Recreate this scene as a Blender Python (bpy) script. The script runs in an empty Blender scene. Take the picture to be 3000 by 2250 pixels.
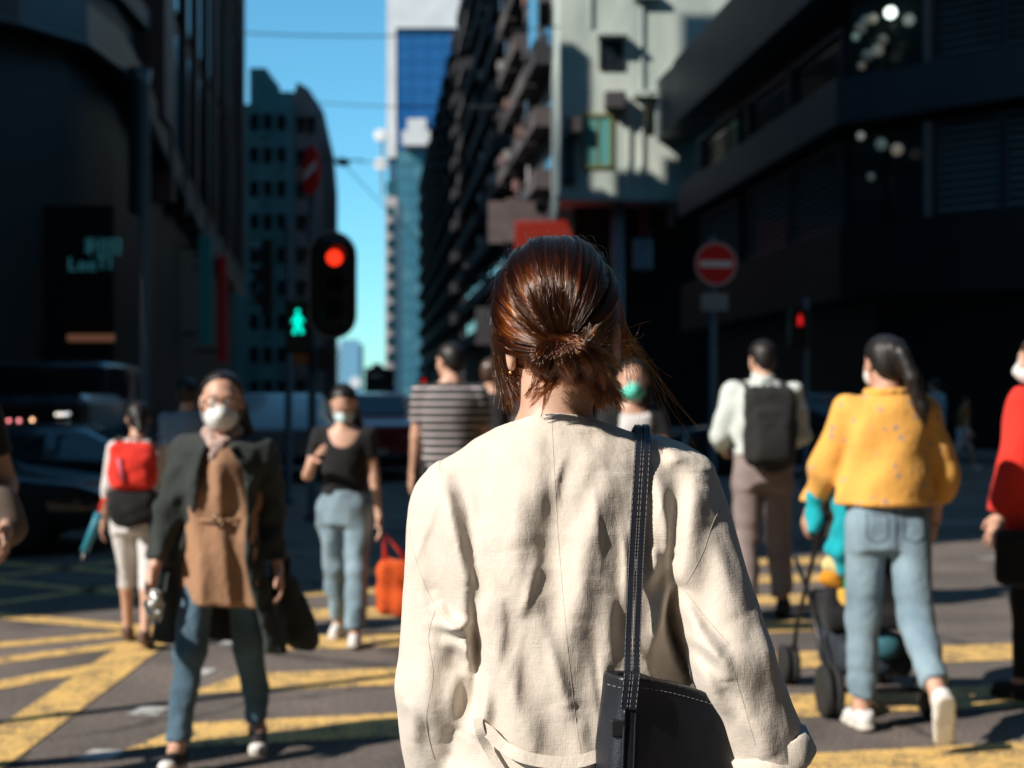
import bpy, math, random
import numpy as np
from mathutils import Vector, Matrix
from mathutils.bvhtree import BVHTree

# ------------------------------------------------------------------ camera, sky, sun, exposure
sc = bpy.context.scene
COL = sc.collection
R = math.radians
random.seed(7)
RNG = np.random.default_rng(7)

CAM_H = 1.38
FPX = 4167.0          # focal length in pixels of the 3000 px wide photograph (50 mm on full frame)
HORIZON = 1165.0

cam_data = bpy.data.cameras.new("camera")
cam_data.lens = 50.0
cam_data.sensor_width = 36.0
cam_data.shift_y = 40.0 / 3000.0
cam_data.clip_start = 0.05
cam_data.clip_end = 3000.0
cam_data.dof.use_dof = True
cam_data.dof.focus_distance = 1.88
cam_data.dof.aperture_fstop = 4.3
cam_data.dof.aperture_blades = 0
cam = bpy.data.objects.new("camera", cam_data)
cam.location = (0, 0, CAM_H)
cam.rotation_euler = (R(90), 0, 0)
COL.objects.link(cam)
sc.camera = cam

SUN_EL = 35.0
SUN_XY = Vector((-0.845, -0.535))        # towards the sun, on the ground plan
world = bpy.data.worlds.new("World")
sc.world = world
world.use_nodes = True
wn = world.node_tree
bg = wn.nodes["Background"]
sky = wn.nodes.new("ShaderNodeTexSky")
sky.sky_type = 'NISHITA'
sky.sun_disc = False
sky.sun_elevation = R(SUN_EL)
sky.sun_rotation = math.atan2(SUN_XY.x, SUN_XY.y)
sky.air_density = 1.0
sky.dust_density = 0.15
sky.ozone_density = 3.5
hs = wn.nodes.new("ShaderNodeHueSaturation")
hs.inputs["Hue"].default_value = 0.492
hs.inputs["Saturation"].default_value = 0.95
wn.links.new(sky.outputs[0], hs.inputs["Color"])
tint = wn.nodes.new("ShaderNodeMix"); tint.data_type = 'RGBA'; tint.blend_type = 'MULTIPLY'; tint.inputs[0].default_value = 1.0
tint.inputs[7].default_value = (0.54, 1.04, 1.14, 1)
wn.links.new(hs.outputs[0], tint.inputs[6]); wn.links.new(tint.outputs[2], bg.inputs[0])
bg.inputs[1].default_value = 0.11

sun_data = bpy.data.lights.new("sun", 'SUN')
sun_data.energy = 5.0
sun_data.angle = R(0.53)
sun_data.color = (1.0, 0.92, 0.83)
sun = bpy.data.objects.new("sun", sun_data)
COL.objects.link(sun)
d_to = Vector((SUN_XY.x * math.cos(R(SUN_EL)), SUN_XY.y * math.cos(R(SUN_EL)), math.sin(R(SUN_EL))))
sun.rotation_euler = d_to.to_track_quat('Z', 'Y').to_euler()
sun.location = d_to * 50

vs = sc.view_settings
vs.view_transform = 'Standard'
vs.look = 'None'
vs.gamma = 1.0
vs.use_curve_mapping = False
vs.exposure = 0.45
sc.cycles.max_bounces = 6
sc.cycles.use_denoising = True

# ------------------------------------------------------------------ materials
MATS = {}
def mat(name, col, rough=0.7, var=0.0, scale=20.0, bump=0.0, bscale=None, metal=0.0, spec=0.5, emit=None, estr=0.0,
        sheen=0.0, coat=0.0, sss=0.0, stretch=(1, 1, 1), col2=None, detail=6.0):
    """Principled material; var mixes towards col2 (or a darker tone) by object-space noise, bump adds fine relief."""
    if name in MATS: return MATS[name]
    m = bpy.data.materials.new(name); m.use_nodes = True
    nt = m.node_tree; b = nt.nodes["Principled BSDF"]
    b.inputs["Base Color"].default_value = (*col, 1)
    b.inputs["Roughness"].default_value = rough
    b.inputs["Metallic"].default_value = metal
    b.inputs["Specular IOR Level"].default_value = spec
    if sheen: b.inputs["Sheen Weight"].default_value = sheen
    if coat: b.inputs["Coat Weight"].default_value = coat
    if sss:
        b.inputs["Subsurface Weight"].default_value = sss
        b.inputs["Subsurface Radius"].default_value = (0.012, 0.004, 0.002)
        b.inputs["Subsurface Scale"].default_value = 1.0
    if emit:
        b.inputs["Emission Color"].default_value = (*emit, 1)
        b.inputs["Emission Strength"].default_value = estr
    if var or bump:
        tc = nt.nodes.new("ShaderNodeTexCoord")
        mp = nt.nodes.new("ShaderNodeMapping"); mp.inputs["Scale"].default_value = stretch
        nt.links.new(tc.outputs["Object"], mp.inputs[0])
    if var:
        n = nt.nodes.new("ShaderNodeTexNoise"); n.inputs["Scale"].default_value = scale; n.inputs["Detail"].default_value = detail
        nt.links.new(mp.outputs[0], n.inputs["Vector"])
        r = nt.nodes.new("ShaderNodeValToRGB")
        r.color_ramp.elements[0].position = 0.35; r.color_ramp.elements[1].position = 0.65
        c2 = col2 if col2 else tuple(c * (1 - var) for c in col)
        r.color_ramp.elements[0].color = (*c2, 1); r.color_ramp.elements[1].color = (*col, 1)
        nt.links.new(n.outputs["Fac"], r.inputs[0]); nt.links.new(r.outputs[0], b.inputs["Base Color"])
    if bump:
        n2 = nt.nodes.new("ShaderNodeTexNoise"); n2.inputs["Scale"].default_value = bscale or scale * 4; n2.inputs["Detail"].default_value = 4
        nt.links.new(mp.outputs[0], n2.inputs["Vector"])
        bp = nt.nodes.new("ShaderNodeBump"); bp.inputs["Strength"].default_value = bump; bp.inputs["Distance"].default_value = 0.01
        nt.links.new(n2.outputs["Fac"], bp.inputs["Height"]); nt.links.new(bp.outputs[0], b.inputs["Normal"])
    MATS[name] = m
    return m

def nodes_of(m): return m.node_tree.nodes, m.node_tree.links, m.node_tree.nodes["Principled BSDF"]

# ------------------------------------------------------------------ objects
def link(name, me, parent=None, m=None):
    o = bpy.data.objects.new(name, me); COL.objects.link(o)
    if m is not None and hasattr(me, "materials") and not me.materials: me.materials.append(m)
    if parent is not None: o.parent = parent
    return o

def tag(o, label=None, cat=None, group=None, kind=None):
    if label: o["label"] = label
    if cat: o["category"] = cat
    if group: o["group"] = group
    if kind: o["kind"] = kind
    return o

def thing(name, label, cat, loc=(0, 0, 0), rotz=0.0, group=None):
    o = bpy.data.objects.new(name, None); COL.objects.link(o)
    o.location = loc; o.rotation_euler = (0, 0, rotz); o.empty_display_size = 0.2
    return tag(o, label, cat, group)

def mesh(name, V, F, smooth=False):
    me = bpy.data.meshes.new(name)
    me.from_pydata([tuple(map(float, v)) for v in V], [], [tuple(map(int, f)) for f in F]); me.update()
    if smooth: me.polygons.foreach_set("use_smooth", [True] * len(me.polygons))
    return me

class MB:
    """Collects boxes, prisms, tubes and lathes, then links them as one mesh object."""
    def __init__(s): s.V = []; s.F = []
    def add(s, V, F):
        n = len(s.V); s.V += [tuple(v) for v in V]; s.F += [tuple(i + n for i in f) for f in F]; return s
    def box(s, lo, hi, M=None):
        x0, y0, z0 = lo; x1, y1, z1 = hi
        V = [(x0, y0, z0), (x1, y0, z0), (x1, y1, z0), (x0, y1, z0), (x0, y0, z1), (x1, y0, z1), (x1, y1, z1), (x0, y1, z1)]
        if M is not None: V = [M @ Vector(v) for v in V]
        return s.add(V, [(0, 3, 2, 1), (4, 5, 6, 7), (0, 1, 5, 4), (1, 2, 6, 5), (2, 3, 7, 6), (3, 0, 4, 7)])
    def rbox(s, lo, hi, b, M=None):
        """box with chamfered edges"""
        lo = Vector(lo); hi = Vector(hi); V = []; F = []
        c = (lo + hi) / 2; h = (hi - lo) / 2; idx = {}
        for sx in (-1, 1):
            for sy in (-1, 1):
                for sz in (-1, 1):
                    for ax in range(3):
                        p = Vector((sx * h.x, sy * h.y, sz * h.z)); q = [p.x, p.y, p.z]; sg = (sx, sy, sz)
                        for k in range(3):
                            if k != ax: q[k] -= sg[k] * b
                        idx[(sx, sy, sz, ax)] = len(V); V.append(Vector(q) + c)
        for ax in range(3):
            u, v = [(1, 2), (2, 0), (0, 1)][ax]
            for sg in (-1, 1):
                f = []
                for a, bb in ((-1, -1), (1, -1), (1, 1), (-1, 1)):
                    t = [0, 0, 0]; t[ax] = sg; t[u] = a; t[v] = bb; f.append(idx[(*t, ax)])
                F.append(f if sg > 0 else f[::-1])
            for a in (-1, 1):
                for bb in (-1, 1):
                    f = []
                    for e, q in ((-1, u), (-1, v), (1, v), (1, u)):
                        t = [0, 0, 0]; t[ax] = e; t[u] = a; t[v] = bb; f.append(idx[(*t, q)])
                    F.append(f)
        for sx in (-1, 1):
            for sy in (-1, 1):
                for sz in (-1, 1): F.append([idx[(sx, sy, sz, k)] for k in range(3)])
        if M is not None: V = [M @ v for v in V]
        return s.add(V, F)
    def prism(s, poly, z0, z1):
        n = len(poly); V = [(x, y, z0) for x, y in poly] + [(x, y, z1) for x, y in poly]
        F = [tuple(range(n))[::-1], tuple(range(n, 2 * n))] + [(i, (i + 1) % n, n + (i + 1) % n, n + i) for i in range(n)]
        return s.add(V, F)
    def prism_y(s, poly, y0, y1, M=None):
        """polygon in x,z pushed along y"""
        n = len(poly); V = [Vector((x, y0, z)) for x, z in poly] + [Vector((x, y1, z)) for x, z in poly]
        if M is not None: V = [M @ v for v in V]
        F = [tuple(range(n)), tuple(range(n, 2 * n))[::-1]] + [(i, n + i, n + (i + 1) % n, (i + 1) % n) for i in range(n)]
        return s.add(V, F)
    def tube(s, pts, r, n=8, cap=True, flat=None):
        """swept tube; r a number or a list; flat = (wide axis vector, ratio) makes a ribbon-like section"""
        pts = [Vector(p) for p in pts]; m = len(pts); rs = r if isinstance(r, (list, tuple)) else [r] * m
        V = []; F = []; ref = None
        for i, p in enumerate(pts):
            t = (pts[min(i + 1, m - 1)] - pts[max(i - 1, 0)]).normalized()
            if flat is not None: a = Vector(flat[0])
            else: a = ref if ref is not None else (Vector((0, 0, 1)) if abs(t.z) < 0.9 else Vector((1, 0, 0)))
            a = (a - t * a.dot(t)).normalized(); ref = a; b = t.cross(a)
            k = flat[1] if flat else 1.0
            for j in range(n):
                th = 2 * math.pi * j / n
                V.append(p + a * (rs[i] * math.cos(th)) + b * (rs[i] * k * math.sin(th)))
        for i in range(m - 1):
            for j in range(n):
                F.append((i * n + j, i * n + (j + 1) % n, (i + 1) * n + (j + 1) % n, (i + 1) * n + j))
        if cap: F.append(tuple(range(n))[::-1]); F.append(tuple(range((m - 1) * n, m * n)))
        return s.add(V, F)
    def lathe(s, prof, M=None, n=20):
        """profile of (r, z) turned round z"""
        V = []; F = []; m = len(prof)
        for r, z in prof:
            for j in range(n):
                th = 2 * math.pi * j / n; V.append(Vector((r * math.cos(th), r * math.sin(th), z)))
        if M is not None: V = [M @ v for v in V]
        for i in range(m - 1):
            for j in range(n): F.append((i * n + j, i * n + (j + 1) % n, (i + 1) * n + (j + 1) % n, (i + 1) * n + j))
        F.append(tuple(range(n))[::-1]); F.append(tuple(range((m - 1) * n, m * n)))
        return s.add(V, F)
    def build(s, name, m, parent=None, smooth=False, off=None):
        V = s.V
        if off is not None: V = [(v[0] - off[0], v[1] - off[1], v[2] - off[2]) for v in V]
        return link(name, mesh(name, V, s.F, smooth), parent, m)

def X4(loc, rz=0.0, rx=0.0, ry=0.0):
    return Matrix.Translation(loc) @ Matrix.Rotation(rz, 4, 'Z') @ Matrix.Rotation(ry, 4, 'Y') @ Matrix.Rotation(rx, 4, 'X')

def at(px, py, d):
    """point of the place seen at photo pixel px, py and standing d metres in front of the camera"""
    return Vector(((px - 1500.0) * d / FPX, d, CAM_H + (HORIZON - py) * d / FPX))

def gx(px, d): return (px - 1500.0) * d / FPX

def text_mesh(body, size, depth):
    cu = bpy.data.curves.new("lettering", 'FONT'); cu.body = body; cu.size = size; cu.extrude = depth
    cu.align_x = 'CENTER'; cu.align_y = 'CENTER'; cu.resolution_u = 3
    o = bpy.data.objects.new("lettering", cu); COL.objects.link(o)
    dg = bpy.context.evaluated_depsgraph_get(); dg.update()
    me = bpy.data.meshes.new_from_object(o.evaluated_get(dg)); bpy.data.objects.remove(o); bpy.data.curves.remove(cu)
    me.materials.clear()
    return me

# ------------------------------------------------------------------ implicit surfaces -> mesh (for people, cloth, hair)
F32 = np.float32
def _v(a): return np.array(a, F32)

def cone(a, b, ra, rb):
    a = _v(a); b = _v(b); ba = b - a; L2 = float(ba @ ba) + 1e-9
    def f(X, Y, Z):
        px, py, pz = X - a[0], Y - a[1], Z - a[2]
        t = np.clip((px * ba[0] + py * ba[1] + pz * ba[2]) / L2, 0, 1)
        dx, dy, dz = px - t * ba[0], py - t * ba[1], pz - t * ba[2]
        return np.sqrt(dx * dx + dy * dy + dz * dz) - (ra + (rb - ra) * t)
    r = max(ra, rb)
    return f, np.minimum(a, b) - r, np.maximum(a, b) + r

def ell(c, r, rot=None):
    c = _v(c); r = _v(r); Mi = None if rot is None else np.array(rot.to_3x3().transposed(), F32)
    def f(X, Y, Z):
        px, py, pz = X - c[0], Y - c[1], Z - c[2]
        if Mi is not None:
            px, py, pz = (Mi[0, 0] * px + Mi[0, 1] * py + Mi[0, 2] * pz, Mi[1, 0] * px + Mi[1, 1] * py + Mi[1, 2] * pz,
                          Mi[2, 0] * px + Mi[2, 1] * py + Mi[2, 2] * pz)
        k0 = np.sqrt((px / r[0]) ** 2 + (py / r[1]) ** 2 + (pz / r[2]) ** 2)
        k1 = np.sqrt((px / r[0] ** 2) ** 2 + (py / r[1] ** 2) ** 2 + (pz / r[2] ** 2) ** 2) + 1e-6
        return k0 * (k0 - 1) / k1
    R_ = float(r.max()) if rot is not None else r
    return f, c - R_, c + R_

def rbx(c, h, rad, rot=None):
    c = _v(c); h = _v(h) - rad; Mi = None if rot is None else np.array(rot.to_3x3().transposed(), F32)
    def f(X, Y, Z):
        px, py, pz = X - c[0], Y - c[1], Z - c[2]
        if Mi is not None:
            px, py, pz = (Mi[0, 0] * px + Mi[0, 1] * py + Mi[0, 2] * pz, Mi[1, 0] * px + Mi[1, 1] * py + Mi[1, 2] * pz,
                          Mi[2, 0] * px + Mi[2, 1] * py + Mi[2, 2] * pz)
        qx, qy, qz = np.abs(px) - h[0], np.abs(py) - h[1], np.abs(pz) - h[2]
        o = np.sqrt(np.maximum(qx, 0) ** 2 + np.maximum(qy, 0) ** 2 + np.maximum(qz, 0) ** 2)
        return o + np.minimum(np.maximum(qx, np.maximum(qy, qz)), 0) - rad
    H = (h + rad) if rot is None else float(np.linalg.norm(h + rad))
    return f, c - H, c + H

def loft(rows):
    """upright body of elliptical sections: rows of (z, cx, cy, half width, half depth), rising z"""
    A = np.array(rows, F32); z = A[:, 0]
    def f(X, Y, Z):
        q = [np.interp(Z, z, A[:, k]).astype(F32) for k in range(1, 5)]
        k = np.sqrt(((X - q[0]) / q[2]) ** 2 + ((Y - q[1]) / q[3]) ** 2)
        d = (k - 1) * np.minimum(q[2], q[3]) * 0.9
        return np.maximum(d, np.maximum(z[0] - Z, Z - z[-1]))
    m = np.maximum(A[:, 3], A[:, 4]).max()
    return f, _v([(A[:, 1] - A[:, 3]).min(), (A[:, 2] - A[:, 4]).min(), z[0]]), _v([(A[:, 1] + A[:, 3]).max(), (A[:, 2] + A[:, 4]).max(), z[-1]])

def capped(prim, p, n):
    hp = half(p, n)
    return (lambda X, Y, Z: np.maximum(prim[0](X, Y, Z), hp(X, Y, Z))), prim[1], prim[2]

def half(p, n):
    """half space on the side n points to is cut away"""
    p = _v(p); n = _v(n) / np.linalg.norm(n)
    return lambda X, Y, Z: (X - p[0]) * n[0] + (Y - p[1]) * n[1] + (Z - p[2]) * n[2]

def wob(seed, freq, n=7, st=(1, 1, 1)):
    """smooth pseudo-noise about -1..1"""
    g = np.random.default_rng(seed); K = g.normal(size=(n, 3)); K /= np.linalg.norm(K, axis=1)[:, None]
    K *= freq * g.uniform(0.6, 1.6, n)[:, None] * np.array(st); ph = g.uniform(0, 6.28, n)
    def f(X, Y, Z):
        s = 0
        for k, p in zip(K.astype(F32), ph.astype(F32)): s = s + np.sin(k[0] * X + k[1] * Y + k[2] * Z + p)
        return s / (n ** 0.5)
    return f

def smin(a, b, k):
    h = np.clip(0.5 + 0.5 * (b - a) / k, 0, 1); return b + (a - b) * h - k * h * (1 - h)

class SDF:
    def __init__(s): s.ops = []
    def add(s, prim, k=0.01): s.ops.append(("add", prim, k)); return s
    def sub(s, prim, k=0.004): s.ops.append(("sub", prim, k)); return s
    def cut(s, fn, k=0.003): s.ops.append(("cut", fn, k)); return s
    def disp(s, fn): s.ops.append(("disp", fn, 0)); return s
    def grid(s, h):
        lo = np.min([p[1] for o, p, k in s.ops if o == "add"], axis=0) - 3.5 * h - 0.012
        hi = np.max([p[2] for o, p, k in s.ops if o == "add"], axis=0) + 3.5 * h + 0.012
        n = np.ceil((hi - lo) / h).astype(int) + 1
        ax = [(lo[i] + h * np.arange(n[i])).astype(F32) for i in range(3)]
        D = np.full(n, 0.3, F32); X, Y, Z = ax[0][:, None, None], ax[1][None, :, None], ax[2][None, None, :]
        for o, p, k in s.ops:
            if o in ("add", "sub"):
                m = max(k, 0.0) * 1.2 + 3 * h
                sl = tuple(slice(max(0, int((p[1][i] - m - lo[i]) / h)), min(n[i], int((p[2][i] + m - lo[i]) / h) + 2)) for i in range(3))
                if any(q.stop <= q.start for q in sl): continue
                d = p[0](X[sl[0]], Y[:, sl[1]], Z[:, :, sl[2]])
                if o == "add": D[sl] = smin(D[sl], d, k)
                else: D[sl] = -smin(-D[sl], d, k)
            elif o == "cut": D = -smin(-D, -(p(X, Y, Z) + np.zeros_like(D)), k)
            else: D = D + p(X, Y, Z)
        return D.astype(F32), lo, h
    def mesh(s, h, relax=1):
        return nets(*s.grid(h), relax=relax)

def nets(D, lo, h, relax=1):
    """naive surface nets"""
    D = np.pad(D, 1, constant_values=0.1); lo = lo - h
    ins = D < 0; nx, ny, nz = D.shape
    c = np.zeros((nx - 1, ny - 1, nz - 1), np.uint8)
    for i in (0, 1):
        for j in (0, 1):
            for k in (0, 1): c += ins[i:nx - 1 + i, j:ny - 1 + j, k:nz - 1 + k]
    act = np.argwhere((c > 0) & (c < 8))
    if not len(act): return np.zeros((0, 3)), np.zeros((0, 4), int)
    ID = np.full(c.shape, -1, np.int64); ID[tuple(act.T)] = np.arange(len(act))
    P = np.zeros((len(act), 3)); N = np.zeros(len(act))
    cor = [np.array((i, j, k)) for i in (0, 1) for j in (0, 1) for k in (0, 1)]
    val = {tuple(q): D[tuple((act + q).T)] for q in cor}
    for a in cor:
        for axn in range(3):
            if a[axn]: continue
            b = a.copy(); b[axn] = 1
            va, vb = val[tuple(a)], val[tuple(b)]; m = (va < 0) != (vb < 0)
            t = np.where(m, va / np.where(m, va - vb, 1), 0)
            p = a[None, :] + t[:, None] * (b - a)[None, :]
            P[m] += p[m]; N[m] += 1
    V = (act + P / N[:, None]) * h + lo
    Fs = []
    for axn in range(3):
        sl0 = [slice(1, -1)] * 3; sl1 = [slice(1, -1)] * 3; sl0[axn] = slice(0, -1); sl1[axn] = slice(1, None)
        A, B = ins[tuple(sl0)], ins[tuple(sl1)]
        e = np.argwhere(A != B)
        if not len(e): continue
        flip = A[tuple(e.T)]
        u, v = [(1, 2), (2, 0), (0, 1)][axn]
        base = e.copy()
        for q in range(3):
            if q != axn: base[:, q] += 1
        def cid(du, dv):
            w = base.copy(); w[:, u] -= du; w[:, v] -= dv; return ID[tuple(w.T)]
        q = np.stack([cid(0, 0), cid(1, 0), cid(1, 1), cid(0, 1)], 1)
        q[~flip] = q[~flip][:, ::-1]
        Fs.append(q)
    Fq = np.concatenate(Fs)
    Fq = Fq[(Fq >= 0).all(1)]
    for _ in range(relax):
        S = np.zeros_like(V); C = np.zeros(len(V))
        for i in range(4):
            a, b = Fq[:, i], Fq[:, (i + 1) % 4]
            np.add.at(S, a, V[b]); np.add.at(C, a, 1); np.add.at(S, b, V[a]); np.add.at(C, b, 1)
        V = V * 0.5 + 0.5 * S / np.maximum(C, 1)[:, None]
    return V, Fq

def np_mesh(name, parts):
    """one mesh out of several (V, F) arrays, smooth shaded"""
    V = []; F = []; n = 0
    for v, f in parts:
        if len(v) == 0: continue
        V.append(np.asarray(v, float)); F.append(np.asarray(f) + n); n += len(v)
    V = np.concatenate(V); F = np.concatenate(F)
    me = bpy.data.meshes.new(name)
    me.vertices.add(len(V)); me.vertices.foreach_set("co", V.astype(F32).ravel())
    me.loops.add(F.size); me.loops.foreach_set("vertex_index", F.astype(np.int32).ravel())
    me.polygons.add(len(F)); me.polygons.foreach_set("loop_start", np.arange(0, F.size, 4, dtype=np.int32))
    me.polygons.foreach_set("use_smooth", np.ones(len(F), bool))
    me.update(calc_edges=True); me.validate()
    return me

def xf(V, M):
    A = np.array(M); return np.asarray(V) @ A[:3, :3].T + A[:3, 3]
# ------------------------------------------------------------------ road, markings, pavements
M_asphalt = mat("asphalt", (0.075, 0.068, 0.064), 0.85, var=0.35, scale=1.4, bump=0.0)
def _asphalt():
    N, L, b = nodes_of(M_asphalt)
    tc = N.new("ShaderNodeTexCoord")
    big = N.new("ShaderNodeTexNoise"); big.inputs["Scale"].default_value = 0.8; big.inputs["Detail"].default_value = 5
    fine = N.new("ShaderNodeTexVoronoi"); fine.inputs["Scale"].default_value = 95
    fine2 = N.new("ShaderNodeTexNoise"); fine2.inputs["Scale"].default_value = 60; fine2.inputs["Detail"].default_value = 3
    for n in (big, fine, fine2): L.new(tc.outputs["Object"], n.inputs["Vector"])
    r1 = N.new("ShaderNodeValToRGB")
    r1.color_ramp.elements[0].position = 0.3; r1.color_ramp.elements[0].color = (0.095, 0.085, 0.080, 1)
    r1.color_ramp.elements[1].position = 0.7; r1.color_ramp.elements[1].color = (0.195, 0.170, 0.153, 1)
    L.new(big.outputs["Fac"], r1.inputs[0])
    r2 = N.new("ShaderNodeValToRGB")
    r2.color_ramp.elements[0].position = 0.35; r2.color_ramp.elements[0].color = (0.55, 0.55, 0.55, 1)
    r2.color_ramp.elements[1].position = 0.75; r2.color_ramp.elements[1].color = (1.7, 1.6, 1.5, 1)
    L.new(fine2.outputs["Fac"], r2.inputs[0])
    mx = N.new("ShaderNodeMix"); mx.data_type = 'RGBA'; mx.blend_type = 'MULTIPLY'; mx.inputs[0].default_value = 1.0
    L.new(r1.outputs[0], mx.inputs[6]); L.new(r2.outputs[0], mx.inputs[7])
    r3 = N.new("ShaderNodeValToRGB")
    r3.color_ramp.elements[0].position = 0.0; r3.color_ramp.elements[0].color = (0.75, 0.75, 0.75, 1)
    r3.color_ramp.elements[1].position = 1.0; r3.color_ramp.elements[1].color = (1.35, 1.3, 1.25, 1)
    L.new(fine.outputs["Color"], r3.inputs[0])
    mx2 = N.new("ShaderNodeMix"); mx2.data_type = 'RGBA'; mx2.blend_type = 'MULTIPLY'; mx2.inputs[0].default_value = 1.0
    L.new(mx.outputs[2], mx2.inputs[6]); L.new(r3.outputs[0], mx2.inputs[7])
    L.new(mx2.outputs[2], b.inputs["Base Color"])
    # oil stains, tyre-polished lanes and old patches
    st = N.new("ShaderNodeTexNoise"); st.inputs["Scale"].default_value = 0.55; st.inputs["Detail"].default_value = 9; st.inputs["Roughness"].default_value = 0.65; L.new(tc.outputs["Object"], st.inputs["Vector"])
    r4 = N.new("ShaderNodeValToRGB"); r4.color_ramp.elements[0].position = 0.36; r4.color_ramp.elements[0].color = (0.62, 0.62, 0.64, 1); r4.color_ramp.elements[1].position = 0.50; r4.color_ramp.elements[1].color = (1, 1, 1, 1)
    L.new(st.outputs["Fac"], r4.inputs[0])
    cr = N.new("ShaderNodeTexVoronoi"); cr.feature = 'DISTANCE_TO_EDGE'; cr.inputs["Scale"].default_value = 0.42; L.new(tc.outputs["Object"], cr.inputs["Vector"])
    wn_ = N.new("ShaderNodeTexNoise"); wn_.inputs["Scale"].default_value = 3.0; wn_.inputs["Detail"].default_value = 6; L.new(tc.outputs["Object"], wn_.inputs["Vector"])
    va = N.new("ShaderNodeVectorMath"); va.operation = 'MULTIPLY_ADD'; va.inputs[1].default_value = (0.5, 0.5, 0.0); L.new(wn_.outputs["Color"], va.inputs[0]); L.new(tc.outputs["Object"], va.inputs[2]); L.new(va.outputs[0], cr.inputs["Vector"])
    r5 = N.new("ShaderNodeValToRGB"); r5.color_ramp.elements[0].position = 0.004; r5.color_ramp.elements[0].color = (0.35, 0.35, 0.35, 1); r5.color_ramp.elements[1].position = 0.014; r5.color_ramp.elements[1].color = (1, 1, 1, 1); L.new(cr.outputs["Distance"], r5.inputs[0])
    m3 = N.new("ShaderNodeMix"); m3.data_type = 'RGBA'; m3.blend_type = 'MULTIPLY'; m3.inputs[0].default_value = 1.0; L.new(mx2.outputs[2], m3.inputs[6]); L.new(r4.outputs[0], m3.inputs[7])
    m4 = N.new("ShaderNodeMix"); m4.data_type = 'RGBA'; m4.blend_type = 'MULTIPLY'; m4.inputs[0].default_value = 0.8; L.new(m3.outputs[2], m4.inputs[6]); L.new(r5.outputs[0], m4.inputs[7])
    L.new(m4.outputs[2], b.inputs["Base Color"])
    bp = N.new("ShaderNodeBump"); bp.inputs["Strength"].default_value = 0.6; bp.inputs["Distance"].default_value = 0.006
    L.new(fine.outputs["Distance"], bp.inputs["Height"]); L.new(bp.outputs[0], b.inputs["Normal"])
_asphalt()

def worn_paint(name, col):
    m = mat(name, col, 0.7)
    N, L, b = nodes_of(m)
    tc = N.new("ShaderNodeTexCoord")
    n = N.new("ShaderNodeTexNoise"); n.inputs["Scale"].default_value = 7; n.inputs["Detail"].default_value = 12; n.inputs["Roughness"].default_value = 0.72
    n2 = N.new("ShaderNodeTexNoise"); n2.inputs["Scale"].default_value = 75; n2.inputs["Detail"].default_value = 3
    L.new(tc.outputs["Object"], n.inputs["Vector"]); L.new(tc.outputs["Object"], n2.inputs["Vector"])
    ad = N.new("ShaderNodeMath"); ad.operation = 'ADD'; L.new(n.outputs["Fac"], ad.inputs[0]); L.new(n2.outputs["Fac"], ad.inputs[1])
    r = N.new("ShaderNodeValToRGB")
    r.color_ramp.elements[0].position = 0.84 / 2; r.color_ramp.elements[0].color = (0.09, 0.08, 0.07, 1)
    r.color_ramp.elements[1].position = 1.02 / 2; r.color_ramp.elements[1].color = (*col, 1)
    e = r.color_ramp.elements.new(0.62); e.color = (*[c * 1.12 for c in col], 1)
    h = N.new("ShaderNodeMath"); h.operation = 'MULTIPLY'; h.inputs[1].default_value = 0.5; L.new(ad.outputs[0], h.inputs[0])
    L.new(h.outputs[0], r.inputs[0]); L.new(r.outputs[0], b.inputs["Base Color"])
    return m
M_yellow = worn_paint("yellow_road_paint", (0.76, 0.48, 0.15))
M_white_paint = worn_paint("white_road_paint", (0.52, 0.52, 0.50))
M_pave = mat("paving", (0.16, 0.155, 0.15), 0.85, var=0.3, scale=2.0)
M_kerb = mat("kerb_stone", (0.24, 0.23, 0.22), 0.85, var=0.3, scale=4.0)

road = tag(link("road", mesh("road", [(-400, -60, 0), (400, -60, 0), (400, 1200, 0), (-400, 1200, 0)], [(0, 1, 2, 3)]), None, M_asphalt), kind="structure")

def flat_poly(name, pts, z, m):
    return link(name, mesh(name, [(x, y, z) for x, y in pts], [tuple(range(len(pts)))]), road, m)

def strip(name, a, b, w, z, m):
    a = Vector(a); b = Vector(b); n = (b - a).normalized(); n = Vector((-n.y, n.x)) * w / 2
    P = [a - n, b - n, b + n, a + n]
    if (P[1] - P[0]).cross(P[2] - P[1]) < 0: P = P[::-1]
    return flat_poly(name, [(p.x, p.y) for p in P], z, m)

# crossing stripes: skewed 12 degrees, one every 1.06 m
SK = 0.213
for k in range(-1, 6):
    Y0 = 5.97 + 1.06 * k if k < 2 else 5.97 + 1.075 * k
    Y0 += 0.13
    hw = 0.24
    xl, xr = -1.46, 2.55 + 0.25 * (k % 2)
    yl = lambda x: Y0 + SK * x
    flat_poly("crossing_stripe", [(xl - 0.06, yl(xl) - hw), (xr, yl(xr) - hw), (xr + 0.1, yl(xr) + hw), (xl + 0.12, yl(xl) + hw)], 0.004, M_yellow)
for x, y in ((-1.6, 6.25), (-1.59, 5.48), (-1.58, 7.15), (-1.57, 8.0), (2.95, 7.0), (2.98, 7.9), (2.93, 6.1), (-1.56, 8.9)):
    flat_poly("white_stud_mark", [(x - 0.075, y - 0.075), (x + 0.06, y - 0.085), (x + 0.085, y + 0.075), (x - 0.05, y + 0.085)], 0.004, M_white_paint)
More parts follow.
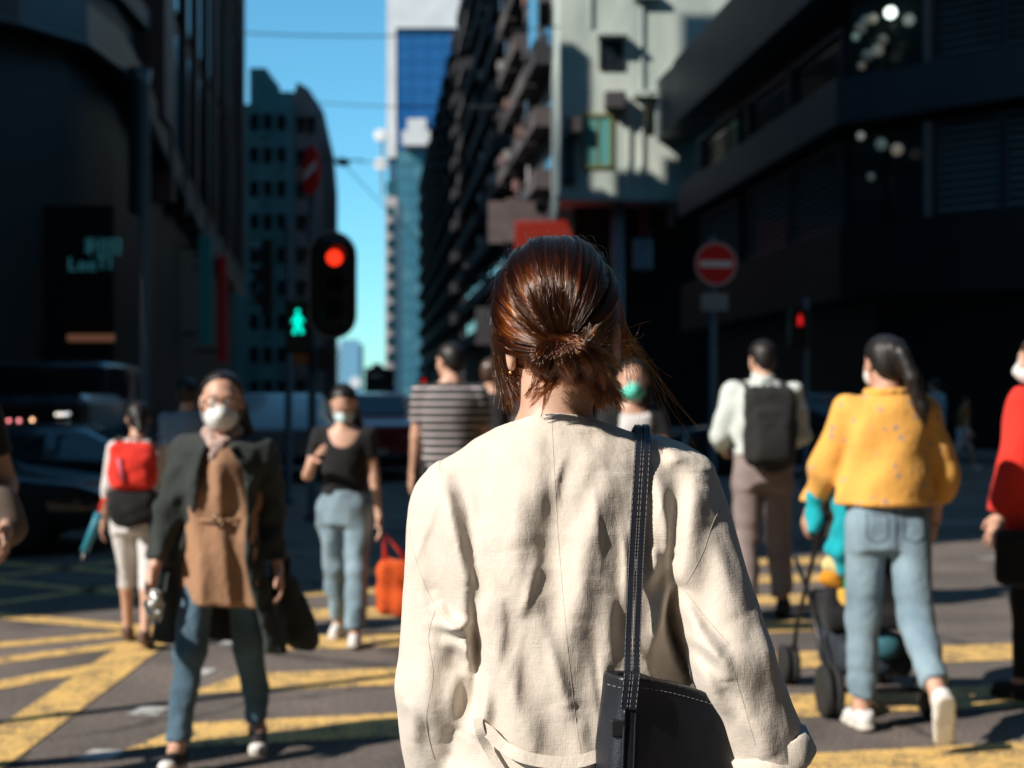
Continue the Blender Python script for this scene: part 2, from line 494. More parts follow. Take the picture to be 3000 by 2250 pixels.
# yellow box junction at the left
strip("box_border_line", (-1.99, 3.6), (-2.06, 8.45), 0.25, 0.0045, M_yellow)
for a, b, w in (((-6.0, 10.28), (-2.05, 8.42), 0.19), ((-5.5, 6.30), (-2.05, 8.42), 0.17), ((-5.2, 5.10), (-2.05, 8.05), 0.17), ((-4.2, 4.55), (-2.05, 7.36), 0.18),
                ((-5.0, 7.35), (-2.5, 10.9), 0.15), ((-6.5, 7.0), (-2.9, 12.6), 0.15), ((-7.0, 13.2), (-2.05, 10.7), 0.17), ((-2.06, 8.45), (-2.2, 12.0), 0.2),
                ((-6.0, 12.0), (-2.1, 9.6), 0.15)):
    strip("box_hatch_line", a, b, w, 0.0035 if w < 0.2 else 0.004, M_yellow)
strip("lane_line", (4.0, 12.2), (13.0, 14.2), 0.13, 0.004, M_white_paint)
strip("lane_line", (4.2, 15.6), (14.0, 17.6), 0.13, 0.004, M_white_paint)

pv = MB().prism([(-16.6, 250), (4.6, 38), (6.2, 33.5), (12.5, 27), (70, 27), (70, 250)], -0.2, 0.13)
tag(pv.build("pavement", M_pave), kind="structure")
pv = MB().prism([(-27, 250), (-70, 250), (-70, 23.5), (-14, 23.5), (-8.6, 26), (-6.6, 31), (-7.0, 38)], -0.2, 0.13)
tag(pv.build("pavement", M_pave), kind="structure")
def kerb(P):
    for (a, b) in zip(P[:-1], P[1:]):
        a = Vector(a); b = Vector(b); n = max(1, int((b - a).length / 4))
        for i in range(min(n, 14)):
            p = a.lerp(b, i / n); q = a.lerp(b, (i + 1) / n - 0.01 / max((b - a).length, 1)); t = (q - p).normalized(); w = Vector((-t.y, t.x)) * 0.075
            c = MB().prism([(p.x - w.x, p.y - w.y), (q.x - w.x, q.y - w.y), (q.x + w.x, q.y + w.y), (p.x + w.x, p.y + w.y)], -0.1, 0.143)
            c.build("kerb_stone", M_kerb, road)
kerb([(12.5, 27), (6.2, 33.5), (4.6, 38), (2.0, 64)])
kerb([(-7.0, 38), (-6.6, 31), (-8.6, 26), (-14, 23.5)])

# ------------------------------------------------------------------ building helpers
def face(a, b):
    """frame of a facade running from a to b (plan): x along it, y into the building, z up"""
    a = Vector((*a, 0)) if len(a) == 2 else Vector(a); b = Vector((*b, 0)) if len(b) == 2 else Vector(b)
    x = (b - a); L = x.length; x.normalize(); z = Vector((0, 0, 1)); y = z.cross(x)
    M = Matrix((x, y, z)).transposed().to_4x4(); M.translation = a
    return M, L

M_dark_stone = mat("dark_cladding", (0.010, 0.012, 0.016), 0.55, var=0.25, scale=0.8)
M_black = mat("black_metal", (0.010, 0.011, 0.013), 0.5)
M_brown_stone = mat("brown_granite", (0.13, 0.095, 0.095), 0.6, var=0.25, scale=1.6)
M_glass = mat("dark_glass", (0.012, 0.018, 0.024), 0.06, spec=0.8)
M_teal_glass = mat("teal_glass", (0.02, 0.09, 0.11), 0.08, spec=0.8)
M_blue_glass = mat("blue_glass", (0.012, 0.085, 0.25), 0.12, spec=0.7)
M_steel = mat("painted_steel", (0.10, 0.14, 0.16), 0.5, metal=0.2)
M_louvre = mat("grey_louvre", (0.24, 0.31, 0.33), 0.5, var=0.2, scale=3)
M_trim = mat("pale_trim", (0.17, 0.18, 0.19), 0.5)
M_fascia = mat("blue_grey_fascia", (0.045, 0.066, 0.088), 0.5, var=0.2, scale=0.6)
M_pale = mat("pale_green_render", (0.50, 0.56, 0.50), 0.85, var=0.32, scale=0.55, stretch=(1, 1, 0.45), col2=(0.30, 0.36, 0.34))
M_teal_wall = mat("teal_render", (0.12, 0.32, 0.34), 0.85, var=0.3, scale=0.4, stretch=(1, 1, 0.3))
M_pink_wall = mat("pinkish_render", (0.34, 0.28, 0.27), 0.85, var=0.35, scale=0.5)
M_grime = mat("grimy_concrete", (0.024, 0.024, 0.030), 0.9, var=0.5, scale=0.35, stretch=(1, 1, 0.4))
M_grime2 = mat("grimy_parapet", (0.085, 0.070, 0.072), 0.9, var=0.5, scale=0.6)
M_white_wall = mat("white_cladding", (0.62, 0.62, 0.62), 0.7, var=0.15, scale=0.2)
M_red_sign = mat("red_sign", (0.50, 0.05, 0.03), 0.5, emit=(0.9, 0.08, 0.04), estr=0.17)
M_white_sign = mat("white_sign", (0.70, 0.70, 0.68), 0.5)

def tmat(M, loc): return Matrix.Translation(-Vector(loc)) @ M

# ------------------------------------------------------------------ dark corner building on the left
LB = (-10.0, 30.0, 0.0)
left_b = thing("corner_building", "tall dark building on the left with a curved canopy and glass strips", "building", LB)
core = [(-32, 26.8), (-13, 26.8), (-10.6, 28.3), (-9.5, 30.3), (-9.25, 33), (-9.6, 38), (-11.75, 60), (-32, 60)]
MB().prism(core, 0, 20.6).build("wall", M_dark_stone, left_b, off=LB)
cp = [(-15, 25.2, 9.0), (-13, 25.5, 9.0), (-11.2, 26.4, 9.0), (-9.7, 28.0, 9.05), (-8.95, 30, 9.15), (-8.75, 32, 9.05), (-8.8, 34, 8.65), (-8.95, 36, 8.2), (-9.1, 38, 7.8), (-9.4, 41, 7.35),
      (-9.75, 44.5, 7.0), (-10.3, 50, 6.55), (-11.25, 59.8, 6.0)]
cb = MB(); V = []; F = []
for i, p in enumerate(cp):
    q = Vector(cp[min(i + 1, len(cp) - 1)]) - Vector(cp[max(i - 1, 0)]); n = Vector((-q.y, q.x, 0)).normalized()
    for dx, dz in ((0, -0.25), (0, 0.55), (1.3, 0.75), (1.3, -0.1)): V.append(Vector(p) + n * dx + Vector((0, 0, dz)))
for i in range(len(cp) - 1):
    for j in range(4): F.append((i * 4 + j, i * 4 + (j + 1) % 4, i * 4 + 4 + (j + 1) % 4, i * 4 + 4 + j))
F += [(3, 2, 1, 0), tuple(range(len(V) - 4, len(V)))]
cb.add(V, F).build("canopy", mat("canopy_fascia", (0.030, 0.042, 0.05), 0.4), left_b, off=LB)
rim = MB().tube([Vector(p) + Vector((-0.02, 0, -0.28)) for p in cp], 0.09, 6)
rim.build("canopy_rim", mat("canopy_rim", (0.06, 0.085, 0.10), 0.35), left_b, off=LB)
MB().prism([(-16, 27.2), (-13, 27.2), (-10.8, 28.7), (-9.8, 30.6), (-9.6, 33), (-9.95, 38), (-10.6, 43.5), (-16, 43.5)], 20.6, 36).build("shade_storey", M_dark_stone, left_b, off=LB)  # unseen upper storey added to keep sun off the right building
# side facade bays: piers and glass between Y = 38 and 60
Mf, L = face((-9.05, 38.0), (-11.3, 60.0)); Mf, L = face((-11.3, 60.0), (-9.05, 38.0))
Mf2 = tmat(Mf, LB)
# here the street lies at the local +y side's opposite, so outward is +(-y): flip by building with negative y
Mo, L = face((-9.05, 38.0), (-11.3, 60.0)); Mo2 = tmat(Mo, LB)      # y points into the building
nb = 8
for k in range(nb + 1):
    x = L * k / nb
    MB().box((x - 0.22, -0.02, 6.6), (x + 0.22, 0.6, 20.9 + (k % 3) * 0.5), Mo2).build("pier", M_dark_stone if k % 2 else M_brown_stone, left_b)
for fl in range(3):
    z0 = 8.2 + fl * 3.9
    MB().box((0.05, 0.16, z0 + 3.2), (L - 0.05, 0.55, z0 + 3.68), Mo2).build("spandrel", M_black, left_b)
    for k in range(nb):
        x0 = L * k / nb + 0.26; x1 = L * (k + 1) / nb - 0.26
        MB().box((x0, 0.10, z0), (x1, 0.16, z0 + 3.18), Mo2).build("glass_pane", M_teal_glass if (k + fl) % 3 == 0 else M_glass, left_b)
MB().box((-1.95, -0.05, 8.5), (-0.25, 0.9, 21.4), Mo2).build("stone_pier", M_brown_stone, left_b)
Mc2 = tmat(face((-13, 26.75), (-10.7, 28.2))[0], LB)
for z in (10.6, 13.2, 15.8, 18.4):
    MB().prism([(-31, 26.5), (-12.9, 26.5), (-10.4, 28.0), (-9.25, 30.2), (-9.0, 33), (-9.1, 35.8), (-9.5, 35.8), (-9.4, 33), (-9.7, 30.4), (-10.8, 28.4), (-13, 26.9), (-31, 26.9)], z, z + 0.5).build("floor_band", M_fascia, left_b, off=LB)
# unseen roof blocks, added so their gaps dapple the pale building with sun
for (x, y, w, d, h) in ((-12, 40.5, 2.2, 3.6, 11), (-12.4, 45.3, 1.6, 0.9, 6.6), (-12.2, 46.9, 1.5, 0.55, 4.2), (-12.9, 48.4, 1.2, 0.5, 7.5), (-11.9, 49.6, 1.6, 0.7, 3.0), (-12.6, 51.0, 1.2, 0.6, 6.0), (-12.9, 53.2, 1.6, 1.2, 4.6), (-13.5, 56.5, 2.0, 2.6, 8), (-11.8, 36.0, 3, 5, 13)):
    MB().box((x - w / 2, y - d / 2, 20.6), (x + w / 2, y + d / 2, 20.6 + h)).build("dapple_block", M_grime, left_b, off=LB)
column = MB().lathe([(0.30, 0.13), (0.30, 0.5), (0.24, 0.55), (0.24, 8.5), (0.3, 8.9)], Matrix.Translation((-8.55, 32.6, 0)), 20)
column.build("column", mat("column_steel", (0.045, 0.075, 0.09), 0.35, metal=0.3), left_b, True, off=LB)

kiosk = thing("kiosk", "dark shop booth under the curved canopy with pale lettering and an orange lit strip", "kiosk", (-9.4, 30.6, 0.13))
KO = (-9.4, 30.6, 0.13)
MB().box((-10.6, 29.75, 0.13), (-8.33, 31.8, 5.4)).build("wall", M_black, kiosk, off=KO)
MB().box((-10.5, 29.69, 0.5), (-8.42, 29.75, 2.45)).build("glass_pane", M_glass, kiosk, off=KO)
M_letter = mat("lit_letters", (0.15, 0.5, 0.55), 0.5, emit=(0.10, 0.55, 0.62), estr=0.07)
for body, px, py, sz in (("利田", 302, 726, 0.40), ("Lee", 240, 776, 0.42), ("TI", 306, 772, 0.40)):
    p = at(px, py, 29.7); t = text_mesh(body, sz, 0.02)
    o = link("lettering", t, kiosk, M_letter); o.location = p - Vector(KO); o.rotation_euler = (R(90), 0, 0)
p0 = at(200, 1000, 29.68); p1 = at(335, 980, 29.68)
MB().box((p0.x, 29.60, p0.z), (p1.x, 29.69, p1.z)).build("light_strip", mat("warm_strip", (0.5, 0.25, 0.15), 0.5, emit=(0.9, 0.38, 0.2), estr=0.08), kiosk, off=KO)

# tall building out of the frame on the left: it throws the road's shade
SB = (-14.5, 1.7, 0.0)
shade_b = thing("office_block", "dark office block standing by the crossing at the far left", "building", SB)
MB().box((-45, 1.7, 0), (-14.5, 23.4, 42)).build("wall", M_dark_stone, shade_b, off=SB)
for k in range(11):
    MB().box((-14.5, 1.9, 3.4 + k * 3.5), (-14.42, 23.2, 5.4 + k * 3.5)).build("window_band", M_glass, shade_b, off=SB)

# unseen towers added behind the camera and at right to block skylight
for lab, lo, hi in (("tall unseen tower added behind the camera to block skylight", (-13, -62, 0), (50, -24, 75)), ("dark unseen tower added at the near right corner to block skylight", (21, -20, 0), (60, 22, 80)),
                    ("narrow unseen tower added on the near left corner to block skylight", (-27, -60, 0), (-15.5, -20, 70))):
    ob = thing("office_block", lab, "building", ((lo[0] + hi[0]) / 2, (lo[1] + hi[1]) / 2, 0)); O_ = tuple(ob.location)
    MB().box(lo, hi).build("wall", M_dark_stone, ob, off=O_)
    for k in range(18):
        MB().box((lo[0] - 0.05, lo[1] - 0.05, 4 + k * 3.8), (hi[0] + 0.05, hi[1] + 0.05, 5.9 + k * 3.8)).build("window_band", M_glass, ob, off=O_)

# ------------------------------------------------------------------ dark overhanging building on the right
C_, Q_, T_ = (8.3, 36.0), (14.6, 29.95), (6.42, 55.0)
RB = (10.0, 38.0, 0.0)
right_b = thing("corner_building", "dark overhanging building on the right with louvred windows and deep bands", "building", RB)
plan = [T_, (6.42 + 0.5 * 0.1, 54.9), C_, Q_, (45, 29.0), (45, 55)]
plan = [(6.47, 54.5), C_, Q_, (45, 29.0), (45, 54.5)]
def inset(P, d):
    n = len(P); out = []
    for i in range(n):
        p0, p1, p2 = Vector(P[i - 1]), Vector(P[i]), Vector(P[(i + 1) % n])
        a = (p1 - p0).normalized(); b = (p2 - p1).normalized(); na = Vector((-a.y, a.x)); nb_ = Vector((-b.y, b.x))
        m = (na + nb_); m = m / max(m.dot(na), 0.2); q = p1 + m * d; out.append((q.x, q.y))
    return out
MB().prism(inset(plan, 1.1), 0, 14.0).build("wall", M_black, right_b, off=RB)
for z0, z1, d, m in ((3.9, 5.7, 0.0, M_dark_stone), (8.3, 9.46, -0.1, M_fascia), (11.9, 14.3, -0.25, M_fascia)):
    MB().prism(inset(plan, d), z0, z1).build("floor_band", m, right_b, off=RB)
# the top fascia runs on past the wall
ME, LE = face((11.9 - 6.1 - 0.1, 61.0), (6.55, 54.6)); MB().box((0, -0.2, 11.9), (LE, 1.4, 14.3), tmat(ME, RB)).build("floor_band", M_fascia, right_b)
ML, LL = face(T_, C_); MLr = tmat(ML, RB)      # left facade, x runs towards the camera
MC, LC = face(C_, Q_); MCr = tmat(MC, RB)
def louvre_window(Mx, x0, x1, z0, z1, parent, pitch=0.16, y=0.35):
    f = MB(); w = 0.07
    f.box((x0, y - 0.12, z0), (x0 + w, y + 0.1, z1), Mx).box((x1 - w, y - 0.12, z0), (x1, y + 0.1, z1), Mx)
    f.box((x0 + w, y - 0.12, z0), (x1 - w, y + 0.1, z0 + w), Mx).box((x0 + w, y - 0.12, z1 - w), (x1 - w, y + 0.1, z1), Mx)
    fo = f.build("louvre_window", M_fascia, parent)
    MB().box((x0 + w, y + 0.06, z0 + w), (x1 - w, y + 0.09, z1 - w), Mx).build("pane", M_glass, fo)
    n = int((z1 - z0 - 2 * w) / pitch); sl = None
    for i in range(n):
        zc = z0 + w + (i + 0.5) * pitch
        if sl is None:
            Mt = Mx @ Matrix.Translation(((x0 + x1) / 2, y - 0.04, zc)) @ Matrix.Rotation(R(35), 4, 'X')
            sl = MB().box((-(x1 - x0) / 2 + w, -0.055, -0.008), ((x1 - x0) / 2 - w, 0.055, 0.008), Mt).build("slat", M_louvre, fo)
        else:
            c = sl.copy(); COL.objects.link(c); c.parent = fo; c.location = (0, 0, i * pitch)
    return fo
for z0, z1 in ((9.5, 10.9), (5.75, 8.0)):
    for a in range(2):
        louvre_window(MLr, LL - 9.9 + a * 4.75, LL - 5.25 + a * 4.75 - 0.1, z0, z1, right_b)
louvre_window(MLr, LL - 16.5, LL - 11.0, 5.75, 8.0, right_b)
louvre_window(MLr, LL - 16.5, LL - 11.0, 9.5, 10.9, right_b)
for z0, z1 in ((9.5, 11.85), (5.75, 8.05)):
    for a in range(3):
        louvre_window(MCr, 2.5 + a * 1.75, 4.2 + a * 1.75, z0, z1, right_b, 0.19, 0.25)
    MB().box((2.30, 0.0, z0), (2.46, 0.4, z1), MCr).build("corner_trim", M_trim, right_b)
    for a in range(2):
        MB().box((0.15 + a * 1.05, 0.30, z0), (1.12 + a * 1.05, 0.34, z1), MCr).build("glass_pane", mat("clear_dark_glass", (0.02, 0.035, 0.04), 0.04, spec=0.9), right_b)
# added glowing globes standing in for bright reflections in the corner glass
M_glint = mat("glint_globe", (0.8, 0.8, 0.7), 0.4, emit=(0.85, 1.0, 0.9), estr=1.9)
M_glint2 = None
LV = (0.16, 0.05, 0.10, 0.03, 0.13, 0.04, 0.08, 0.02, 0.06)
for li, (px, py, r, m) in enumerate(((2617, 40, 0.15, M_glint), (2545, 62, 0.12, M_glint2), (2565, 58, 0.13, M_glint2), (2530, 85, 0.15, M_glint2), (2515, 110, 0.1, M_glint2), (2595, 120, 0.13, M_glint2), (2580, 150, 0.15, M_glint2), (2550, 165, 0.15, M_glint2), (2533, 195, 0.1, M_glint2),
                     (2530, 400, 0.10, M_glint2), (2590, 425, 0.15, M_glint2), (2636, 440, 0.15, M_glint2), (2560, 520, 0.1, M_glint2))):
    if m is None: m = mat("glint_globe_%d" % (li % 9), (0.5, 0.5, 0.45), 0.4, emit=((0.8, 0.85, 0.72), (0.45, 0.8, 0.7), (0.85, 0.75, 0.55))[li % 3], estr=LV[li % 9])
    xl = ((px - 1500) / FPX * 36 - 8.3) / (1.04 + (px - 1500) / FPX)
    dd = 36 - xl - 0.02; p = at(px, py, dd)
    P_ = p + Vector((-0.24, -0.25, 0)) * -0.55
    MB().lathe([(0.001, -r), (r * 0.7, -r * 0.7), (r, 0), (r * 0.7, r * 0.7), (0.001, r)], Matrix.Translation(P_ + Vector((-0.9, -0.94, 0)) * 0.25), 12).build("glint_globe", m, right_b, True, off=RB)
# green lit shop window low on the chamfer
xa = 5.3
sw = MB().box((xa, 0.55, 0.5), (xa + 2.6, 0.9, 3.7), MCr).build("shop_window", mat("shop_backlight", (0.10, 0.22, 0.21), 0.5, emit=(0.03, 0.30, 0.30), estr=0.18), right_b)
for k in range(2): MB().box((xa + 0.05 + k * 1.3, 0.45, 0.5), (xa + 1.25 + k * 1.3, 0.5, 3.7), MCr).build("pane", M_glass if False else mat("shop_pane", (0.03, 0.08, 0.08), 0.05, emit=(0.02, 0.22, 0.23), estr=0.16), sw)
MB().box((xa - 0.1, 0.40, 3.0), (xa + 2.7, 0.56, 3.12), MCr).build("transom", M_black, sw)

# ------------------------------------------------------------------ pale building over the street
PB = (4.0, 58.0, 0.0)
pale_b = thing("apartment_building", "pale green rendered building jutting over the street above a red awning", "building", PB)
MB().box((1.95, 58, 9.45), (9.0, 69.5, 40)).build("wall", M_pale, pale_b, off=PB)
MB().box((2.6, 60.2, 0), (9.0, 69, 9.45)).build("ground_floor", M_black, pale_b, off=PB)
MB().box((1.8, 57.85, 9.40), (6.05, 58.0, 9.62)).build("ledge", M_pale, pale_b, off=PB)
for z in (13.6, 17.6): MB().box((4.9, 57.6, z), (6.0, 58.0, z + 0.22)).build("ledge", M_pale, pale_b, off=PB)
def window(name, M, x0, x1, z0, z1, parent, mf, mp, w=0.08, y=0.0, cross=True):
    f = MB(); f.box((x0, y - 0.1, z0), (x0 + w, y + 0.05, z1), M).box((x1 - w, y - 0.1, z0), (x1, y + 0.05, z1), M)
    f.box((x0 + w, y - 0.1, z0), (x1 - w, y + 0.05, z0 + w), M).box((x0 + w, y - 0.1, z1 - w), (x1 - w, y + 0.05, z1), M)
    if cross: f.box(((x0 + x1) / 2 - w / 3, y - 0.07, z0 + w), ((x0 + x1) / 2 + w / 3, y - 0.005, z1 - w), M)
    fo = f.build(name, mf, parent)
    MB().box((x0 + w, y - 0.03, z0 + w), (x1 - w, y - 0.015, z1 - w), M).build("pane", mp, fo)
    return fo
MP = tmat(face((0, 58), (10, 58))[0], PB)
window("window", MP, 3.55, 4.55, 14.75, 15.95, pale_b, M_black, M_glass)
window("window", MP, 2.85, 4.10, 10.75, 12.95, pale_b, mat("olive_frame", (0.16, 0.16, 0.04), 0.6), mat("curtained_glass", (0.10, 0.30, 0.29), 0.15), 0.11)
window("window", MP, 2.08, 2.55, 10.1, 12.0, pale_b, M_black, M_teal_glass, 0.06)
MB().rbox((3.75, 57.3, 13.05), (4.6, 58.0, 13.75), 0.05).build("air_conditioner", mat("ac_dark", (0.05, 0.045, 0.05), 0.6), pale_b, off=PB)
MB().box((3.45, 57.3, 16.0), (4.65, 57.98, 16.15)).build("window_hood", M_pale, pale_b, off=PB)
MB().box((2.2, 57.5, 12.15), (2.8, 57.98, 12.75)).build("air_conditioner", mat("ac_dark", (0.05, 0.045, 0.05), 0.6), pale_b, off=PB)
for x, z0, z1 in ((5.3, 10.2, 20), (3.2, 16.5, 24), (4.75, 9.6, 13.4)):
    MB().tube([(x, 57.93, z0), (x, 57.93, z1)], 0.06, 8).build("drain_pipe", M_pale, pale_b, off=PB)
MB().lathe([(0.27, 0.13), (0.27, 9.4)], Matrix.Translation((4.35, 58.6, 0)), 16).build("column", M_trim, pale_b, True, off=PB)
# pitched red awning, its cover given a glow like a lit sign
aw = thing("awning", "red sloping awning under the pale building behind the woman's head", "awning", (1.15, 58.6, 7.5))
AO = (1.15, 58.6, 7.5)
MB().add([(0.1, 57.6, 7.35), (2.35, 57.6, 7.35), (2.9, 60.2, 7.35), (0.1, 60.2, 7.35), (0.15, 57.7, 8.45), (1.85, 57.7, 8.55), (2.3, 60.2, 8.9), (0.1, 60.2, 8.9)],
         [(0, 3, 2, 1), (4, 5, 6, 7), (0, 1, 5, 4), (1, 2, 6, 5), (2, 3, 7, 6), (3, 0, 4, 7)]).build("cover", M_red_sign, aw, off=AO)
MB().box((0.05, 57.55, 7.22), (2.4, 57.68, 7.35)).build("valance", mat("dark_red", (0.14, 0.012, 0.01), 0.7), aw, off=AO)
# projecting shop signs beyond the dark building
sg = (("teal vertical shop sign hung beside the pale building", 1918, 480, 60, 150, (0.04, 0.22, 0.26)), ("narrow pinkish vertical sign hung high under the dark overhang", 1960, 560, 22, 210, (0.34, 0.26, 0.25)),
      ("small red vertical sign over the pavement", 1888, 650, 26, 90, (0.40, 0.03, 0.03)), ("white and blue lightbox sign over the pavement", 1882, 745, 56, 90, (0.50, 0.55, 0.60)),
      ("golden framed sign hung under the blue grey fascia", 1905, 352, 28, 92, (0.45, 0.30, 0.12)))
for i, (lab, px, py, w, h, c) in enumerate(sg):
    d = 59.2 - i * 0.05 if i != 4 else 57.0; p = at(px, py, d); s = d / FPX
    o = thing("shop_sign", lab, "sign", p, 0, "shop signs along the street")
    MB().rbox((-w * s / 2, -0.12, -h * s / 2), (w * s / 2, 0.12, h * s / 2), 0.03).build("sign_box", mat("sign_%d" % i, c, 0.5, var=0.3, scale=3), o)
    MB().box((-0.03, -0.03, h * s / 2), (0.03, 0.03, h * s / 2 + 0.5)).box((-0.03, -0.03, h * s / 2 + 0.45), (2.2, 0.03, h * s / 2 + 0.5)).build("bracket", M_black, o)

# ------------------------------------------------------------------ old tenement row on the right, receding
OB = (2.0, 70.0, 0.0)
old_b = thing("tenement_building", "long grimy old tenement with stacked balconies receding down the street", "building", OB)
a_, b_ = (2.05 - 0.1 * 190, 252.0), (2.05, 62.0)
MT, LT = face(a_, b_); MTr = tmat(MT, OB)
MB().box((0, 0.9, 0), (LT, 14, 39), MTr).build("wall", M_grime, old_b)
bal = win = None
for b in range(13):
    w = 4.6; x1 = LT - 8.0 - b * 4.9; x0 = x1 - w
    for fl in range(11):
        z = 5.6 + fl * 3.05
        if (b * 7 + fl * 3) % 9 == 4 or (b == 6 and fl == 0): continue
        key = (b * 5 + fl) % 3
        if bal is None:
            base = (x0, z)
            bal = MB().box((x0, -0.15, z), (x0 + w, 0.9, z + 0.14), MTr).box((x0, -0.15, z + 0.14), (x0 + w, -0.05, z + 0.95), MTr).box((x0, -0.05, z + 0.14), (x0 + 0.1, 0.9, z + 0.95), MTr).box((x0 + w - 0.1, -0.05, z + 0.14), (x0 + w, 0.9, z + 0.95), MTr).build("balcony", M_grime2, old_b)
            bal2 = bal.copy(); bal2.data = bal.data.copy(); bal2.data.materials[0] = mat("shaded_parapet", (0.030, 0.030, 0.036), 0.9, var=0.5, scale=0.6); COL.objects.link(bal2); bal2.parent = old_b; bal2.location = MTr.to_3x3() @ Vector((-6 * 4.9, 0, 0))  # darker parapet copy, mostly far bays: street shade put into its colour
            win = MB().box((x0 + 0.5, 0.82, z + 0.9), (x0 + w - 0.5, 0.9, z + 2.6), MTr).build("window", M_glass, old_b)
        else:
            dv = MTr.to_3x3() @ Vector((x0 - base[0], 0, z - base[1]))
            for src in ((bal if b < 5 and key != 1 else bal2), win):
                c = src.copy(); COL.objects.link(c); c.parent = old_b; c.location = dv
# clutter on the balconies: air conditioners and washing
CR = random.Random(3); acu = {}
for b in range(7):
    for fl in range(11):
        for q in range(2):
            if CR.random() < 0.42: continue
            x = LT - 8.0 - b * 4.9 - 4.6 + CR.uniform(0.3, 3.6); z = 5.6 + fl * 3.05 + CR.choice((0.95, 1.0, 1.3)); c = CR.choice(("light", "dark", "rust"))
            if CR.random() < 0.55:
                MB().box((x, -0.45, z - 0.55), (x + CR.uniform(0.6, 0.9), -0.152, z), MTr).build("air_conditioner", {"light": mat("ac_pale", (0.24, 0.23, 0.22), 0.6), "dark": mat("ac_dark", (0.05, 0.045, 0.05), 0.6), "rust": mat("ac_rust", (0.15, 0.09, 0.07), 0.7)}[c], old_b)
            else:
                h = CR.uniform(0.5, 1.0)
                MB().box((x, -0.30, z - h + 0.4), (x + CR.uniform(0.4, 1.1), -0.27, z + 0.4), MTr).build("washing", {"light": mat("cloth_pale", (0.35, 0.33, 0.33), 0.9), "dark": mat("cloth_blue", (0.05, 0.10, 0.16), 0.9), "rust": mat("cloth_pink", (0.28, 0.15, 0.15), 0.9)}[c], old_b)
st = MB()
for b in range(13, 36):
    x1 = LT - 8.0 - b * 4.9; x0 = x1 - 4.6
    if x0 < 0: break
    for fl in range(11):
        z = 5.6 + fl * 3.05; st.box((x0, -0.15 + 0.3 * (b % 2), z), (x0 + 4.6, 0.9, z + 0.95), MTr)
tag(st.build("far_balconies", M_grime, old_b), kind="stuff")
for k in range(9):
    x = LT - 3 - k * 6.4; h = (3.0, 1.2, 4.2, 2.0)[k % 4]
    MB().box((x - 2.2, 1.2, 39), (x + 1.2, 4, 39 + h), MTr).build("roof_shed", M_grime, old_b)
MB().box((LT - 6.5, -0.6, 18.0), (LT - 3.8, -0.45, 21.0), MTr).build("window", mat("sky_tint_glass", (0.06, 0.2, 0.32), 0.05, spec=1.0), old_b)  # sky reflection put into the pane's blue base colour
for k, (z, c) in enumerate(((6.4, (0.10, 0.075, 0.08)), (9.5, (0.13, 0.10, 0.10)), (4.5, (0.05, 0.045, 0.05)))):
    x = LT - 4 - k * 9
    MB().box((x - 0.1, -2.0, z), (x + 0.1, 0.9, z + 2.2), MTr).build("projecting_sign", mat("old_sign_%d" % k, c, 0.6, var=0.3, scale=2), old_b)

# ------------------------------------------------------------------ far towers
TB = (-19.0, 300.0, 0.0)
tower = thing("glass_tower", "tall blue glass tower with white edge closing the street", "building", TB)
x0, x1 = gx(1133, 300), gx(1345, 300)
MB().box((x0 + 0.4, 300.4, 0), (x1, 325, 88)).build("wall", mat("tower_core", (0.02, 0.08, 0.14), 0.6), tower, off=TB)
MB().box((x0, 299.8, 52), (x0 + 2.0, 318, 93)).build("white_edge", M_white_wall, tower, off=TB)
MB().box((x0 + 2.0, 299.6, 79.3), (x1 + 0.2, 320, 88.5)).build("white_crown", M_white_wall, tower, off=TB)
for fl in range(25):
    z = 1.0 + fl * 3.1; wide = 4
    for k in range(wide):
        wx = (x1 - x0 - 2.3) / wide; xx = x0 + 2.2 + k * wx
        if z < 52: m = mat("tower_haze_glass", (0.05, 0.17, 0.235), 0.3) if (k + fl) % 4 else mat("tower_haze_panel", (0.07, 0.20, 0.26), 0.3)  # distance haze put into the paler lower panel colours
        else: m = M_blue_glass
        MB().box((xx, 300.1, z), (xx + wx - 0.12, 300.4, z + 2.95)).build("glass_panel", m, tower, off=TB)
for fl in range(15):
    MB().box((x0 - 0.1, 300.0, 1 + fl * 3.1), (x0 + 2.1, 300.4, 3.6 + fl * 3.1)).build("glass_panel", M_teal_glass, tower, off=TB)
ter = MB().box((gx(1180, 298), 296, 54), (gx(1262, 298), 300, 57)).box((gx(1195, 298), 296, 57), (gx(1250, 298), 300, 59.5))
ter.build("terrace", M_white_wall, tower, off=TB)
SBo = (-24.2, 280.0, 0.0)
slim = thing("slim_building", "slim pinkish white building standing in front of the blue glass tower", "building", SBo)
MB().box((gx(1128, 280), 280, 0), (gx(1162, 280), 296, 41)).build("wall", mat("pink_white", (0.46, 0.42, 0.42), 0.8, var=0.2, scale=0.3), slim, off=SBo)
for k in range(12):
    MB().box((gx(1134, 280), 279.9, 2 + k * 3.2), (gx(1156, 280), 280, 3.8 + k * 3.2)).build("window", M_teal_glass, slim, off=SBo)
mast = thing("aerial_mast", "mast with two white round dishes on the slim building's roof", "mast", (gx(1120, 281), 281, 41))
MB().tube([(0, 0, 0), (0, 0, 13)], 0.25, 8).build("pole", M_trim, mast)
for z in (6.3, 12.0): MB().lathe([(0.001, -0.5), (1.0, -0.2), (1.45, 0.35), (1.4, 0.4), (0.001, 0.1)], X4((-0.2, -0.4, z), 0, R(75)), 18).build("dish", M_white_wall, mast, True)
DB = (-60.0, 520.0, 0.0)
dist_b = thing("tower_block", "hazy pale blue tower block far down the street with a round white emblem", "building", DB)
M_pb = mat("hazy_blue_wall", (0.30, 0.42, 0.50), 0.8, var=0.15, scale=0.1)  # haze of the distance put into the pale wall colour
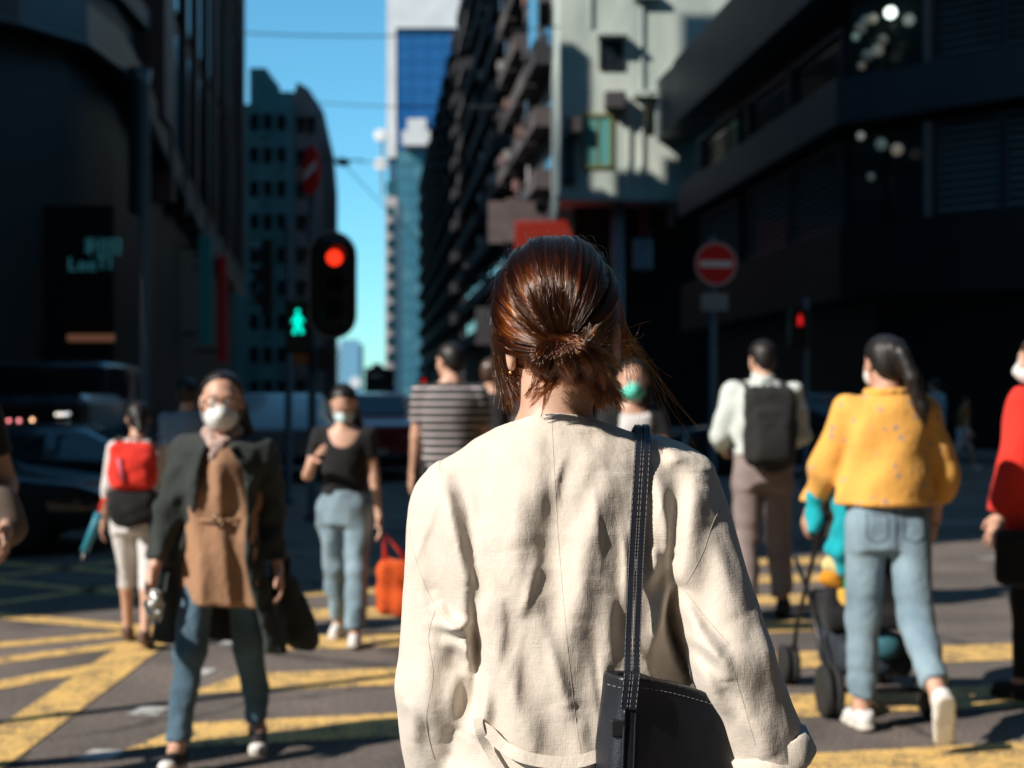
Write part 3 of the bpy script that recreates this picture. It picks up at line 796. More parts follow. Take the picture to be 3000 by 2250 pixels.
MB().box((gx(958, 520), 520, 0), (gx(1048, 520), 540, CAM_H + 160 * 520 / FPX)).build("wall", M_pb, dist_b, off=DB)
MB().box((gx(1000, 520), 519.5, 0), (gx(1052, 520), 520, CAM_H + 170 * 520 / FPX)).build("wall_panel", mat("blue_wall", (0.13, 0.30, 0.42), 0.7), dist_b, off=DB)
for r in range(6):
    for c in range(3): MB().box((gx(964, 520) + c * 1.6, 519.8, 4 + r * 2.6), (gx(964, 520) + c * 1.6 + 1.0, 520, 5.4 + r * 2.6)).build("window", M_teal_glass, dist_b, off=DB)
MB().lathe([(0.001, 0), (2.1, 0), (2.1, 0.3), (0.001, 0.3)], X4(at(1041, 1120, 519.3), 0, R(90)), 24).build("emblem", M_white_wall, dist_b, off=DB)

# teal apartment houses on the left beyond the gap
AB = (-18.8, 112.0, 0.0)
teal_b = thing("apartment_building", "teal rendered apartment house with a grid of small dark windows", "building", AB)
d = 112
MB().box((gx(600, d), d, 0), (gx(858, d), d + 14, CAM_H + 860 * d / FPX)).build("wall", M_teal_wall, teal_b, off=AB)
for a, b, y in ((724, 772, 975), (772, 800, 925), (800, 850, 905)):
    MB().box((gx(a, d), d + 1, CAM_H + 860 * d / FPX), (gx(b, d), d + 8, CAM_H + y * d / FPX)).build("roof_shed", M_teal_wall, teal_b, off=AB)
MA = tmat(face((0, d), (10, d))[0], AB)
for r in range(9):
    for c, px in enumerate((745, 785, 825)):
        z = 1.5 + r * 2.62
        f = window("window", MA, gx(px - 13, d), gx(px + 13, d), z, z + 1.25, teal_b, M_black, M_glass, 0.09, -0.02, False)
        if (r + c) % 2: MB().box((gx(px - 13, d), d - 0.5, z - 0.5), (gx(px + 3, d), d - 0.02, z - 0.05)).build("air_conditioner", M_teal_wall, teal_b, off=AB)
BB = (-16.4, 113.0, 0.0)
pink_b = thing("apartment_building", "narrow pinkish apartment house beside the teal one with a sunlit top", "building", BB)
prof = [(gx(856, 113), 0), (gx(948, 113), 0), (gx(948, 113), CAM_H + 640 * 113 / FPX), (gx(938, 113), CAM_H + 760 * 113 / FPX), (gx(925, 113), CAM_H + 815 * 113 / FPX), (gx(905, 113), CAM_H + 905 * 113 / FPX), (gx(872, 113), CAM_H + 925 * 113 / FPX), (gx(856, 113), CAM_H + 880 * 113 / FPX)]
MB().prism_y(prof, 113, 122).build("wall", M_pink_wall, pink_b, off=BB)
MB2 = tmat(face((0, 113), (10, 113))[0], BB)
for r in range(9):
    for px in (882, 912):
        z = 1.6 + r * 2.6
        window("window", MB2, gx(px - 10, 113), gx(px + 10, 113), z, z + 1.2, pink_b, M_black, M_glass, 0.08, -0.02, False)
    MB().box((gx(870, 113), 112.3, 2.8 + r * 2.6), (gx(935, 113), 112.97, 2.95 + r * 2.6)).build("ledge", M_pink_wall, pink_b, off=BB)

# dim vertical signs along the left frontage
for lab, px, y0, y1, w, c, e in (("teal vertical lightbox sign at the far end of the left building", 603, 690, 1010, 38, (0.01, 0.10, 0.13), 0.05), ("dull red vertical banner sign beside the teal lightbox", 652, 750, 1060, 24, (0.20, 0.012, 0.02), 0.03)):
    d_ = 44.0; o = thing("shop_sign", lab, "sign", at(px, y1, d_), 0, "shop signs along the street"); s_ = d_ / FPX
    MB().rbox((-w * s_ / 2, -0.15, 0), (w * s_ / 2, 0.15, (y1 - y0) * s_), 0.03).build("sign_box", mat("side_sign_%d" % px, c, 0.5, var=0.3, scale=3, emit=c, estr=e * 1.5), o)
    MB().box((-0.9, -0.03, 0.3), (-w * s_ / 2, 0.03, 0.38)).box((-0.9, -0.03, (y1 - y0) * s_ - 0.38), (-w * s_ / 2, 0.03, (y1 - y0) * s_ - 0.3)).build("bracket", M_black, o)
# unseen towers added behind the left frontage to keep the tenement in shade
for lab, pl, h in (("unseen dark tower added behind the left frontage to shade the tenement", [(-62, 78), (-20.5, 78), (-20.5, 97), (-62, 97)], 62), ("unseen lower block added beside the shading tower behind the left frontage", [(-62, 97.2), (-21, 97.2), (-21, 106), (-62, 106)], 23),
                   ("unseen long block added behind the teal apartment house to shade the tenement", [(-90, 130), (-25.5, 130), (-45.5, 238), (-90, 238)], 92)):
    ob = thing("tower_block", lab, "building", ((pl[0][0] + pl[1][0]) / 2, (pl[0][1] + pl[2][1]) / 2, 0)); O_ = tuple(ob.location)
    MB().prism(pl, 0, h).build("wall", M_dark_stone, ob, off=O_)
    for k in range(int(h / 4) - 1): MB().prism(inset(pl, -0.06), 4 + k * 4, 5.8 + k * 4).build("window_band", M_glass, ob, off=O_)

# overhead wires
M_wire = mat("wire", (0.02, 0.025, 0.03), 0.6)
def wire(label, a, b, sag, r=0.018, n=14):
    a = Vector(a); b = Vector(b); P = []
    for i in range(n + 1):
        t = i / n; P.append(a.lerp(b, t) - Vector((0, 0, sag * 4 * t * (1 - t))))
    c = (a + b) / 2
    o = MB().tube([p - a for p in P], r, 5).build("overhead_wire", M_wire); o.location = a
    tag(o, label, "wire", "overhead wires across the street"); return o
wire("topmost wire strung across the street from the dark building", at(712, 96, 60), at(1640, 78, 58), 0.25, 0.03)
wire("middle wire crossing the sky beside the glass tower", at(925, 300, 113), at(1500, 310, 84), 0.2, 0.04)
wire("low span wire that carries the small street lantern", at(945, 455, 113), at(1440, 470, 100), 0.5, 0.045)
wire("slanting wire running down from the small street lantern", at(1005, 478, 111), at(1290, 760, 100), 0.2, 0.04)
ln = thing("street_lantern", "small dark lantern hanging from a span wire in the sky gap", "lantern", at(1004, 474, 110))
MB().lathe([(0.08, 0.4), (0.12, 0.2), (0.55, 0.05), (0.6, -0.12), (0.3, -0.3), (0.05, -0.34)], None, 14).build("lamp_shade", M_wire, ln, True)
MB().tube([(-1.6, 0, 0.12), (1.6, 0, 0.12)], 0.06, 6).build("cross_bar", M_wire, ln)
# ------------------------------------------------------------------ signals, signs, posts
M_pole = mat("galvanised_pole", (0.10, 0.135, 0.15), 0.5, metal=0.3, var=0.2, scale=6)
M_sigblack = mat("signal_black", (0.008, 0.009, 0.010), 0.45)
M_redlamp = mat("red_lamp", (0.3, 0.01, 0.005), 0.3, emit=(1.0, 0.035, 0.012), estr=1.15)
M_greenlamp = mat("green_lamp", (0.0, 0.3, 0.25), 0.3, emit=(0.0, 0.78, 0.56), estr=1.15)
M_offlens = mat("unlit_lens", (0.012, 0.014, 0.016), 0.15)
M_signred = mat("sign_red", (0.74, 0.020, 0.022), 0.45)
M_signwhite = mat("sign_white", (0.82, 0.82, 0.80), 0.45)

def stadium(w, h, n=12):
    r = w / 2; P = []
    for i in range(n + 1): t = math.pi * i / n; P.append((r * math.cos(t), h / 2 - r + r * math.sin(t)))
    for i in range(n + 1): t = math.pi + math.pi * i / n; P.append((r * math.cos(t), -h / 2 + r + r * math.sin(t)))
    return P
def circle(r, n=28): return [(r * math.cos(2 * math.pi * i / n), r * math.sin(2 * math.pi * i / n)) for i in range(n)]

def visor(r, depth, M):
    b = MB(); V = []; F = []; n = 12
    for rr in (r, r - 0.008):
        for dd in (0, 1):
            for i in range(n + 1):
                t = R(-30) + R(240) * i / n; k = 1.0 if not dd else (0.35 + 0.65 * max(0, math.sin(t)))
                V.append(M @ Vector((rr * math.cos(t), -depth * k * dd, rr * math.sin(t))))
    m = n + 1
    for i in range(n):
        F += [(i, i + 1, m + i + 1, m + i), (2 * m + i, 3 * m + i, 3 * m + i + 1, 2 * m + i + 1), (m + i, m + i + 1, 3 * m + i + 1, 3 * m + i)]
    return b.add(V, F)

def signal_head(parent, M, lit, board=True, spacing=0.29):
    if board:
        MB().prism_y(stadium(0.52, 1.19), 0.02, 0.035, M).build("backing_board", M_sigblack, parent)
        O = stadium(0.54, 1.21); I = stadium(0.50, 1.17); V = [M @ Vector((x, 0.012, z)) for x, z in O + I]; n = len(O)
        MB().add(V, [(i, (i + 1) % n, n + (i + 1) % n, n + i) for i in range(n)]).build("board_edge", mat("board_edge", (0.30, 0.32, 0.33), 0.5), parent)
    MB().rbox((-0.15, -0.14, -0.51), (0.15, 0.01, 0.51), 0.03, M).build("housing", M_sigblack, parent)
    for i, z in enumerate((spacing, 0, -spacing)):
        Mi = M @ Matrix.Translation((0, -0.142, z))
        MB().prism_y(circle(0.088), -0.012, 0.0, Mi).build("lens", M_redlamp if lit == i else M_offlens, parent)
        visor(0.125, 0.2, Mi).build("visor", M_sigblack, parent)

def pole(parent, h, r=0.045, name="pole"):
    MB().lathe([(r * 1.8, 0), (r * 1.8, 0.05), (r, 0.08), (r, h), (r * 0.6, h + 0.02)], None, 14).build(name, M_pole, parent, True)

def walking_man(M, s, y):
    b = MB()
    b.lathe([(0.001, -0.001), (0.017 * s, -0.001), (0.017 * s, 0.004), (0.001, 0.004)], M @ X4((0, y, 0.085 * s), 0, R(90)), 12)
    for a, c, r in (((0, 0.06), (0, 0.0), 0.021), ((-0.008, 0.05), (-0.045, 0.0), 0.009), ((0.008, 0.05), (0.045, 0.005), 0.009), ((-0.005, 0.0), (-0.03, -0.09), 0.013), ((0.005, 0), (0.035, -0.085), 0.013)):
        b.tube([M @ Vector((a[0] * s, y, a[1] * s)), M @ Vector((c[0] * s, y, c[1] * s))], r * s, 8)
    return b

def ped_box(parent, loc, red):
    M = Matrix.Translation(loc)
    MB().rbox((-0.15, -0.08, -0.29), (0.15, 0.1, 0.29), 0.02, M).build("walk_signal_box", M_sigblack, parent)
    zc = 0.14 if red else -0.0
    if red:
        walking_man(M @ Matrix.Translation((0, 0, 0.13)), 0.9, -0.09).build("standing_figure", mat("dim_red_lamp", (0.3, 0.01, 0.01), 0.3, emit=(1.0, 0.02, 0.02), estr=0.65), parent)
    else:
        walking_man(M @ Matrix.Translation((0, 0, 0.05)), 1.45, -0.09).build("walking_figure", M_greenlamp, parent)
    for z in (0.28, 0.0) if red else (0.28,):
        MB().box((-0.15, -0.26, z - 0.01), (0.15, -0.08, z), M).build("hood", M_sigblack, parent)
    return M

p = at(915, 1165, 16.0)
ts = thing("traffic_signal", "black traffic signal with a lit red lens and green walking figure beside it", "traffic signal", (p.x, 16.0, 0))
pole(ts, 4.15, 0.05)
signal_head(ts, X4((gx(980, 16) - p.x, -0.15, at(0, 838, 16).z), R(14)), 0)
MB().tube([(0, 0, 2.9), (0.25, 0, 2.9)], 0.03, 8).tube([(0, 0, 2.35), (0.25, 0, 2.35)], 0.03, 8).build("bracket", M_sigblack, ts)
ped_box(ts, (gx(885, 16) - p.x - 0.02, -0.1, at(0, 960, 16).z), False)
MB().rbox((-0.2, -0.14, 1.74), (-0.03, -0.02, 1.92), 0.01).build("push_button_box", mat("orange_box", (0.30, 0.10, 0.02), 0.5), ts)
MB().rbox((0.08, -0.14, 1.68), (0.24, 0.02, 1.95), 0.01).build("control_box", M_sigblack, ts)
s_ = thing("no_entry_sign", "turned red no entry disc seen edge-on above the traffic signal", "road sign", (p.x - 0.01, 16.0, 0), 0, "no entry signs")
Md = X4((0.0, -0.1, at(0, 503, 16).z), R(-62)) @ Matrix.Rotation(R(-14), 4, "Y")
MB().prism_y(circle(0.275), 0, 0.02, Md).build("disc", M_signred, s_)
MB().box((-0.2, -0.004, -0.045), (0.2, 0.0, 0.045), Md).build("white_bar", M_signwhite, s_)
MB().box((-0.02, 0.02, -0.15), (0.02, 0.1, 0.15), Md).build("clamp", M_pole, s_)

p = at(845, 1165, 18.5)
t2 = thing("traffic_signal", "dark traffic signal seen side-on with visors pointing left", "traffic signal", (p.x, 18.5, 0))
pole(t2, 3.6, 0.05)
signal_head(t2, X4((-0.22, 0.05, 2.95), R(-80)), None, False)

p = at(2088, 1165, 20.0)
ne = thing("no_entry_sign", "red no entry disc facing the camera on a grey post at right", "road sign", (p.x, 20.0, 0), 0, "no entry signs")
pole(ne, 3.62, 0.055)
M0 = X4((gx(2095, 20) - p.x, -0.09, at(0, 775, 20).z), R(8))
MB().prism_y(circle(0.29), 0, 0.02, M0).build("disc", M_signred, ne)
O = circle(0.30, 32); I = circle(0.285, 32); V = [M0 @ Vector((x, -0.003, z)) for x, z in O + I]
MB().add(V, [(i, (i + 1) % 32, 32 + (i + 1) % 32, 32 + i) for i in range(32)]).build("rim", M_signwhite, ne)
MB().box((-0.225, -0.004, -0.045), (0.225, 0.0, 0.045), M0).build("white_bar", M_signwhite, ne)
MB().rbox((-0.17, -0.09, at(0, 912, 20).z), (0.20, -0.07, at(0, 862, 20).z), 0.004).build("plate", mat("grey_plate", (0.30, 0.32, 0.33), 0.5), ne)

p = at(2360, 1165, 22.0)
t3 = thing("pedestrian_signal", "pedestrian signal with a red standing figure beside the dark building", "traffic signal", (p.x, 22.0, 0))
pole(t3, 2.9, 0.05)
ped_box(t3, (gx(2335, 22) - p.x, -0.15, at(0, 965, 22).z), True)
p = at(1243, 1165, 34.0)
t4 = thing("pedestrian_signal", "far pedestrian signal with a dull red figure near the striped shirt", "traffic signal", (p.x, 34.0, 0))
pole(t4, 2.3, 0.05); ped_box(t4, (0, -0.15, 1.62), True)

# lamp post standing out of the frame: its long shadow crosses the foreground
lp = thing("lamp_post", "grey street lamp post at the kerb on the left", "lamp post", (-4.6, 4.5, 0))
MB().tube([(0, 0, 0), (0, 0, 4.2), (0.1, 0.1, 4.6), (0.5, 0.4, 4.8)], 0.045, 10).build("pole", M_pole, lp)
MB().rbox((0.3, 0.3, 4.72), (0.8, 0.55, 4.86), 0.03).build("lamp_head", M_pole, lp)

# ------------------------------------------------------------------ vehicles
M_tyre = mat("tyre", (0.012, 0.012, 0.012), 0.85)
M_rim = mat("alloy", (0.30, 0.31, 0.32), 0.35, metal=0.8)
M_cglass = mat("car_glass", (0.008, 0.011, 0.014), 0.05, spec=0.8)
M_tail = mat("tail_lamp", (0.35, 0.02, 0.02), 0.2)
M_head = mat("head_lamp", (0.5, 0.5, 0.5), 0.1)
M_plate = mat("number_plate", (0.6, 0.6, 0.5), 0.5)

def vehicle(name, label, st, width, paint, loc, rotz, roof_m=None, glass_from=None, wheels=(0.18, 0.80), wr=0.31, cat="car"):
    """st: stations (x along the length, underside z, belt z, roof z, belt half width, roof half width); nose at +x"""
    t = thing(name, label, cat, loc, rotz, None)
    V = []; F = []; n = 10
    for (x, zu, zb, zr, wb, wr_) in st:
        zr = max(zr, zb + 0.005)
        half_ = [(wb * 0.90, zu), (wb, zu + (zb - zu) * 0.35), (wb * 0.985, zb), (wr_ if zr > zb + 0.05 else wb * 0.93, zr - 0.05 if zr > zb + 0.1 else zr), (wr_ * 0.8 if zr > zb + 0.05 else wb * 0.7, zr)]
        for y, z in half_: V.append((x, y, z))
        for y, z in half_[::-1]: V.append((x, -y, z))
    for i in range(len(st) - 1):
        for j in range(n): F.append((i * n + j, i * n + (j + 1) % n, (i + 1) * n + (j + 1) % n, (i + 1) * n + j))
    F.append(tuple(range(n))[::-1]); F.append(tuple(range((len(st) - 1) * n, len(st) * n)))
    me = mesh("body", V, F, True); body = link("body", me, t, paint)
    me.materials.append(roof_m or paint)
    cab = [i for i, s in enumerate(st) if s[3] > s[2] + 0.15]
    for f in me.polygons:
        if min(V[v][2] for v in f.vertices) > max(s[2] for s in st) + 0.12: f.material_index = 1
    bv = body.modifiers.new("bevel", 'BEVEL'); bv.width = 0.03; bv.segments = 2; bv.limit_method = 'ANGLE'; bv.angle_limit = R(25)
    # panes, a little proud of the cabin
    for i in range(len(st) - 1):
        a, b = st[i], st[i + 1]
        if a[3] - a[2] > 0.3 and b[3] - b[2] > 0.3:
            for sy in (1, -1):
                P = []
                for s, u in ((a, 0.10), (b, 0.10), (b, 0.80), (a, 0.80)):
                    xx = s[0] + (0.06 if s is a else -0.06); top = s[3] - 0.05
                    P.append((xx, sy * (s[4] * 0.985 + (s[5] - s[4] * 0.985) * u + 0.006), s[2] + (top - s[2]) * u))
                link("side_window", mesh("side_window", P, [(0, 1, 2, 3) if sy < 0 else (3, 2, 1, 0)]), t, M_cglass)
        elif abs((a[3] - a[2]) - (b[3] - b[2])) > 0.3:
            lo, hi = (a, b) if a[3] < b[3] else (b, a); sx = -0.012 if lo is a else 0.012
            P = []
            for u, s in ((0.12, -1), (0.12, 1), (0.88, 1), (0.88, -1)):
                x = lo[0] + (hi[0] - lo[0]) * u; z = lo[3] + (hi[3] - lo[3]) * u; w = (lo[4] * 0.72 + (hi[5] * 0.8 - lo[4] * 0.72) * u) * 0.98
                P.append((x + sx, s * w, z + 0.012))
            link("windscreen" if lo is b else "rear_window", mesh("windscreen", P, [(0, 1, 2, 3) if lo is a else (3, 2, 1, 0)]), t, M_cglass)
    L0, L1 = st[0][0], st[-1][0]
    for u in wheels:
        for sy in (1, -1):
            x = L0 + (L1 - L0) * u; Mw = X4((x, sy * (width / 2 - 0.09), wr), 0, R(90))
            w = MB().lathe([(wr * 0.62, -0.1), (wr * 0.95, -0.1), (wr, -0.07), (wr, 0.07), (wr * 0.95, 0.1), (wr * 0.62, 0.1)], Mw, 22).build("wheel", M_tyre, t, True)
            MB().lathe([(wr * 0.1, -0.085), (wr * 0.6, -0.09), (wr * 0.62, 0.09), (wr * 0.1, 0.085)], Mw, 14).build("rim", M_rim, w)
    a, b = st[0], st[-1]
    for sy in (1, -1):
        z = a[1] + (a[2] - a[1]) * 0.62
        MB().rbox((a[0] - 0.02, sy * a[4] * 0.72 - 0.16, z - 0.08), (a[0] + 0.05, sy * a[4] * 0.72 + 0.16, z + 0.08), 0.015).build("tail_lamp", M_tail, t)
        z = b[1] + (b[2] - b[1]) * 0.62
        MB().rbox((b[0] - 0.05, sy * b[4] * 0.7 - 0.15, z - 0.07), (b[0] + 0.02, sy * b[4] * 0.7 + 0.15, z + 0.07), 0.015).build("headlight", M_head, t)
    MB().box((a[0] - 0.03, -0.24, a[1] + 0.12), (a[0] - 0.005, 0.24, a[1] + 0.23)).build("number_plate", M_plate, t)
    MB().rbox((a[0] - 0.06, -a[4] * 0.93, a[1]), (a[0] + 0.1, a[4] * 0.93, a[1] + 0.16), 0.03).build("bumper", M_sigblack, t)
    MB().rbox((b[0] - 0.1, -b[4] * 0.93, b[1]), (b[0] + 0.06, b[4] * 0.93, b[1] + 0.16), 0.03).build("bumper", M_sigblack, t)
    return t

def sedan(h=1.45, L=4.5, w=1.74):
    k = h / 1.45; hw = w / 2
    return [(-L / 2, 0.30, 0.88 * k, 0.90 * k, hw * 0.90, hw * 0.7), (-L / 2 + 0.25, 0.22, 0.94 * k, 0.96 * k, hw * 0.98, hw * 0.7), (-L * 0.30, 0.2, 0.95 * k, 1.02 * k, hw, hw * 0.7), (-L * 0.16, 0.2, 0.93 * k, h - 0.03, hw, hw * 0.72),
            (0.02 * L, 0.2, 0.91 * k, h, hw, hw * 0.74), (0.10 * L, 0.2, 0.90 * k, h - 0.06, hw, hw * 0.72), (0.25 * L, 0.2, 0.88 * k, 0.93 * k, hw, hw * 0.7), (0.42 * L, 0.22, 0.78 * k, 0.80 * k, hw * 0.97, hw * 0.7), (L / 2, 0.3, 0.62 * k, 0.64 * k, hw * 0.86, hw * 0.6)]
def van(h=2.0, L=4.8, w=1.8):
    hw = w / 2
    return [(-L / 2, 0.35, 1.1, h - 0.06, hw * 0.96, hw * 0.84), (-L / 2 + 0.15, 0.25, 1.1, h, hw, hw * 0.86), (-L * 0.1, 0.22, 1.08, h, hw, hw * 0.86), (L * 0.2, 0.22, 1.05, h - 0.05, hw, hw * 0.84), (L * 0.36, 0.24, 1.0, 1.06, hw * 0.98, hw * 0.7), (L / 2, 0.3, 0.85, 0.88, hw * 0.88, hw * 0.6)]

M_carblack = mat("car_paint_black", (0.012, 0.014, 0.018), 0.18, coat=0.6)
M_cardark = mat("car_paint_navy", (0.014, 0.022, 0.034), 0.2, coat=0.6)
M_taxired = mat("taxi_red", (0.26, 0.015, 0.015), 0.25, coat=0.5)
M_silver = mat("roof_silver", (0.38, 0.46, 0.50), 0.35, coat=0.4)  # silver roof paint with the sky's blue put into the colour
M_vangrey = mat("van_grey", (0.20, 0.22, 0.22), 0.3, coat=0.4)
vehicle("car", "low black coupe waiting at the left edge of the crossing", sedan(1.13, 4.4, 1.8), 1.8, M_carblack, (-5.75, 13.0, 0), R(8))
vehicle("car", "dark navy car waiting behind the child with the red backpack", sedan(1.10, 4.3, 1.76), 1.76, M_cardark, (-5.2, 16.3, 0), R(5))
vehicle("taxi", "red taxi with a silver roof seen from behind the phone user", sedan(1.47, 4.5, 1.72), 1.72, M_taxired, (gx(1065, 24), 25.5, 0), R(96), M_silver, cat="taxi")
vehicle("van", "grey van with a sky tinted pale roof behind the woman in the dark coat", van(1.46, 4.4, 1.75), 1.75, M_vangrey, (gx(765, 23), 25.0, 0), R(-80), M_silver, cat="van")
vehicle("car", "dark car in the shade behind the man with the backpack", sedan(1.5, 4.5, 1.76), 1.76, M_carblack, (gx(2330, 25.5), 25.5, 0), R(172))
vehicle("van", "dark van in the shade at the foot of the left building", van(1.9, 5.0, 1.85), 1.85, M_carblack, (-8.2, 21.0, 0), R(178), cat="van")

# lit lamps of traffic waiting at far left
q = thing("minibus", "dark minibus with small red and white lights at far left", "minibus", (-7.6, 19.0, 0))
MB().rbox((-2.6, -0.95, 0.35), (2.2, 0.95, 1.42), 0.12).build("body", M_carblack, q)
MB().rbox((-2.55, -0.962, 0.95), (2.1, -0.955, 1.28), 0.003).build("side_window", M_cglass, q)
for x in (-1.6, 1.4):
    w = MB().lathe([(0.2, -0.1), (0.34, -0.1), (0.36, 0), (0.34, 0.1), (0.2, 0.1)], X4((x, -0.9, 0.36), 0, R(90)), 18).build("wheel", M_tyre, q, True)
    MB().lathe([(0.03, -0.08), (0.2, -0.09), (0.2, 0.09), (0.03, 0.08)], X4((x, -0.9, 0.36), 0, R(90)), 12).build("rim", M_rim, w)
for px, py, c, e in ((25, 1232, (1, 0.25, 0.28), 2.2), (55, 1232, (1, 0.3, 0.32), 2.2), (94, 1230, (1, 0.55, 0.3), 3.0), (166, 1214, (1, 0.9, 0.8), 1.5), (178, 1214, (1, 0.9, 0.8), 1.8), (190, 1213, (0.9, 0.9, 0.9), 1.3), (200, 1212, (0.8, 0.9, 0.9), 0.8)):
    P_ = at(px, py, 18.0) - Vector((-7.6, 19.0, 0))
    MB().lathe([(0.001, -0.022), (0.022, 0), (0.001, 0.022)], Matrix.Translation(P_), 10).build("marker_lamp", mat("marker_%d" % px, c, 0.4, emit=c, estr=e * 1.3), q)

# double-deck tram far down the street
tr = thing("tram", "dark double-deck tram far down the street below the sky", "tram", (gx(1100, 140), 140, 0))
MB().rbox((-1.1, 0, 0.4), (1.1, 9, 3.9), 0.15).build("body", mat("tram_green", (0.012, 0.03, 0.03), 0.4), tr)
MB().rbox((-1.15, -0.1, 3.9), (1.15, 9.1, 4.35), 0.2).build("roof", mat("tram_roof", (0.03, 0.035, 0.035), 0.5), tr)
MB().rbox((-0.45, 1, 4.35), (0.45, 3, 4.75), 0.1).build("roof_box", M_sigblack, tr)
for z0, z1 in ((1.3, 2.2), (2.6, 3.1)):
    for k in range(2): MB().box((-1.0 + k * 1.02, -0.06, z0), (-0.02 + k * 1.02, -0.01, z1)).build("front_window", M_glass, tr)
MB().box((-0.75, -0.08, 3.2), (0.75, -0.02, 3.75)).build("destination_panel", M_black, tr)
t = text_mesh("ATD", 0.55, 0.01); o = link("lettering", t, tr, M_white_sign); o.location = (0, -0.1, 3.47); o.rotation_euler = (R(90), 0, 0)
# ------------------------------------------------------------------ people
M_skin = mat("skin", (0.56, 0.34, 0.24), 0.5, var=0.12, scale=18, sss=0.12, col2=(0.50, 0.27, 0.19))
M_skin2 = mat("skin_tanned", (0.42, 0.24, 0.16), 0.5, var=0.12, scale=18, sss=0.1)
M_hair = mat("black_hair", (0.012, 0.009, 0.008), 0.46, spec=0.4, bump=0.25, bscale=120, stretch=(1, 1, 0.12))
M_hairbrown = mat("brown_hair", (0.05, 0.024, 0.016), 0.36, spec=0.6, bump=0.25, bscale=120, stretch=(1, 1, 0.12))
M_eye = mat("eye_white", (0.7, 0.68, 0.66), 0.2)
M_iris = mat("iris_brown", (0.02, 0.012, 0.008), 0.1)
M_lip = mat("lips", (0.40, 0.15, 0.13), 0.4)
M_mask = mat("white_mask", (0.72, 0.72, 0.70), 0.8, var=0.05, scale=40)
M_maskblue = mat("pale_blue_mask", (0.52, 0.68, 0.72), 0.8, var=0.05, scale=40)
M_maskgreen = mat("green_mask", (0.10, 0.56, 0.44), 0.8, var=0.05, scale=40)
def fabric(name, col, var=0.2, scale=9.0, rough=0.9, bump=0.25, col2=None):
    return mat(name, col, rough, var=var, scale=scale, bump=0.55, bscale=34, stretch=(1.2, 1.2, 0.8), sheen=0.1, spec=0.25, col2=col2)
M_denim = fabric("blue_denim", (0.105, 0.185, 0.25), 0.5, 7, col2=(0.055, 0.10, 0.14))
M_denimlight = fabric("faded_denim", (0.23, 0.32, 0.375), 0.35, 6, col2=(0.14, 0.21, 0.26))
M_blackcloth = fabric("black_cloth", (0.014, 0.014, 0.016), 0.2)
M_coat = fabric("dark_grey_green_coat", (0.036, 0.044, 0.042), 0.3, 8)
M_tan = fabric("tan_cloth", (0.36, 0.20, 0.115), 0.15, 7)
M_scarf = fabric("pinkish_scarf", (0.46, 0.33, 0.29), 0.3, 14)
M_white = fabric("white_cloth", (0.62, 0.60, 0.59), 0.08)
M_paleshirt = fabric("pale_mint_shirt", (0.55, 0.60, 0.57), 0.08)
M_taupe = fabric("taupe_trousers", (0.25, 0.20, 0.19), 0.12)
M_red = fabric("red_cloth", (0.72, 0.036, 0.022), 0.12)
M_bluecloth = fabric("pale_blue_cloth", (0.16, 0.36, 0.50), 0.1)
M_bluegrey = fabric("grey_blue_cloth", (0.20, 0.27, 0.36), 0.1)
M_orangecloth = fabric("ochre_cloth", (0.36, 0.15, 0.03), 0.1)
M_shoewhite = mat("white_canvas_shoe", (0.66, 0.65, 0.63), 0.7, var=0.1, scale=25)
M_solewhite = mat("rubber_sole", (0.56, 0.52, 0.45), 0.7, var=0.15, scale=20)
M_shoeblack = mat("black_canvas_shoe", (0.012, 0.012, 0.013), 0.7)
M_leather = mat("brown_leather", (0.10, 0.05, 0.03), 0.5)

def yellow_print():
    m = fabric("mustard_floral_cloth", (0.80, 0.395, 0.085), 0.10, 6)
    N, L, b = nodes_of(m)
    tc = N.new("ShaderNodeTexCoord"); v = N.new("ShaderNodeTexVoronoi"); v.inputs["Scale"].default_value = 16.0; v.inputs["Randomness"].default_value = 0.85
    L.new(tc.outputs["Object"], v.inputs["Vector"])
    n = N.new("ShaderNodeTexNoise"); n.inputs["Scale"].default_value = 70; L.new(tc.outputs["Object"], n.inputs["Vector"])
    ad = N.new("ShaderNodeMath"); ad.operation = 'MULTIPLY_ADD'; ad.inputs[1].default_value = 0.35; L.new(n.outputs["Fac"], ad.inputs[0]); L.new(v.outputs["Distance"], ad.inputs[2])
    r = N.new("ShaderNodeValToRGB"); r.color_ramp.elements[0].position = 0.34; r.color_ramp.elements[0].color = (1, 1, 1, 1); r.color_ramp.elements[1].position = 0.40; r.color_ramp.elements[1].color = (0, 0, 0, 1)
    L.new(ad.outputs[0], r.inputs[0])
    src = b.inputs["Base Color"].links[0].from_socket
    mx = N.new("ShaderNodeMix"); mx.data_type = 'RGBA'; mx.inputs[7].default_value = (0.42, 0.27, 0.20, 1)
    L.new(r.outputs[0], mx.inputs[0]); L.new(src, mx.inputs[6]); L.new(mx.outputs[2], b.inputs["Base Color"])
    return m
M_mustard = yellow_print()
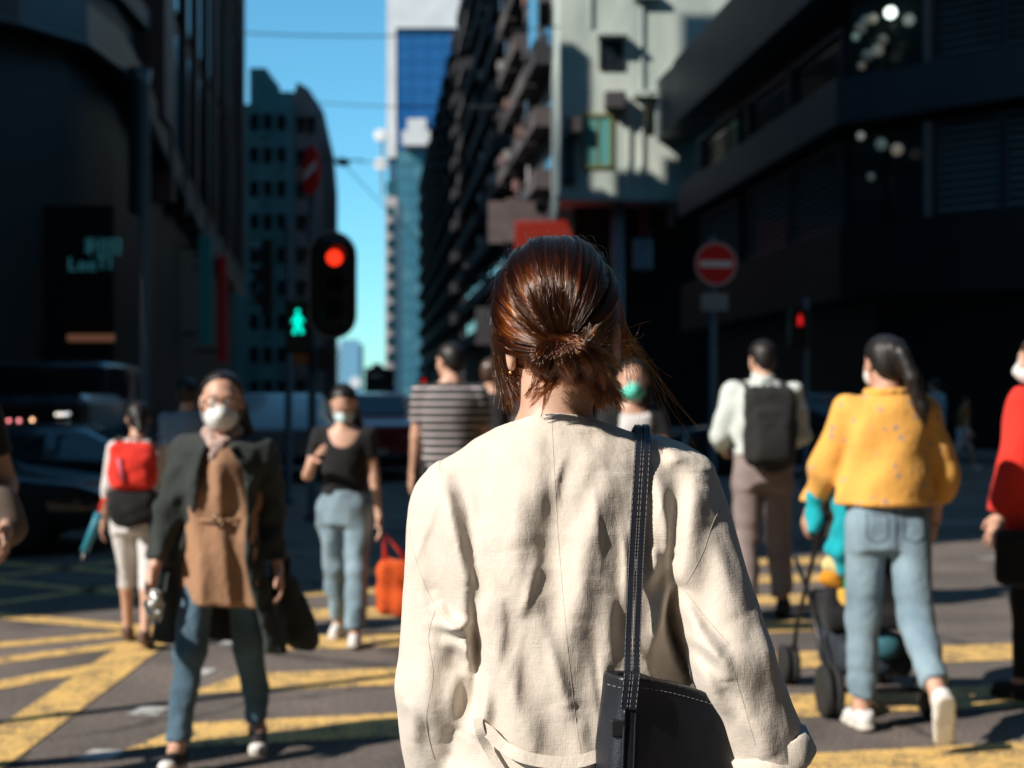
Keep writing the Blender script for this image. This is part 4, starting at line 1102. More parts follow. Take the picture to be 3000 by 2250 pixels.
def striped():
    m = fabric("striped_jersey", (0.05, 0.055, 0.06), 0.1)
    N, L, b = nodes_of(m)
    tc = N.new("ShaderNodeTexCoord"); sp = N.new("ShaderNodeSeparateXYZ"); L.new(tc.outputs["Object"], sp.inputs[0])
    mu = N.new("ShaderNodeMath"); mu.operation = 'MULTIPLY'; mu.inputs[1].default_value = 1 / 0.050; L.new(sp.outputs[2], mu.inputs[0])
    fr = N.new("ShaderNodeMath"); fr.operation = 'FRACT'; L.new(mu.outputs[0], fr.inputs[0])
    r = N.new("ShaderNodeValToRGB"); r.color_ramp.interpolation = 'CONSTANT'
    r.color_ramp.elements[0].color = (0.022, 0.026, 0.03, 1); r.color_ramp.elements[1].position = 0.70; r.color_ramp.elements[1].color = (0.50, 0.44, 0.44, 1)
    L.new(fr.outputs[0], r.inputs[0]); L.new(r.outputs[0], b.inputs["Base Color"])
    return m
M_striped = striped()

def head_mesh(h=0.0065):
    S = SDF()
    S.add(ell((0, -0.012, 0.03), (0.073, 0.092, 0.082)), 0.02)
    S.add(ell((0, 0.02, -0.03), (0.060, 0.070, 0.085)), 0.03)
    S.add(ell((0, 0.035, -0.085), (0.036, 0.040, 0.030)), 0.03)
    for sx in (-1, 1):
        S.add(ell((sx * 0.036, 0.05, -0.03), (0.024, 0.026, 0.024)), 0.02)
        S.sub(ell((sx * 0.031, 0.094, 0.004), (0.017, 0.014, 0.010)), 0.012)
        S.add(ell((sx * 0.076, -0.006, -0.006), (0.008, 0.020, 0.032), Matrix.Rotation(sx * R(-18), 4, 'Z')), 0.006)
        S.add(ell((sx * 0.010, 0.094, -0.036), (0.010, 0.010, 0.008)), 0.008)
    S.add(ell((0, 0.076, 0.024), (0.046, 0.014, 0.010)), 0.015)
    S.add(cone((0, 0.084, 0.006), (0, 0.102, -0.032), 0.007, 0.011), 0.010)
    S.add(ell((0, 0.086, -0.063), (0.022, 0.009, 0.0055)), 0.006)
    S.add(ell((0, 0.084, -0.075), (0.019, 0.010, 0.0065)), 0.006)
    S.add(cone((0, -0.02, -0.06), (0, -0.035, -0.16), 0.05, 0.052), 0.025)
    return S.mesh(h)

def hand_mesh(side, curl=25, spread=4, h=0.0046):
    """fingers run along -z, palm faces +y... thumb at x = side"""
    S = SDF(); w = side
    S.add(cone((0, 0, 0.03), (0, 0, -0.01), 0.025, 0.025), 0.01)
    S.add(rbx((0, 0, -0.050), (0.039, 0.013, 0.046), 0.012), 0.014)
    lens = (0.075, 0.083, 0.077, 0.06)
    for i in range(4):
        x = w * (0.029 - i * 0.0195); p = Vector((x, 0, -0.09 + (0.004 if i in (0, 3) else 0))); a = R(curl * 0.6); sp = w * R(spread) * (1.5 - i)
        q = p.copy(); rr = 0.0092 - (0.0012 if i == 3 else 0)
        for k, f in enumerate((0.46, 0.32, 0.22)):
            L = lens[i] * f; dv = Vector((math.sin(sp) , math.sin(a), -math.cos(a))).normalized()
            n = q + dv * L; S.add(cone(q, n, rr, rr * 0.92), 0.003 if k else 0.006); q = n; rr *= 0.92; a += R(curl)
    b = Vector((w * 0.03, 0.004, -0.02)); m = Vector((w * 0.056, 0.02, -0.05)); e = Vector((w * 0.062, 0.03, -0.082))
    S.add(cone(b, m, 0.014, 0.0115), 0.012); S.add(cone(m, e, 0.0112, 0.0085), 0.004)
    return S.mesh(h, 1)

def shoe_meshes(h=0.008, high=0.095):
    U = SDF().add(ell((0, -0.035, 0.055), (0.037, 0.045, 0.06)), 0.01).add(cone((0, -0.02, 0.052), (0, 0.125, 0.034), 0.044, 0.037), 0.02)
    U.cut(half((0, 0, high), (0, -0.25, 1))).cut(half((0, 0, 0.018), (0, 0, -1)))
    So = SDF().add(cone((0, -0.042, 0.014), (0, 0.04, 0.014), 0.040, 0.040), 0.01).add(cone((0, 0.04, 0.014), (0, 0.13, 0.014), 0.042, 0.044), 0.02)
    So.cut(half((0, 0, 0.027), (0, 0, 1))).cut(half((0, 0, 0.0), (0, 0, -1)))
    T = SDF().add(ell((0, 0.135, 0.03), (0.04, 0.042, 0.03)), 0.01).cut(half((0, 0.125, 0), (0, -1, 0))).cut(half((0, 0, 0.02), (0, 0, -1)))
    return U.mesh(h), So.mesh(h), T.mesh(h)
HEAD = head_mesh(); HAND = {}
SHOE = shoe_meshes()

FEM = [(0.80, 0.158, 0.115), (0.92, 0.166, 0.122), (1.02, 0.142, 0.105), (1.10, 0.132, 0.100), (1.22, 0.148, 0.118), (1.32, 0.156, 0.115), (1.40, 0.150, 0.088), (1.445, 0.095, 0.068), (1.475, 0.055, 0.055)]
MAL = [(0.80, 0.155, 0.115), (0.92, 0.165, 0.125), (1.05, 0.158, 0.115), (1.22, 0.178, 0.128), (1.34, 0.188, 0.125), (1.415, 0.17, 0.092), (1.455, 0.10, 0.07), (1.485, 0.06, 0.06)]

class Person:
    def __init__(s, label, loc, rotz, H, male=False, legs=((20, 5, 0), (-18, 25, 35)), arms=((5, 8, 15, 0), (5, 8, 15, 0)), lean=2, head=(0, 0), skin=None, group=None, sway=0.0, hk=1.0):
        s.root = thing("person", label, "person", (loc[0], loc[1], 0), rotz, group); s.rotz = rotz; s.loc = Vector((loc[0], loc[1], 0))
        s.k = H / 1.72; s.male = male; s.skin = skin or M_skin; s.tors = MAL if male else FEM
        s.lean = math.tan(R(lean)); s.sway = sway
        J = {}; sw = 0.185 if male else 0.160
        cy = lambda z: (z - 0.93) * s.lean
        s.cy = cy
        for i, sd in enumerate((-1, 1)):
            f, b, p = legs[i][:3]; lo_ = legs[i][3] if len(legs[i]) > 3 else 0
            h = Vector((sd * 0.088, 0, 0.90)); kn = h + Vector((sd * (0.005 + math.sin(R(lo_))), math.sin(R(f)), -math.cos(R(f)))) * 0.42
            g = f - b; an = kn + Vector((sd * math.sin(R(lo_)), math.sin(R(g)), -math.cos(R(g)))) * 0.40
            J["hip", sd], J["knee", sd], J["ankle", sd] = h, kn, an
            Mf = Matrix.Translation(an) @ Matrix.Rotation(R(-p), 4, 'X') @ Matrix.Rotation(R(-6 * sd), 4, 'Z') @ Matrix.Translation((0, 0, -0.085))
            J["foot", sd] = Mf
            f, o, b, inn = arms[i]
            sh = Vector((sd * sw, cy(1.40), 1.395)); d = Vector((sd * math.sin(R(o)), math.sin(R(f)) * math.cos(R(o)), -math.cos(R(f)) * math.cos(R(o))))
            el = sh + d * 0.285; g = f + b; oi = o - inn
            d2 = Vector((sd * math.sin(R(oi)), math.sin(R(g)) * math.cos(R(oi)), -math.cos(R(g)) * math.cos(R(oi))))
            J["sh", sd], J["el", sd], J["wr", sd], J["hd", sd] = sh, el, el + d2 * 0.24, d2
        low = min((J["foot", sd] @ Vector((0, y, 0))).z for sd in (-1, 1) for y in (-0.08, 0.04, 0.165))
        for q in J:
            if q[0] == "foot": J[q] = Matrix.Translation((0, 0, -low)) @ J[q]
            elif q[0] != "hd": J[q] = J[q] - Vector((0, 0, low))
        s.J = J; s.dz = -low
        s.headp = Vector((0, cy(1.60) + 0.012, 1.602 + s.dz))
        s.HM = Matrix.Translation(s.headp) @ Matrix.Rotation(R(head[0]), 4, 'Z') @ Matrix.Rotation(R(-head[1]), 4, 'X') @ Matrix.Scale(hk, 4)
    # frames
    def world(s, p): return s.loc + Matrix.Rotation(s.rotz, 4, 'Z') @ (Vector(p) * s.k)
    def put(s, name, parts, m, parent=None):
        parts = [(np.asarray(v) * s.k, f) for v, f in parts if len(v)]
        return link(name, np_mesh(name, parts), parent or s.root, m)
    def rows(s, inf, z0, z1, extra=None):
        out = []; zs = [r[0] for r in s.tors]
        for z in sorted(set([z0, z1] + [q for q in zs if z0 < q < z1])):
            a = np.interp(z, zs, [r[1] for r in s.tors]); b = np.interp(z, zs, [r[2] for r in s.tors])
            e = extra(z) if extra else 0
            out.append((z + s.dz, s.sway * 0, s.cy(z), a + inf + e, b + inf + e * 0.8))
        return out
    def body(s, h=0.013, hands=((20, 4), (20, 4)), palms=(None, None)):
        J = s.J; S = SDF(); S.add(loft(s.rows(-0.010, 0.86, 1.475)), 0.02)
        nb = Vector((0, s.cy(1.46), 1.45 + s.dz)); S.add(cone(nb, s.HM @ Vector((0, -0.02, -0.06)), 0.056 if not s.male else 0.062, 0.050), 0.03)
        for sd in (-1, 1):
            S.add(cone(J["sh", sd], J["el", sd], 0.044 if not s.male else 0.053, 0.036 if not s.male else 0.043), 0.02)
            S.add(cone(J["el", sd], J["wr", sd], 0.038 if not s.male else 0.043, 0.024), 0.015)
            S.add(cone(J["hip", sd], J["knee", sd], 0.072, 0.045), 0.012); c = J["knee", sd].lerp(J["ankle", sd], 0.3) + Vector((0, -0.010, 0))
            S.add(cone(J["knee", sd], c, 0.044, 0.048), 0.02).add(cone(c, J["ankle", sd], 0.048, 0.034), 0.02)
            S.add(cone(J["ankle", sd], J["foot", sd] @ Vector((0, 0.09, 0.035)), 0.036, 0.030), 0.02)
        P = [S.mesh(h)]
        P.append((xf(HEAD[0], s.HM), HEAD[1]))
        for i, sd in enumerate((-1, 1)):
            key = (sd, *hands[i])
            if key not in HAND: HAND[key] = hand_mesh(-sd, *hands[i]) if False else hand_mesh(sd, *hands[i])
            z = -J["hd", sd]; inward = palms[i] or Vector((-sd, 0.25, 0.0)); y = (inward - z * inward.dot(z)).normalized(); x = y.cross(z)
            # the thumb points forwards: turn so that local x * side is the front
            fr = Vector((0, 1, 0.3)); 
            M = Matrix((x, y, z)).transposed().to_4x4(); M.translation = J["wr", sd] + J["hd", sd] * 0.02
            hv, hf = HAND[key]
            if (x * sd).dot(fr) < 0:
                hv = hv * np.array([-1, 1, 1]); hf = hf[:, ::-1]
            P.append((xf(hv, M), hf))
        return s.put("body", P, s.skin)
    def face(s, lips=True):
        for sx in (-1, 1):
            e = ell((sx * 0.031, 0.074, 0.004), (0.0125, 0.0125, 0.0115)); v, f = SDF().add(e, 0.001).mesh(0.004)
            o = s.put("eye", [(xf(v, s.HM), f)], M_eye)
            v, f = SDF().add(ell((sx * 0.031, 0.0845, 0.004), (0.0055, 0.003, 0.0055)), 0.001).mesh(0.0022)
            s.put("iris", [(xf(v, s.HM), f)], M_iris, o)
            v, f = SDF().add(cone((sx * 0.016, 0.090, 0.021), (sx * 0.046, 0.076, 0.024), 0.0035, 0.0025), 0.001).mesh(0.0028)
            s.put("eyebrow", [(xf(v, s.HM), f)], M_hair)
    def hair(s, style, m=None, extra=None, h=0.0065, cutp=0.010):
        S = SDF(); S.add(ell((0, -0.014, 0.034), (0.083, 0.101, 0.090)), 0.01)
        S.add(ell((0, -0.045, -0.02), (0.070, 0.062, 0.070)), 0.03)
        S.cut(lambda X, Y, Z: 0.78 * Y - 0.62 * Z - cutp - 0.12 * np.maximum(0, np.abs(X) - 0.045) * 0, 0.008)
        S.cut(half((0, 0, -0.085), (0, 0.25, -1)), 0.008)
        if style == "short": pass
        if extra:
            for pr, k in extra: S.add(pr, k)
        g = wob(3, 230, 5, (1, 1, 0.15)); S.disp(lambda X, Y, Z: 0.0018 * g(X, Y, Z))
        v, f = S.mesh(h)
        return s.put("hair", [(xf(v, s.HM), f)], m or M_hair)
    def mask(s, m, pointy=0.0):
        S = SDF(); S.add(ell((0, 0.036, -0.052), (0.064, 0.070, 0.062)), 0.01)
        S.add(cone((0, 0.085, -0.02), (0, 0.100, -0.05), 0.012, 0.018), 0.03)
        S.cut(half((0, 0, -0.006), (0, -0.22, 1)), 0.004).cut(half((0, 0, -0.112), (0, 0.1, -1)), 0.004).cut(half((0, 0.028, 0), (0, -1, 0)), 0.003)
        S.disp(lambda X, Y, Z: 0.0016 * np.sin(Z * 330))
        v, f = S.mesh(0.0055); o = s.put("face_mask", [(xf(v, s.HM), f)], m)
        b = MB()
        for sx in (-1, 1):
            for z in (-0.018, -0.09): b.tube([s.HM @ Vector(q) * s.k for q in ((sx * 0.058, 0.035, z), (sx * 0.074, 0.010, z * 0.6), (sx * 0.08, -0.012, 0.0))], 0.0018, 6)
        b.build("ear_loop", m, o, True)
        return o
    def trousers(s, m, hem=0.97, inf=0.012, ankle=0.055, knee=0.068, waist=1.03, h=0.012, seed=1, amp=0.004, hems=None, name="trousers"):
        J = s.J; S = SDF(); S.add(loft(s.rows(inf, 0.79, waist)), 0.03)
        for i, sd in enumerate((-1, 1)):
            hm = hems[i] if hems else hem; kn = J["knee", sd]
            S.add(cone(J["hip", sd] + Vector((0, -0.01, 0)), kn, 0.088 + inf * 0.8, knee), 0.035)
            e = kn.lerp(J["ankle", sd], hm); dv = (J["ankle", sd] - kn).normalized(); m1 = kn.lerp(e, 0.45)
            if hm > 0.4:
                S.add(cone(kn, m1, knee, (knee + ankle) * 0.51), 0.03); S.add(capped(cone(m1, e + dv * 0.06, (knee + ankle) * 0.51, ankle), e, dv), 0.012)
            else: S.add(capped(cone(kn - dv * 0.08, e + dv * 0.06, knee, ankle), e, dv), 0.012)
        g = wob(seed, 38, 8, (1, 1, 0.7)); g2 = wob(seed + 70, 30, 6, (0.5, 0.5, 2.4))
        S.disp(lambda X, Y, Z: amp * g(X, Y, Z) + amp * 0.45 * g2(X, Y, Z) * (Z < 0.62 + s.dz))
        S.cut(half((0, 0, waist + s.dz - 0.004), (0, 0, 1)), 0.004)
        return s.put(name, [S.mesh(h)], m)
    def top(s, m, sleeve=1.0, hem=0.95, inf=0.014, sr=0.058, er=0.048, wr=0.038, h=0.012, seed=2, amp=0.004, neck=1.455, scoop=0.0, extra=None, name="top", flare=None, cuts=(), shr=None):
        J = s.J; S = SDF(); S.add(loft(s.rows(inf, hem, 1.47, flare)), 0.02)
        for sd in (-1, 1):
            sh, el, wr_ = J["sh", sd], J["el", sd], J["wr", sd]
            if sleeve <= 1:
                e = sh.lerp(el, sleeve); S.add(capped(cone(sh, el, sr, er), e, el - sh), 0.03)
            else:
                S.add(cone(sh, el, sr, er), 0.035); e = el.lerp(wr_, sleeve - 1); S.add(capped(cone(el, e + (wr_ - el).normalized() * 0.05, er, wr), e, wr_ - el), 0.015)
        if extra:
            for pr, k in extra: S.add(pr, k)
        g = wob(seed, 34, 9, (1, 1, 0.8)); S.disp(lambda X, Y, Z: amp * g(X, Y, Z))
        S.cut(half((0, s.cy(neck), neck + s.dz), (0, scoop, 1)), 0.004); S.cut(half((0, 0, hem + s.dz + 0.006), (0, 0, -1)), 0.004)
        for c in cuts: S.cut(c, 0.004)
        return s.put(name, [S.mesh(h)], m)
    def scoop(s, w, depth, zc=1.47):
        return lambda X, Y, Z: (0.04 * (1 - np.sqrt((X / w) ** 2 + ((Z - zc - s.dz) / depth) ** 2)) - 0.1 * np.maximum(0, 0.0 - Y)).astype(F32)
    def shoes(s, mu, ms, mt=None):
        for sd in (-1, 1):
            M = s.J["foot", sd]
            o = s.put("shoe", [(xf(SHOE[0][0], M), SHOE[0][1])], mu); s.put("sole", [(xf(SHOE[1][0], M), SHOE[1][1])], ms, o)
            if mt: s.put("toe_cap", [(xf(SHOE[2][0] * np.array([1.02, 1.02, 1.02]), M), SHOE[2][1])], mt, o)
    def item(s, name, label, cat, base):
        """a separate thing carried by this person, with its own base"""
        return thing(name, label, cat, s.world(base), s.rotz)
    def iput(s, it, name, parts, m, base, parent=None):
        b = np.array(Vector(base))
        return link(name, np_mesh(name, [((np.asarray(v) - b) * s.k, f) for v, f in parts if len(v)]), parent or it, m)
    def itube(s, it, name, pts, r, m, base, parent=None, flat=None, n=8):
        return MB().tube([(Vector(p) - Vector(base)) * s.k for p in pts], r * s.k, n, True, flat).build(name, m, parent or it, True)

def X_of(px, d): return gx(px, d)

# ---- woman in the open dark coat, walking towards the camera
d = 5.42
p1 = Person("woman in a white mask and glasses with an open dark coat over a tan dress", (X_of(652, d), d), R(184), 1.47, legs=((-10, 9, 6, 3), (20, 5, -6, 5)),
            arms=((-6, 10, 14, 2), (8, 13, 12, 2)), lean=1, head=(4, 0), hk=1.15)
p1.body(hands=((26, 5), (22, 6))); p1.face()
p1.hair("long", M_hair, [(cone((0.03, -0.07, -0.02), (-0.05, -0.12, -0.14), 0.06, 0.062), 0.03), (cone((-0.05, -0.12, -0.14), (-0.12, -0.13, -0.26), 0.062, 0.05), 0.02), (cone((-0.12, -0.13, -0.26), (-0.15, -0.12, -0.37), 0.05, 0.03), 0.02),
                         (cone((-0.065, -0.03, -0.02), (-0.085, -0.06, -0.12), 0.03, 0.035), 0.02)], cutp=-0.013)
p1.mask(M_mask)
p1.trousers(M_denim, hem=0.93, inf=0.010, knee=0.067, ankle=0.049, seed=5, amp=0.0055, name="jeans", waist=0.97)
p1.shoes(M_shoeblack, M_solewhite, M_shoewhite)
S = SDF().add(loft([(z + p1.dz, 0, p1.cy(z) + cy_, a, b) for z, cy_, a, b in ((0.70, 0.02, 0.190, 0.168), (0.80, 0.02, 0.186, 0.164), (0.92, 0.012, 0.182, 0.154), (1.05, 0.003, 0.160, 0.134), (1.10, 0, 0.156, 0.130), (1.20, 0, 0.166, 0.142), (1.33, 0, 0.160, 0.132), (1.40, 0, 0.120, 0.100), (1.445, 0, 0.08, 0.078))]), 0.01)
gd1, gd2 = wob(8, 44, 8, (1.2, 1.2, 0.35)), wob(18, 30, 7, (1, 1, 0.8)); S.disp(lambda X, Y, Z: 0.0135 * gd1(X, Y, Z) + 0.006 * gd2(X, Y, Z))
S.cut(half((0, 0, 0.706 + p1.dz), (0.08, 0, -1)), 0.004).cut(half((0, p1.cy(1.44), 1.44 + p1.dz), (0, 0.3, 1)), 0.004); p1.put("dress", [S.mesh(0.011)], M_tan)
b_ = MB().tube([Vector((0.166 * math.sin(t) * p1.k, (0.141 * math.cos(t) + p1.cy(1.08)) * p1.k, (1.085 + p1.dz) * p1.k)) for t in np.linspace(-1.35, 1.35, 22)], 0.010 * p1.k, 8, True, ((0, 0, 1), 0.30)).build("belt", M_tan, p1.root, True)
b_ = MB().tube([Vector((0.022 * math.cos(t), 0.146, 1.085 + p1.dz + 0.022 * math.sin(t))) * p1.k for t in np.linspace(0, 6.283, 16)], 0.004, 6).build("buckle", mat("buckle", (0.2, 0.15, 0.1), 0.3, metal=0.8), p1.root, True)
S = SDF().add(loft(p1.rows(0.036, 0.95, 1.44)), 0.01)          # scarf collar
S = SDF()
for (a, b, r) in (((-0.06, 0.02, 1.47), (0.06, 0.03, 1.465), 0.030), ((0.06, 0.03, 1.465), (0.03, 0.09, 1.41), 0.028), ((-0.06, 0.02, 1.47), (-0.01, 0.09, 1.41), 0.030), ((-0.01, 0.09, 1.41), (0.03, 0.115, 1.36), 0.026), ((0.02, -0.06, 1.48), (-0.06, 0.0, 1.475), 0.03), ((0.02, -0.06, 1.48), (0.06, 0.0, 1.47), 0.03)):
    S.add(cone(Vector(a) + Vector((0, 0, p1.dz)), Vector(b) + Vector((0, 0, p1.dz)), r, r * 0.9), 0.02)
g_ = wob(9, 90, 6); S.disp(lambda X, Y, Z: 0.004 * g_(X, Y, Z)); p1.put("scarf", [S.mesh(0.009)], M_scarf)
# the open coat
J = p1.J; S = SDF()
rw = p1.rows(0.044, 0.98, 1.46) ; lowr = [(0.50 + p1.dz, -0.06, -0.04, 0.285, 0.20), (0.75 + p1.dz, -0.025, -0.02, 0.225, 0.172)]
S.add(loft(lowr + rw), 0.02)
for sd in (-1, 1):
    S.add(cone(J["sh", sd] + Vector((0, 0, -0.006)), J["el", sd], 0.073, 0.062), 0.04).add(cone(J["el", sd], J["el", sd].lerp(J["wr", sd], 0.97), 0.062, 0.050), 0.025)
S.add(cone((-0.20, -0.06, 0.95 + p1.dz), (-0.36, -0.11, 0.53 + p1.dz), 0.05, 0.06), 0.06)
S.add(cone((0.17, 0.05, 0.95 + p1.dz), (0.25, 0.03, 0.50 + p1.dz), 0.05, 0.05), 0.06)
g1 = wob(21, 34, 9, (1, 1, 0.35)); g2 = wob(22, 60, 8)
S.disp(lambda X, Y, Z: 0.0105 * g1(X, Y, Z) + 0.0045 * g2(X, Y, Z))
def opening(X, Y, Z):
    w = 0.096 + 0.085 * np.clip((1.25 + p1.dz - Z) / 0.7, 0, 1) - 0.06 * np.clip((Z - 1.30 - p1.dz) / 0.13, 0, 1)
    return np.minimum(w - np.abs(X - 0.005 - 0.02 * np.sin(Z * 9)), Y - 0.015) + 0 * Z
S.cut(opening, 0.012)
def hollow(X, Y, Z):
    return np.minimum(np.minimum(0.93 + p1.dz - Z, 0.5), 0.99 - np.sqrt(((X + 0.03) / 0.20) ** 2 + ((Y + 0.03) / 0.145) ** 2)).astype(F32) * 0.2
S.cut(hollow, 0.004)
S.cut(half((0, 0, 0.515 + p1.dz), (0.10, 0.05, -1)), 0.004); S.cut(half((0, p1.cy(1.45), 1.452 + p1.dz), (0, 0.35, 1)), 0.004)
for sd in (-1, 1):
    e = J["el", sd].lerp(J["wr", sd], 0.94); dv = J["hd", sd]; hp = half(e, dv)
    S.cut(lambda X, Y, Z, hp=hp, e=e: np.where((X - e.x) ** 2 + (Y - e.y) ** 2 + (Z - e.z) ** 2 < 0.008, hp(X, Y, Z), -1.0).astype(F32), 0.003)
p1.put("coat", [S.mesh(0.0105)], M_coat)
# round wire glasses
gl = MB()
for sx in (-1, 1):
    gl.tube([p1.HM @ Vector((sx * 0.033 + 0.024 * math.cos(t), 0.100 - 0.004 * abs(math.cos(t)), 0.002 + 0.021 * math.sin(t))) * p1.k for t in np.linspace(0, 6.283, 20)], 0.0022, 6)
    gl.tube([p1.HM @ Vector(q) * p1.k for q in ((sx * 0.057, 0.097, 0.006), (sx * 0.074, 0.06, 0.006), (sx * 0.08, 0.0, 0.003))], 0.002, 6)
gl.tube([p1.HM @ Vector(q) * p1.k for q in ((-0.010, 0.1, 0.006), (0, 0.105, 0.009), (0.010, 0.1, 0.006))], 0.002, 6)
go = gl.build("glasses", mat("glasses_frame", (0.25, 0.12, 0.06), 0.25, metal=0.7), p1.root, True)
# crumpled tissue pack in her right hand
base = J["wr", 1] + J["hd", 1] * 0.13 + Vector((-0.03, 0.02, -0.05))
it = p1.item("plastic_bag", "crumpled silvery plastic bag held by the woman in the dark coat", "bag", base)
S = SDF().add(ell(base, (0.035, 0.045, 0.07)), 0.01); gq = wob(31, 110, 8); S.disp(lambda X, Y, Z: 0.009 * gq(X, Y, Z))
p1.iput(it, "bag_body", [S.mesh(0.007)], mat("silvery_film", (0.55, 0.57, 0.55), 0.25, metal=0.2), base)

# ---- child with the red backpack, walking away
d = 7.95
p2 = Person("child in white shirt and white leggings walking away with a red backpack", (X_of(402, d), d), R(6), 1.35, legs=((14, 6, 0), (-12, 10, 16)), arms=((4, 10, 12, 0), (8, 8, 20, 4)), lean=2, head=(12, 6))
p2.body(); p2.hair("short", M_hair, [(cone((0, -0.095, 0.0), (0.01, -0.12, -0.10), 0.035, 0.03), 0.02)])
p2.top(M_white, sleeve=1.35, hem=0.95, seed=12, name="shirt")
p2.trousers(M_white, hem=0.28, inf=0.016, knee=0.066, ankle=0.066, seed=13, name="leggings")
p2.shoes(M_leather, M_leather)
base = (0, -0.14, 0.93 + p2.dz)
bp = p2.item("backpack", "red backpack with a black lower half on the child's back", "backpack", base)
def bpack(P, base, it, z0, zm, z1, w, dep, mt, ml, y0=-0.115, seed=4):
    dz = P.dz
    def sh(zz0, zz1, yy, rad):
        S = SDF().add(rbx((0, yy, (zz0 + zz1) / 2 + dz), (w, dep, (zz1 - zz0) / 2), min(rad * 1.2, dep * 0.97)), 0.02)
        S.add(ell((0, yy - dep * 0.3, zz0 + (zz1 - zz0) * 0.42 + dz), (w * 1.02, dep * 0.95, (zz1 - zz0) * 0.5)), 0.03)
        return S
    g = wob(seed, 45, 7)
    U = sh(zm, z1, y0 - dep, 0.06); U.add(rbx((0, y0 - dep * 1.7, zm + (z1 - zm) * 0.4 + dz), (w * 0.72, dep * 0.7, (z1 - zm) * 0.33), 0.03), 0.03); U.disp(lambda X, Y, Z: 0.005 * g(X, Y, Z))
    P.iput(it, "main_pocket", [U.mesh(0.012)], mt, base)
    if zm > z0:
        D_ = sh(z0, zm + 0.03, y0 - dep * 1.05, 0.07); D_.disp(lambda X, Y, Z: 0.006 * g(X, Y, Z)); P.iput(it, "lower_pocket", [D_.mesh(0.012)], ml, base)
    for sx in (-1, 1):
        P.itube(it, "shoulder_strap", [(sx * w * 0.62, y0 - 0.02, z1 - 0.08 + dz), (sx * w * 0.72, y0 + 0.06, 1.447 + dz), (sx * w * 0.8, 0.02 + P.cy(1.45), 1.462 + dz), (sx * w * 0.8, 0.135 + P.cy(1.3), 1.34 + dz), (sx * w * 0.95, 0.12, 1.16 + dz), (sx * (w + 0.02), -0.05, 1.05 + dz)], 0.026, ml, base, flat=((1, 0, 0), 0.3))
    P.itube(it, "carry_loop", [(-0.03, y0 - 0.02, z1 - 0.01 + dz), (-0.02, y0 - 0.025, z1 + 0.03 + dz), (0.02, y0 - 0.025, z1 + 0.03 + dz), (0.03, y0 - 0.02, z1 - 0.01 + dz)], 0.008, ml, base)
bpack(p2, base, bp, 0.86, 1.10, 1.44, 0.165, 0.075, M_red, M_blackcloth)
p2.itube(bp, "side_tag", [(-0.08, -0.29, 1.33 + p2.dz), (-0.045, -0.30, 1.17 + p2.dz)], 0.018, mat("pink_tag", (0.6, 0.10, 0.16), 0.6), base)
p2.iput(bp, "water_bottle", [SDF().add(cone((0.17, -0.17, 1.04 + p2.dz), (0.17, -0.17, 0.94 + p2.dz), 0.03, 0.03), 0.01).mesh(0.01)], mat("pale_bottle", (0.35, 0.6, 0.62), 0.3), base)
base = Vector((-0.30, -0.02, 0.62 + p2.dz))
um = p2.item("umbrella", "folded blue umbrella hanging at the child's left side", "umbrella", base)
p2.itube(um, "folded_canopy", [(-0.265, 0, 0.93 + p2.dz), (-0.29, -0.02, 0.85 + p2.dz), (-0.36, -0.04, 0.66 + p2.dz)], 0.030, mat("blue_nylon", (0.02, 0.20, 0.28), 0.5), base)
p2.itube(um, "tip", [(-0.36, -0.04, 0.66 + p2.dz), (-0.375, -0.045, 0.60 + p2.dz)], 0.008, M_rim, base)
p2.itube(um, "handle", [(-0.265, 0, 0.93 + p2.dz), (-0.24, 0.01, 1.02 + p2.dz), (-0.21, 0.02, 1.03 + p2.dz)], 0.012, M_red, base)

# ---- young woman looking at her phone
d = 8.0
p3 = Person("woman in black top and pale blue mask looking down at her phone", (X_of(1012, d), d), R(176), 1.44, legs=((12, 6, -2), (-14, 6, 14)), arms=((0, 8, 6, 0), (10, 16, 112, 38)), lean=4, head=(6, 34), hk=1.06)
p3.body(); p3.face()
p3.hair("long", M_hair, [(cone((-0.05, -0.05, -0.02), (-0.07, -0.02, -0.17), 0.035, 0.04), 0.03), (cone((0, -0.09, -0.02), (0, -0.10, -0.20), 0.05, 0.055), 0.03), (cone((0.06, -0.04, -0.02), (0.075, -0.03, -0.12), 0.028, 0.026), 0.02), (cone((-0.07, -0.02, -0.17), (-0.08, 0.0, -0.28), 0.04, 0.025), 0.02)], cutp=-0.012)
p3.mask(M_maskblue)
p3.top(M_blackcloth, sleeve=0.55, hem=0.98, seed=15, name="tee_shirt", neck=1.45, cuts=(p3.scoop(0.115, 0.16),))
p3.trousers(M_denimlight, hem=0.93, inf=0.018, knee=0.075, ankle=0.066, seed=16, amp=0.006, name="jeans")
p3.shoes(M_shoewhite, M_solewhite)
base = p3.J["wr", 1] + p3.J["hd", 1] * 0.10
ph = p3.item("phone", "dark phone held up by the woman in the black top", "phone", base)
p3.iput(ph, "phone_case", [SDF().add(rbx(base, (0.037, 0.006, 0.075), 0.005, Matrix.Rotation(R(-30), 4, 'X')), 0.002).mesh(0.004)], M_sigblack, base)
hw_ = p3.J["wr", -1] + p3.J["hd", -1] * 0.10
base = Vector((hw_.x - 0.11, hw_.y + 0.02, 0.18))
bg_ = p3.item("tote_bag", "orange tote bag hanging by red straps from the phone user's hand", "bag", base)
S = SDF().add(rbx((base.x, base.y, base.z + 0.21), (0.135, 0.08, 0.19), 0.07), 0.02); gq = wob(41, 40, 8); S.disp(lambda X, Y, Z: 0.011 * gq(X, Y, Z))
p3.iput(bg_, "bag_body", [S.mesh(0.012)], fabric("orange_nylon", (0.62, 0.085, 0.012), 0.2, 8), base)
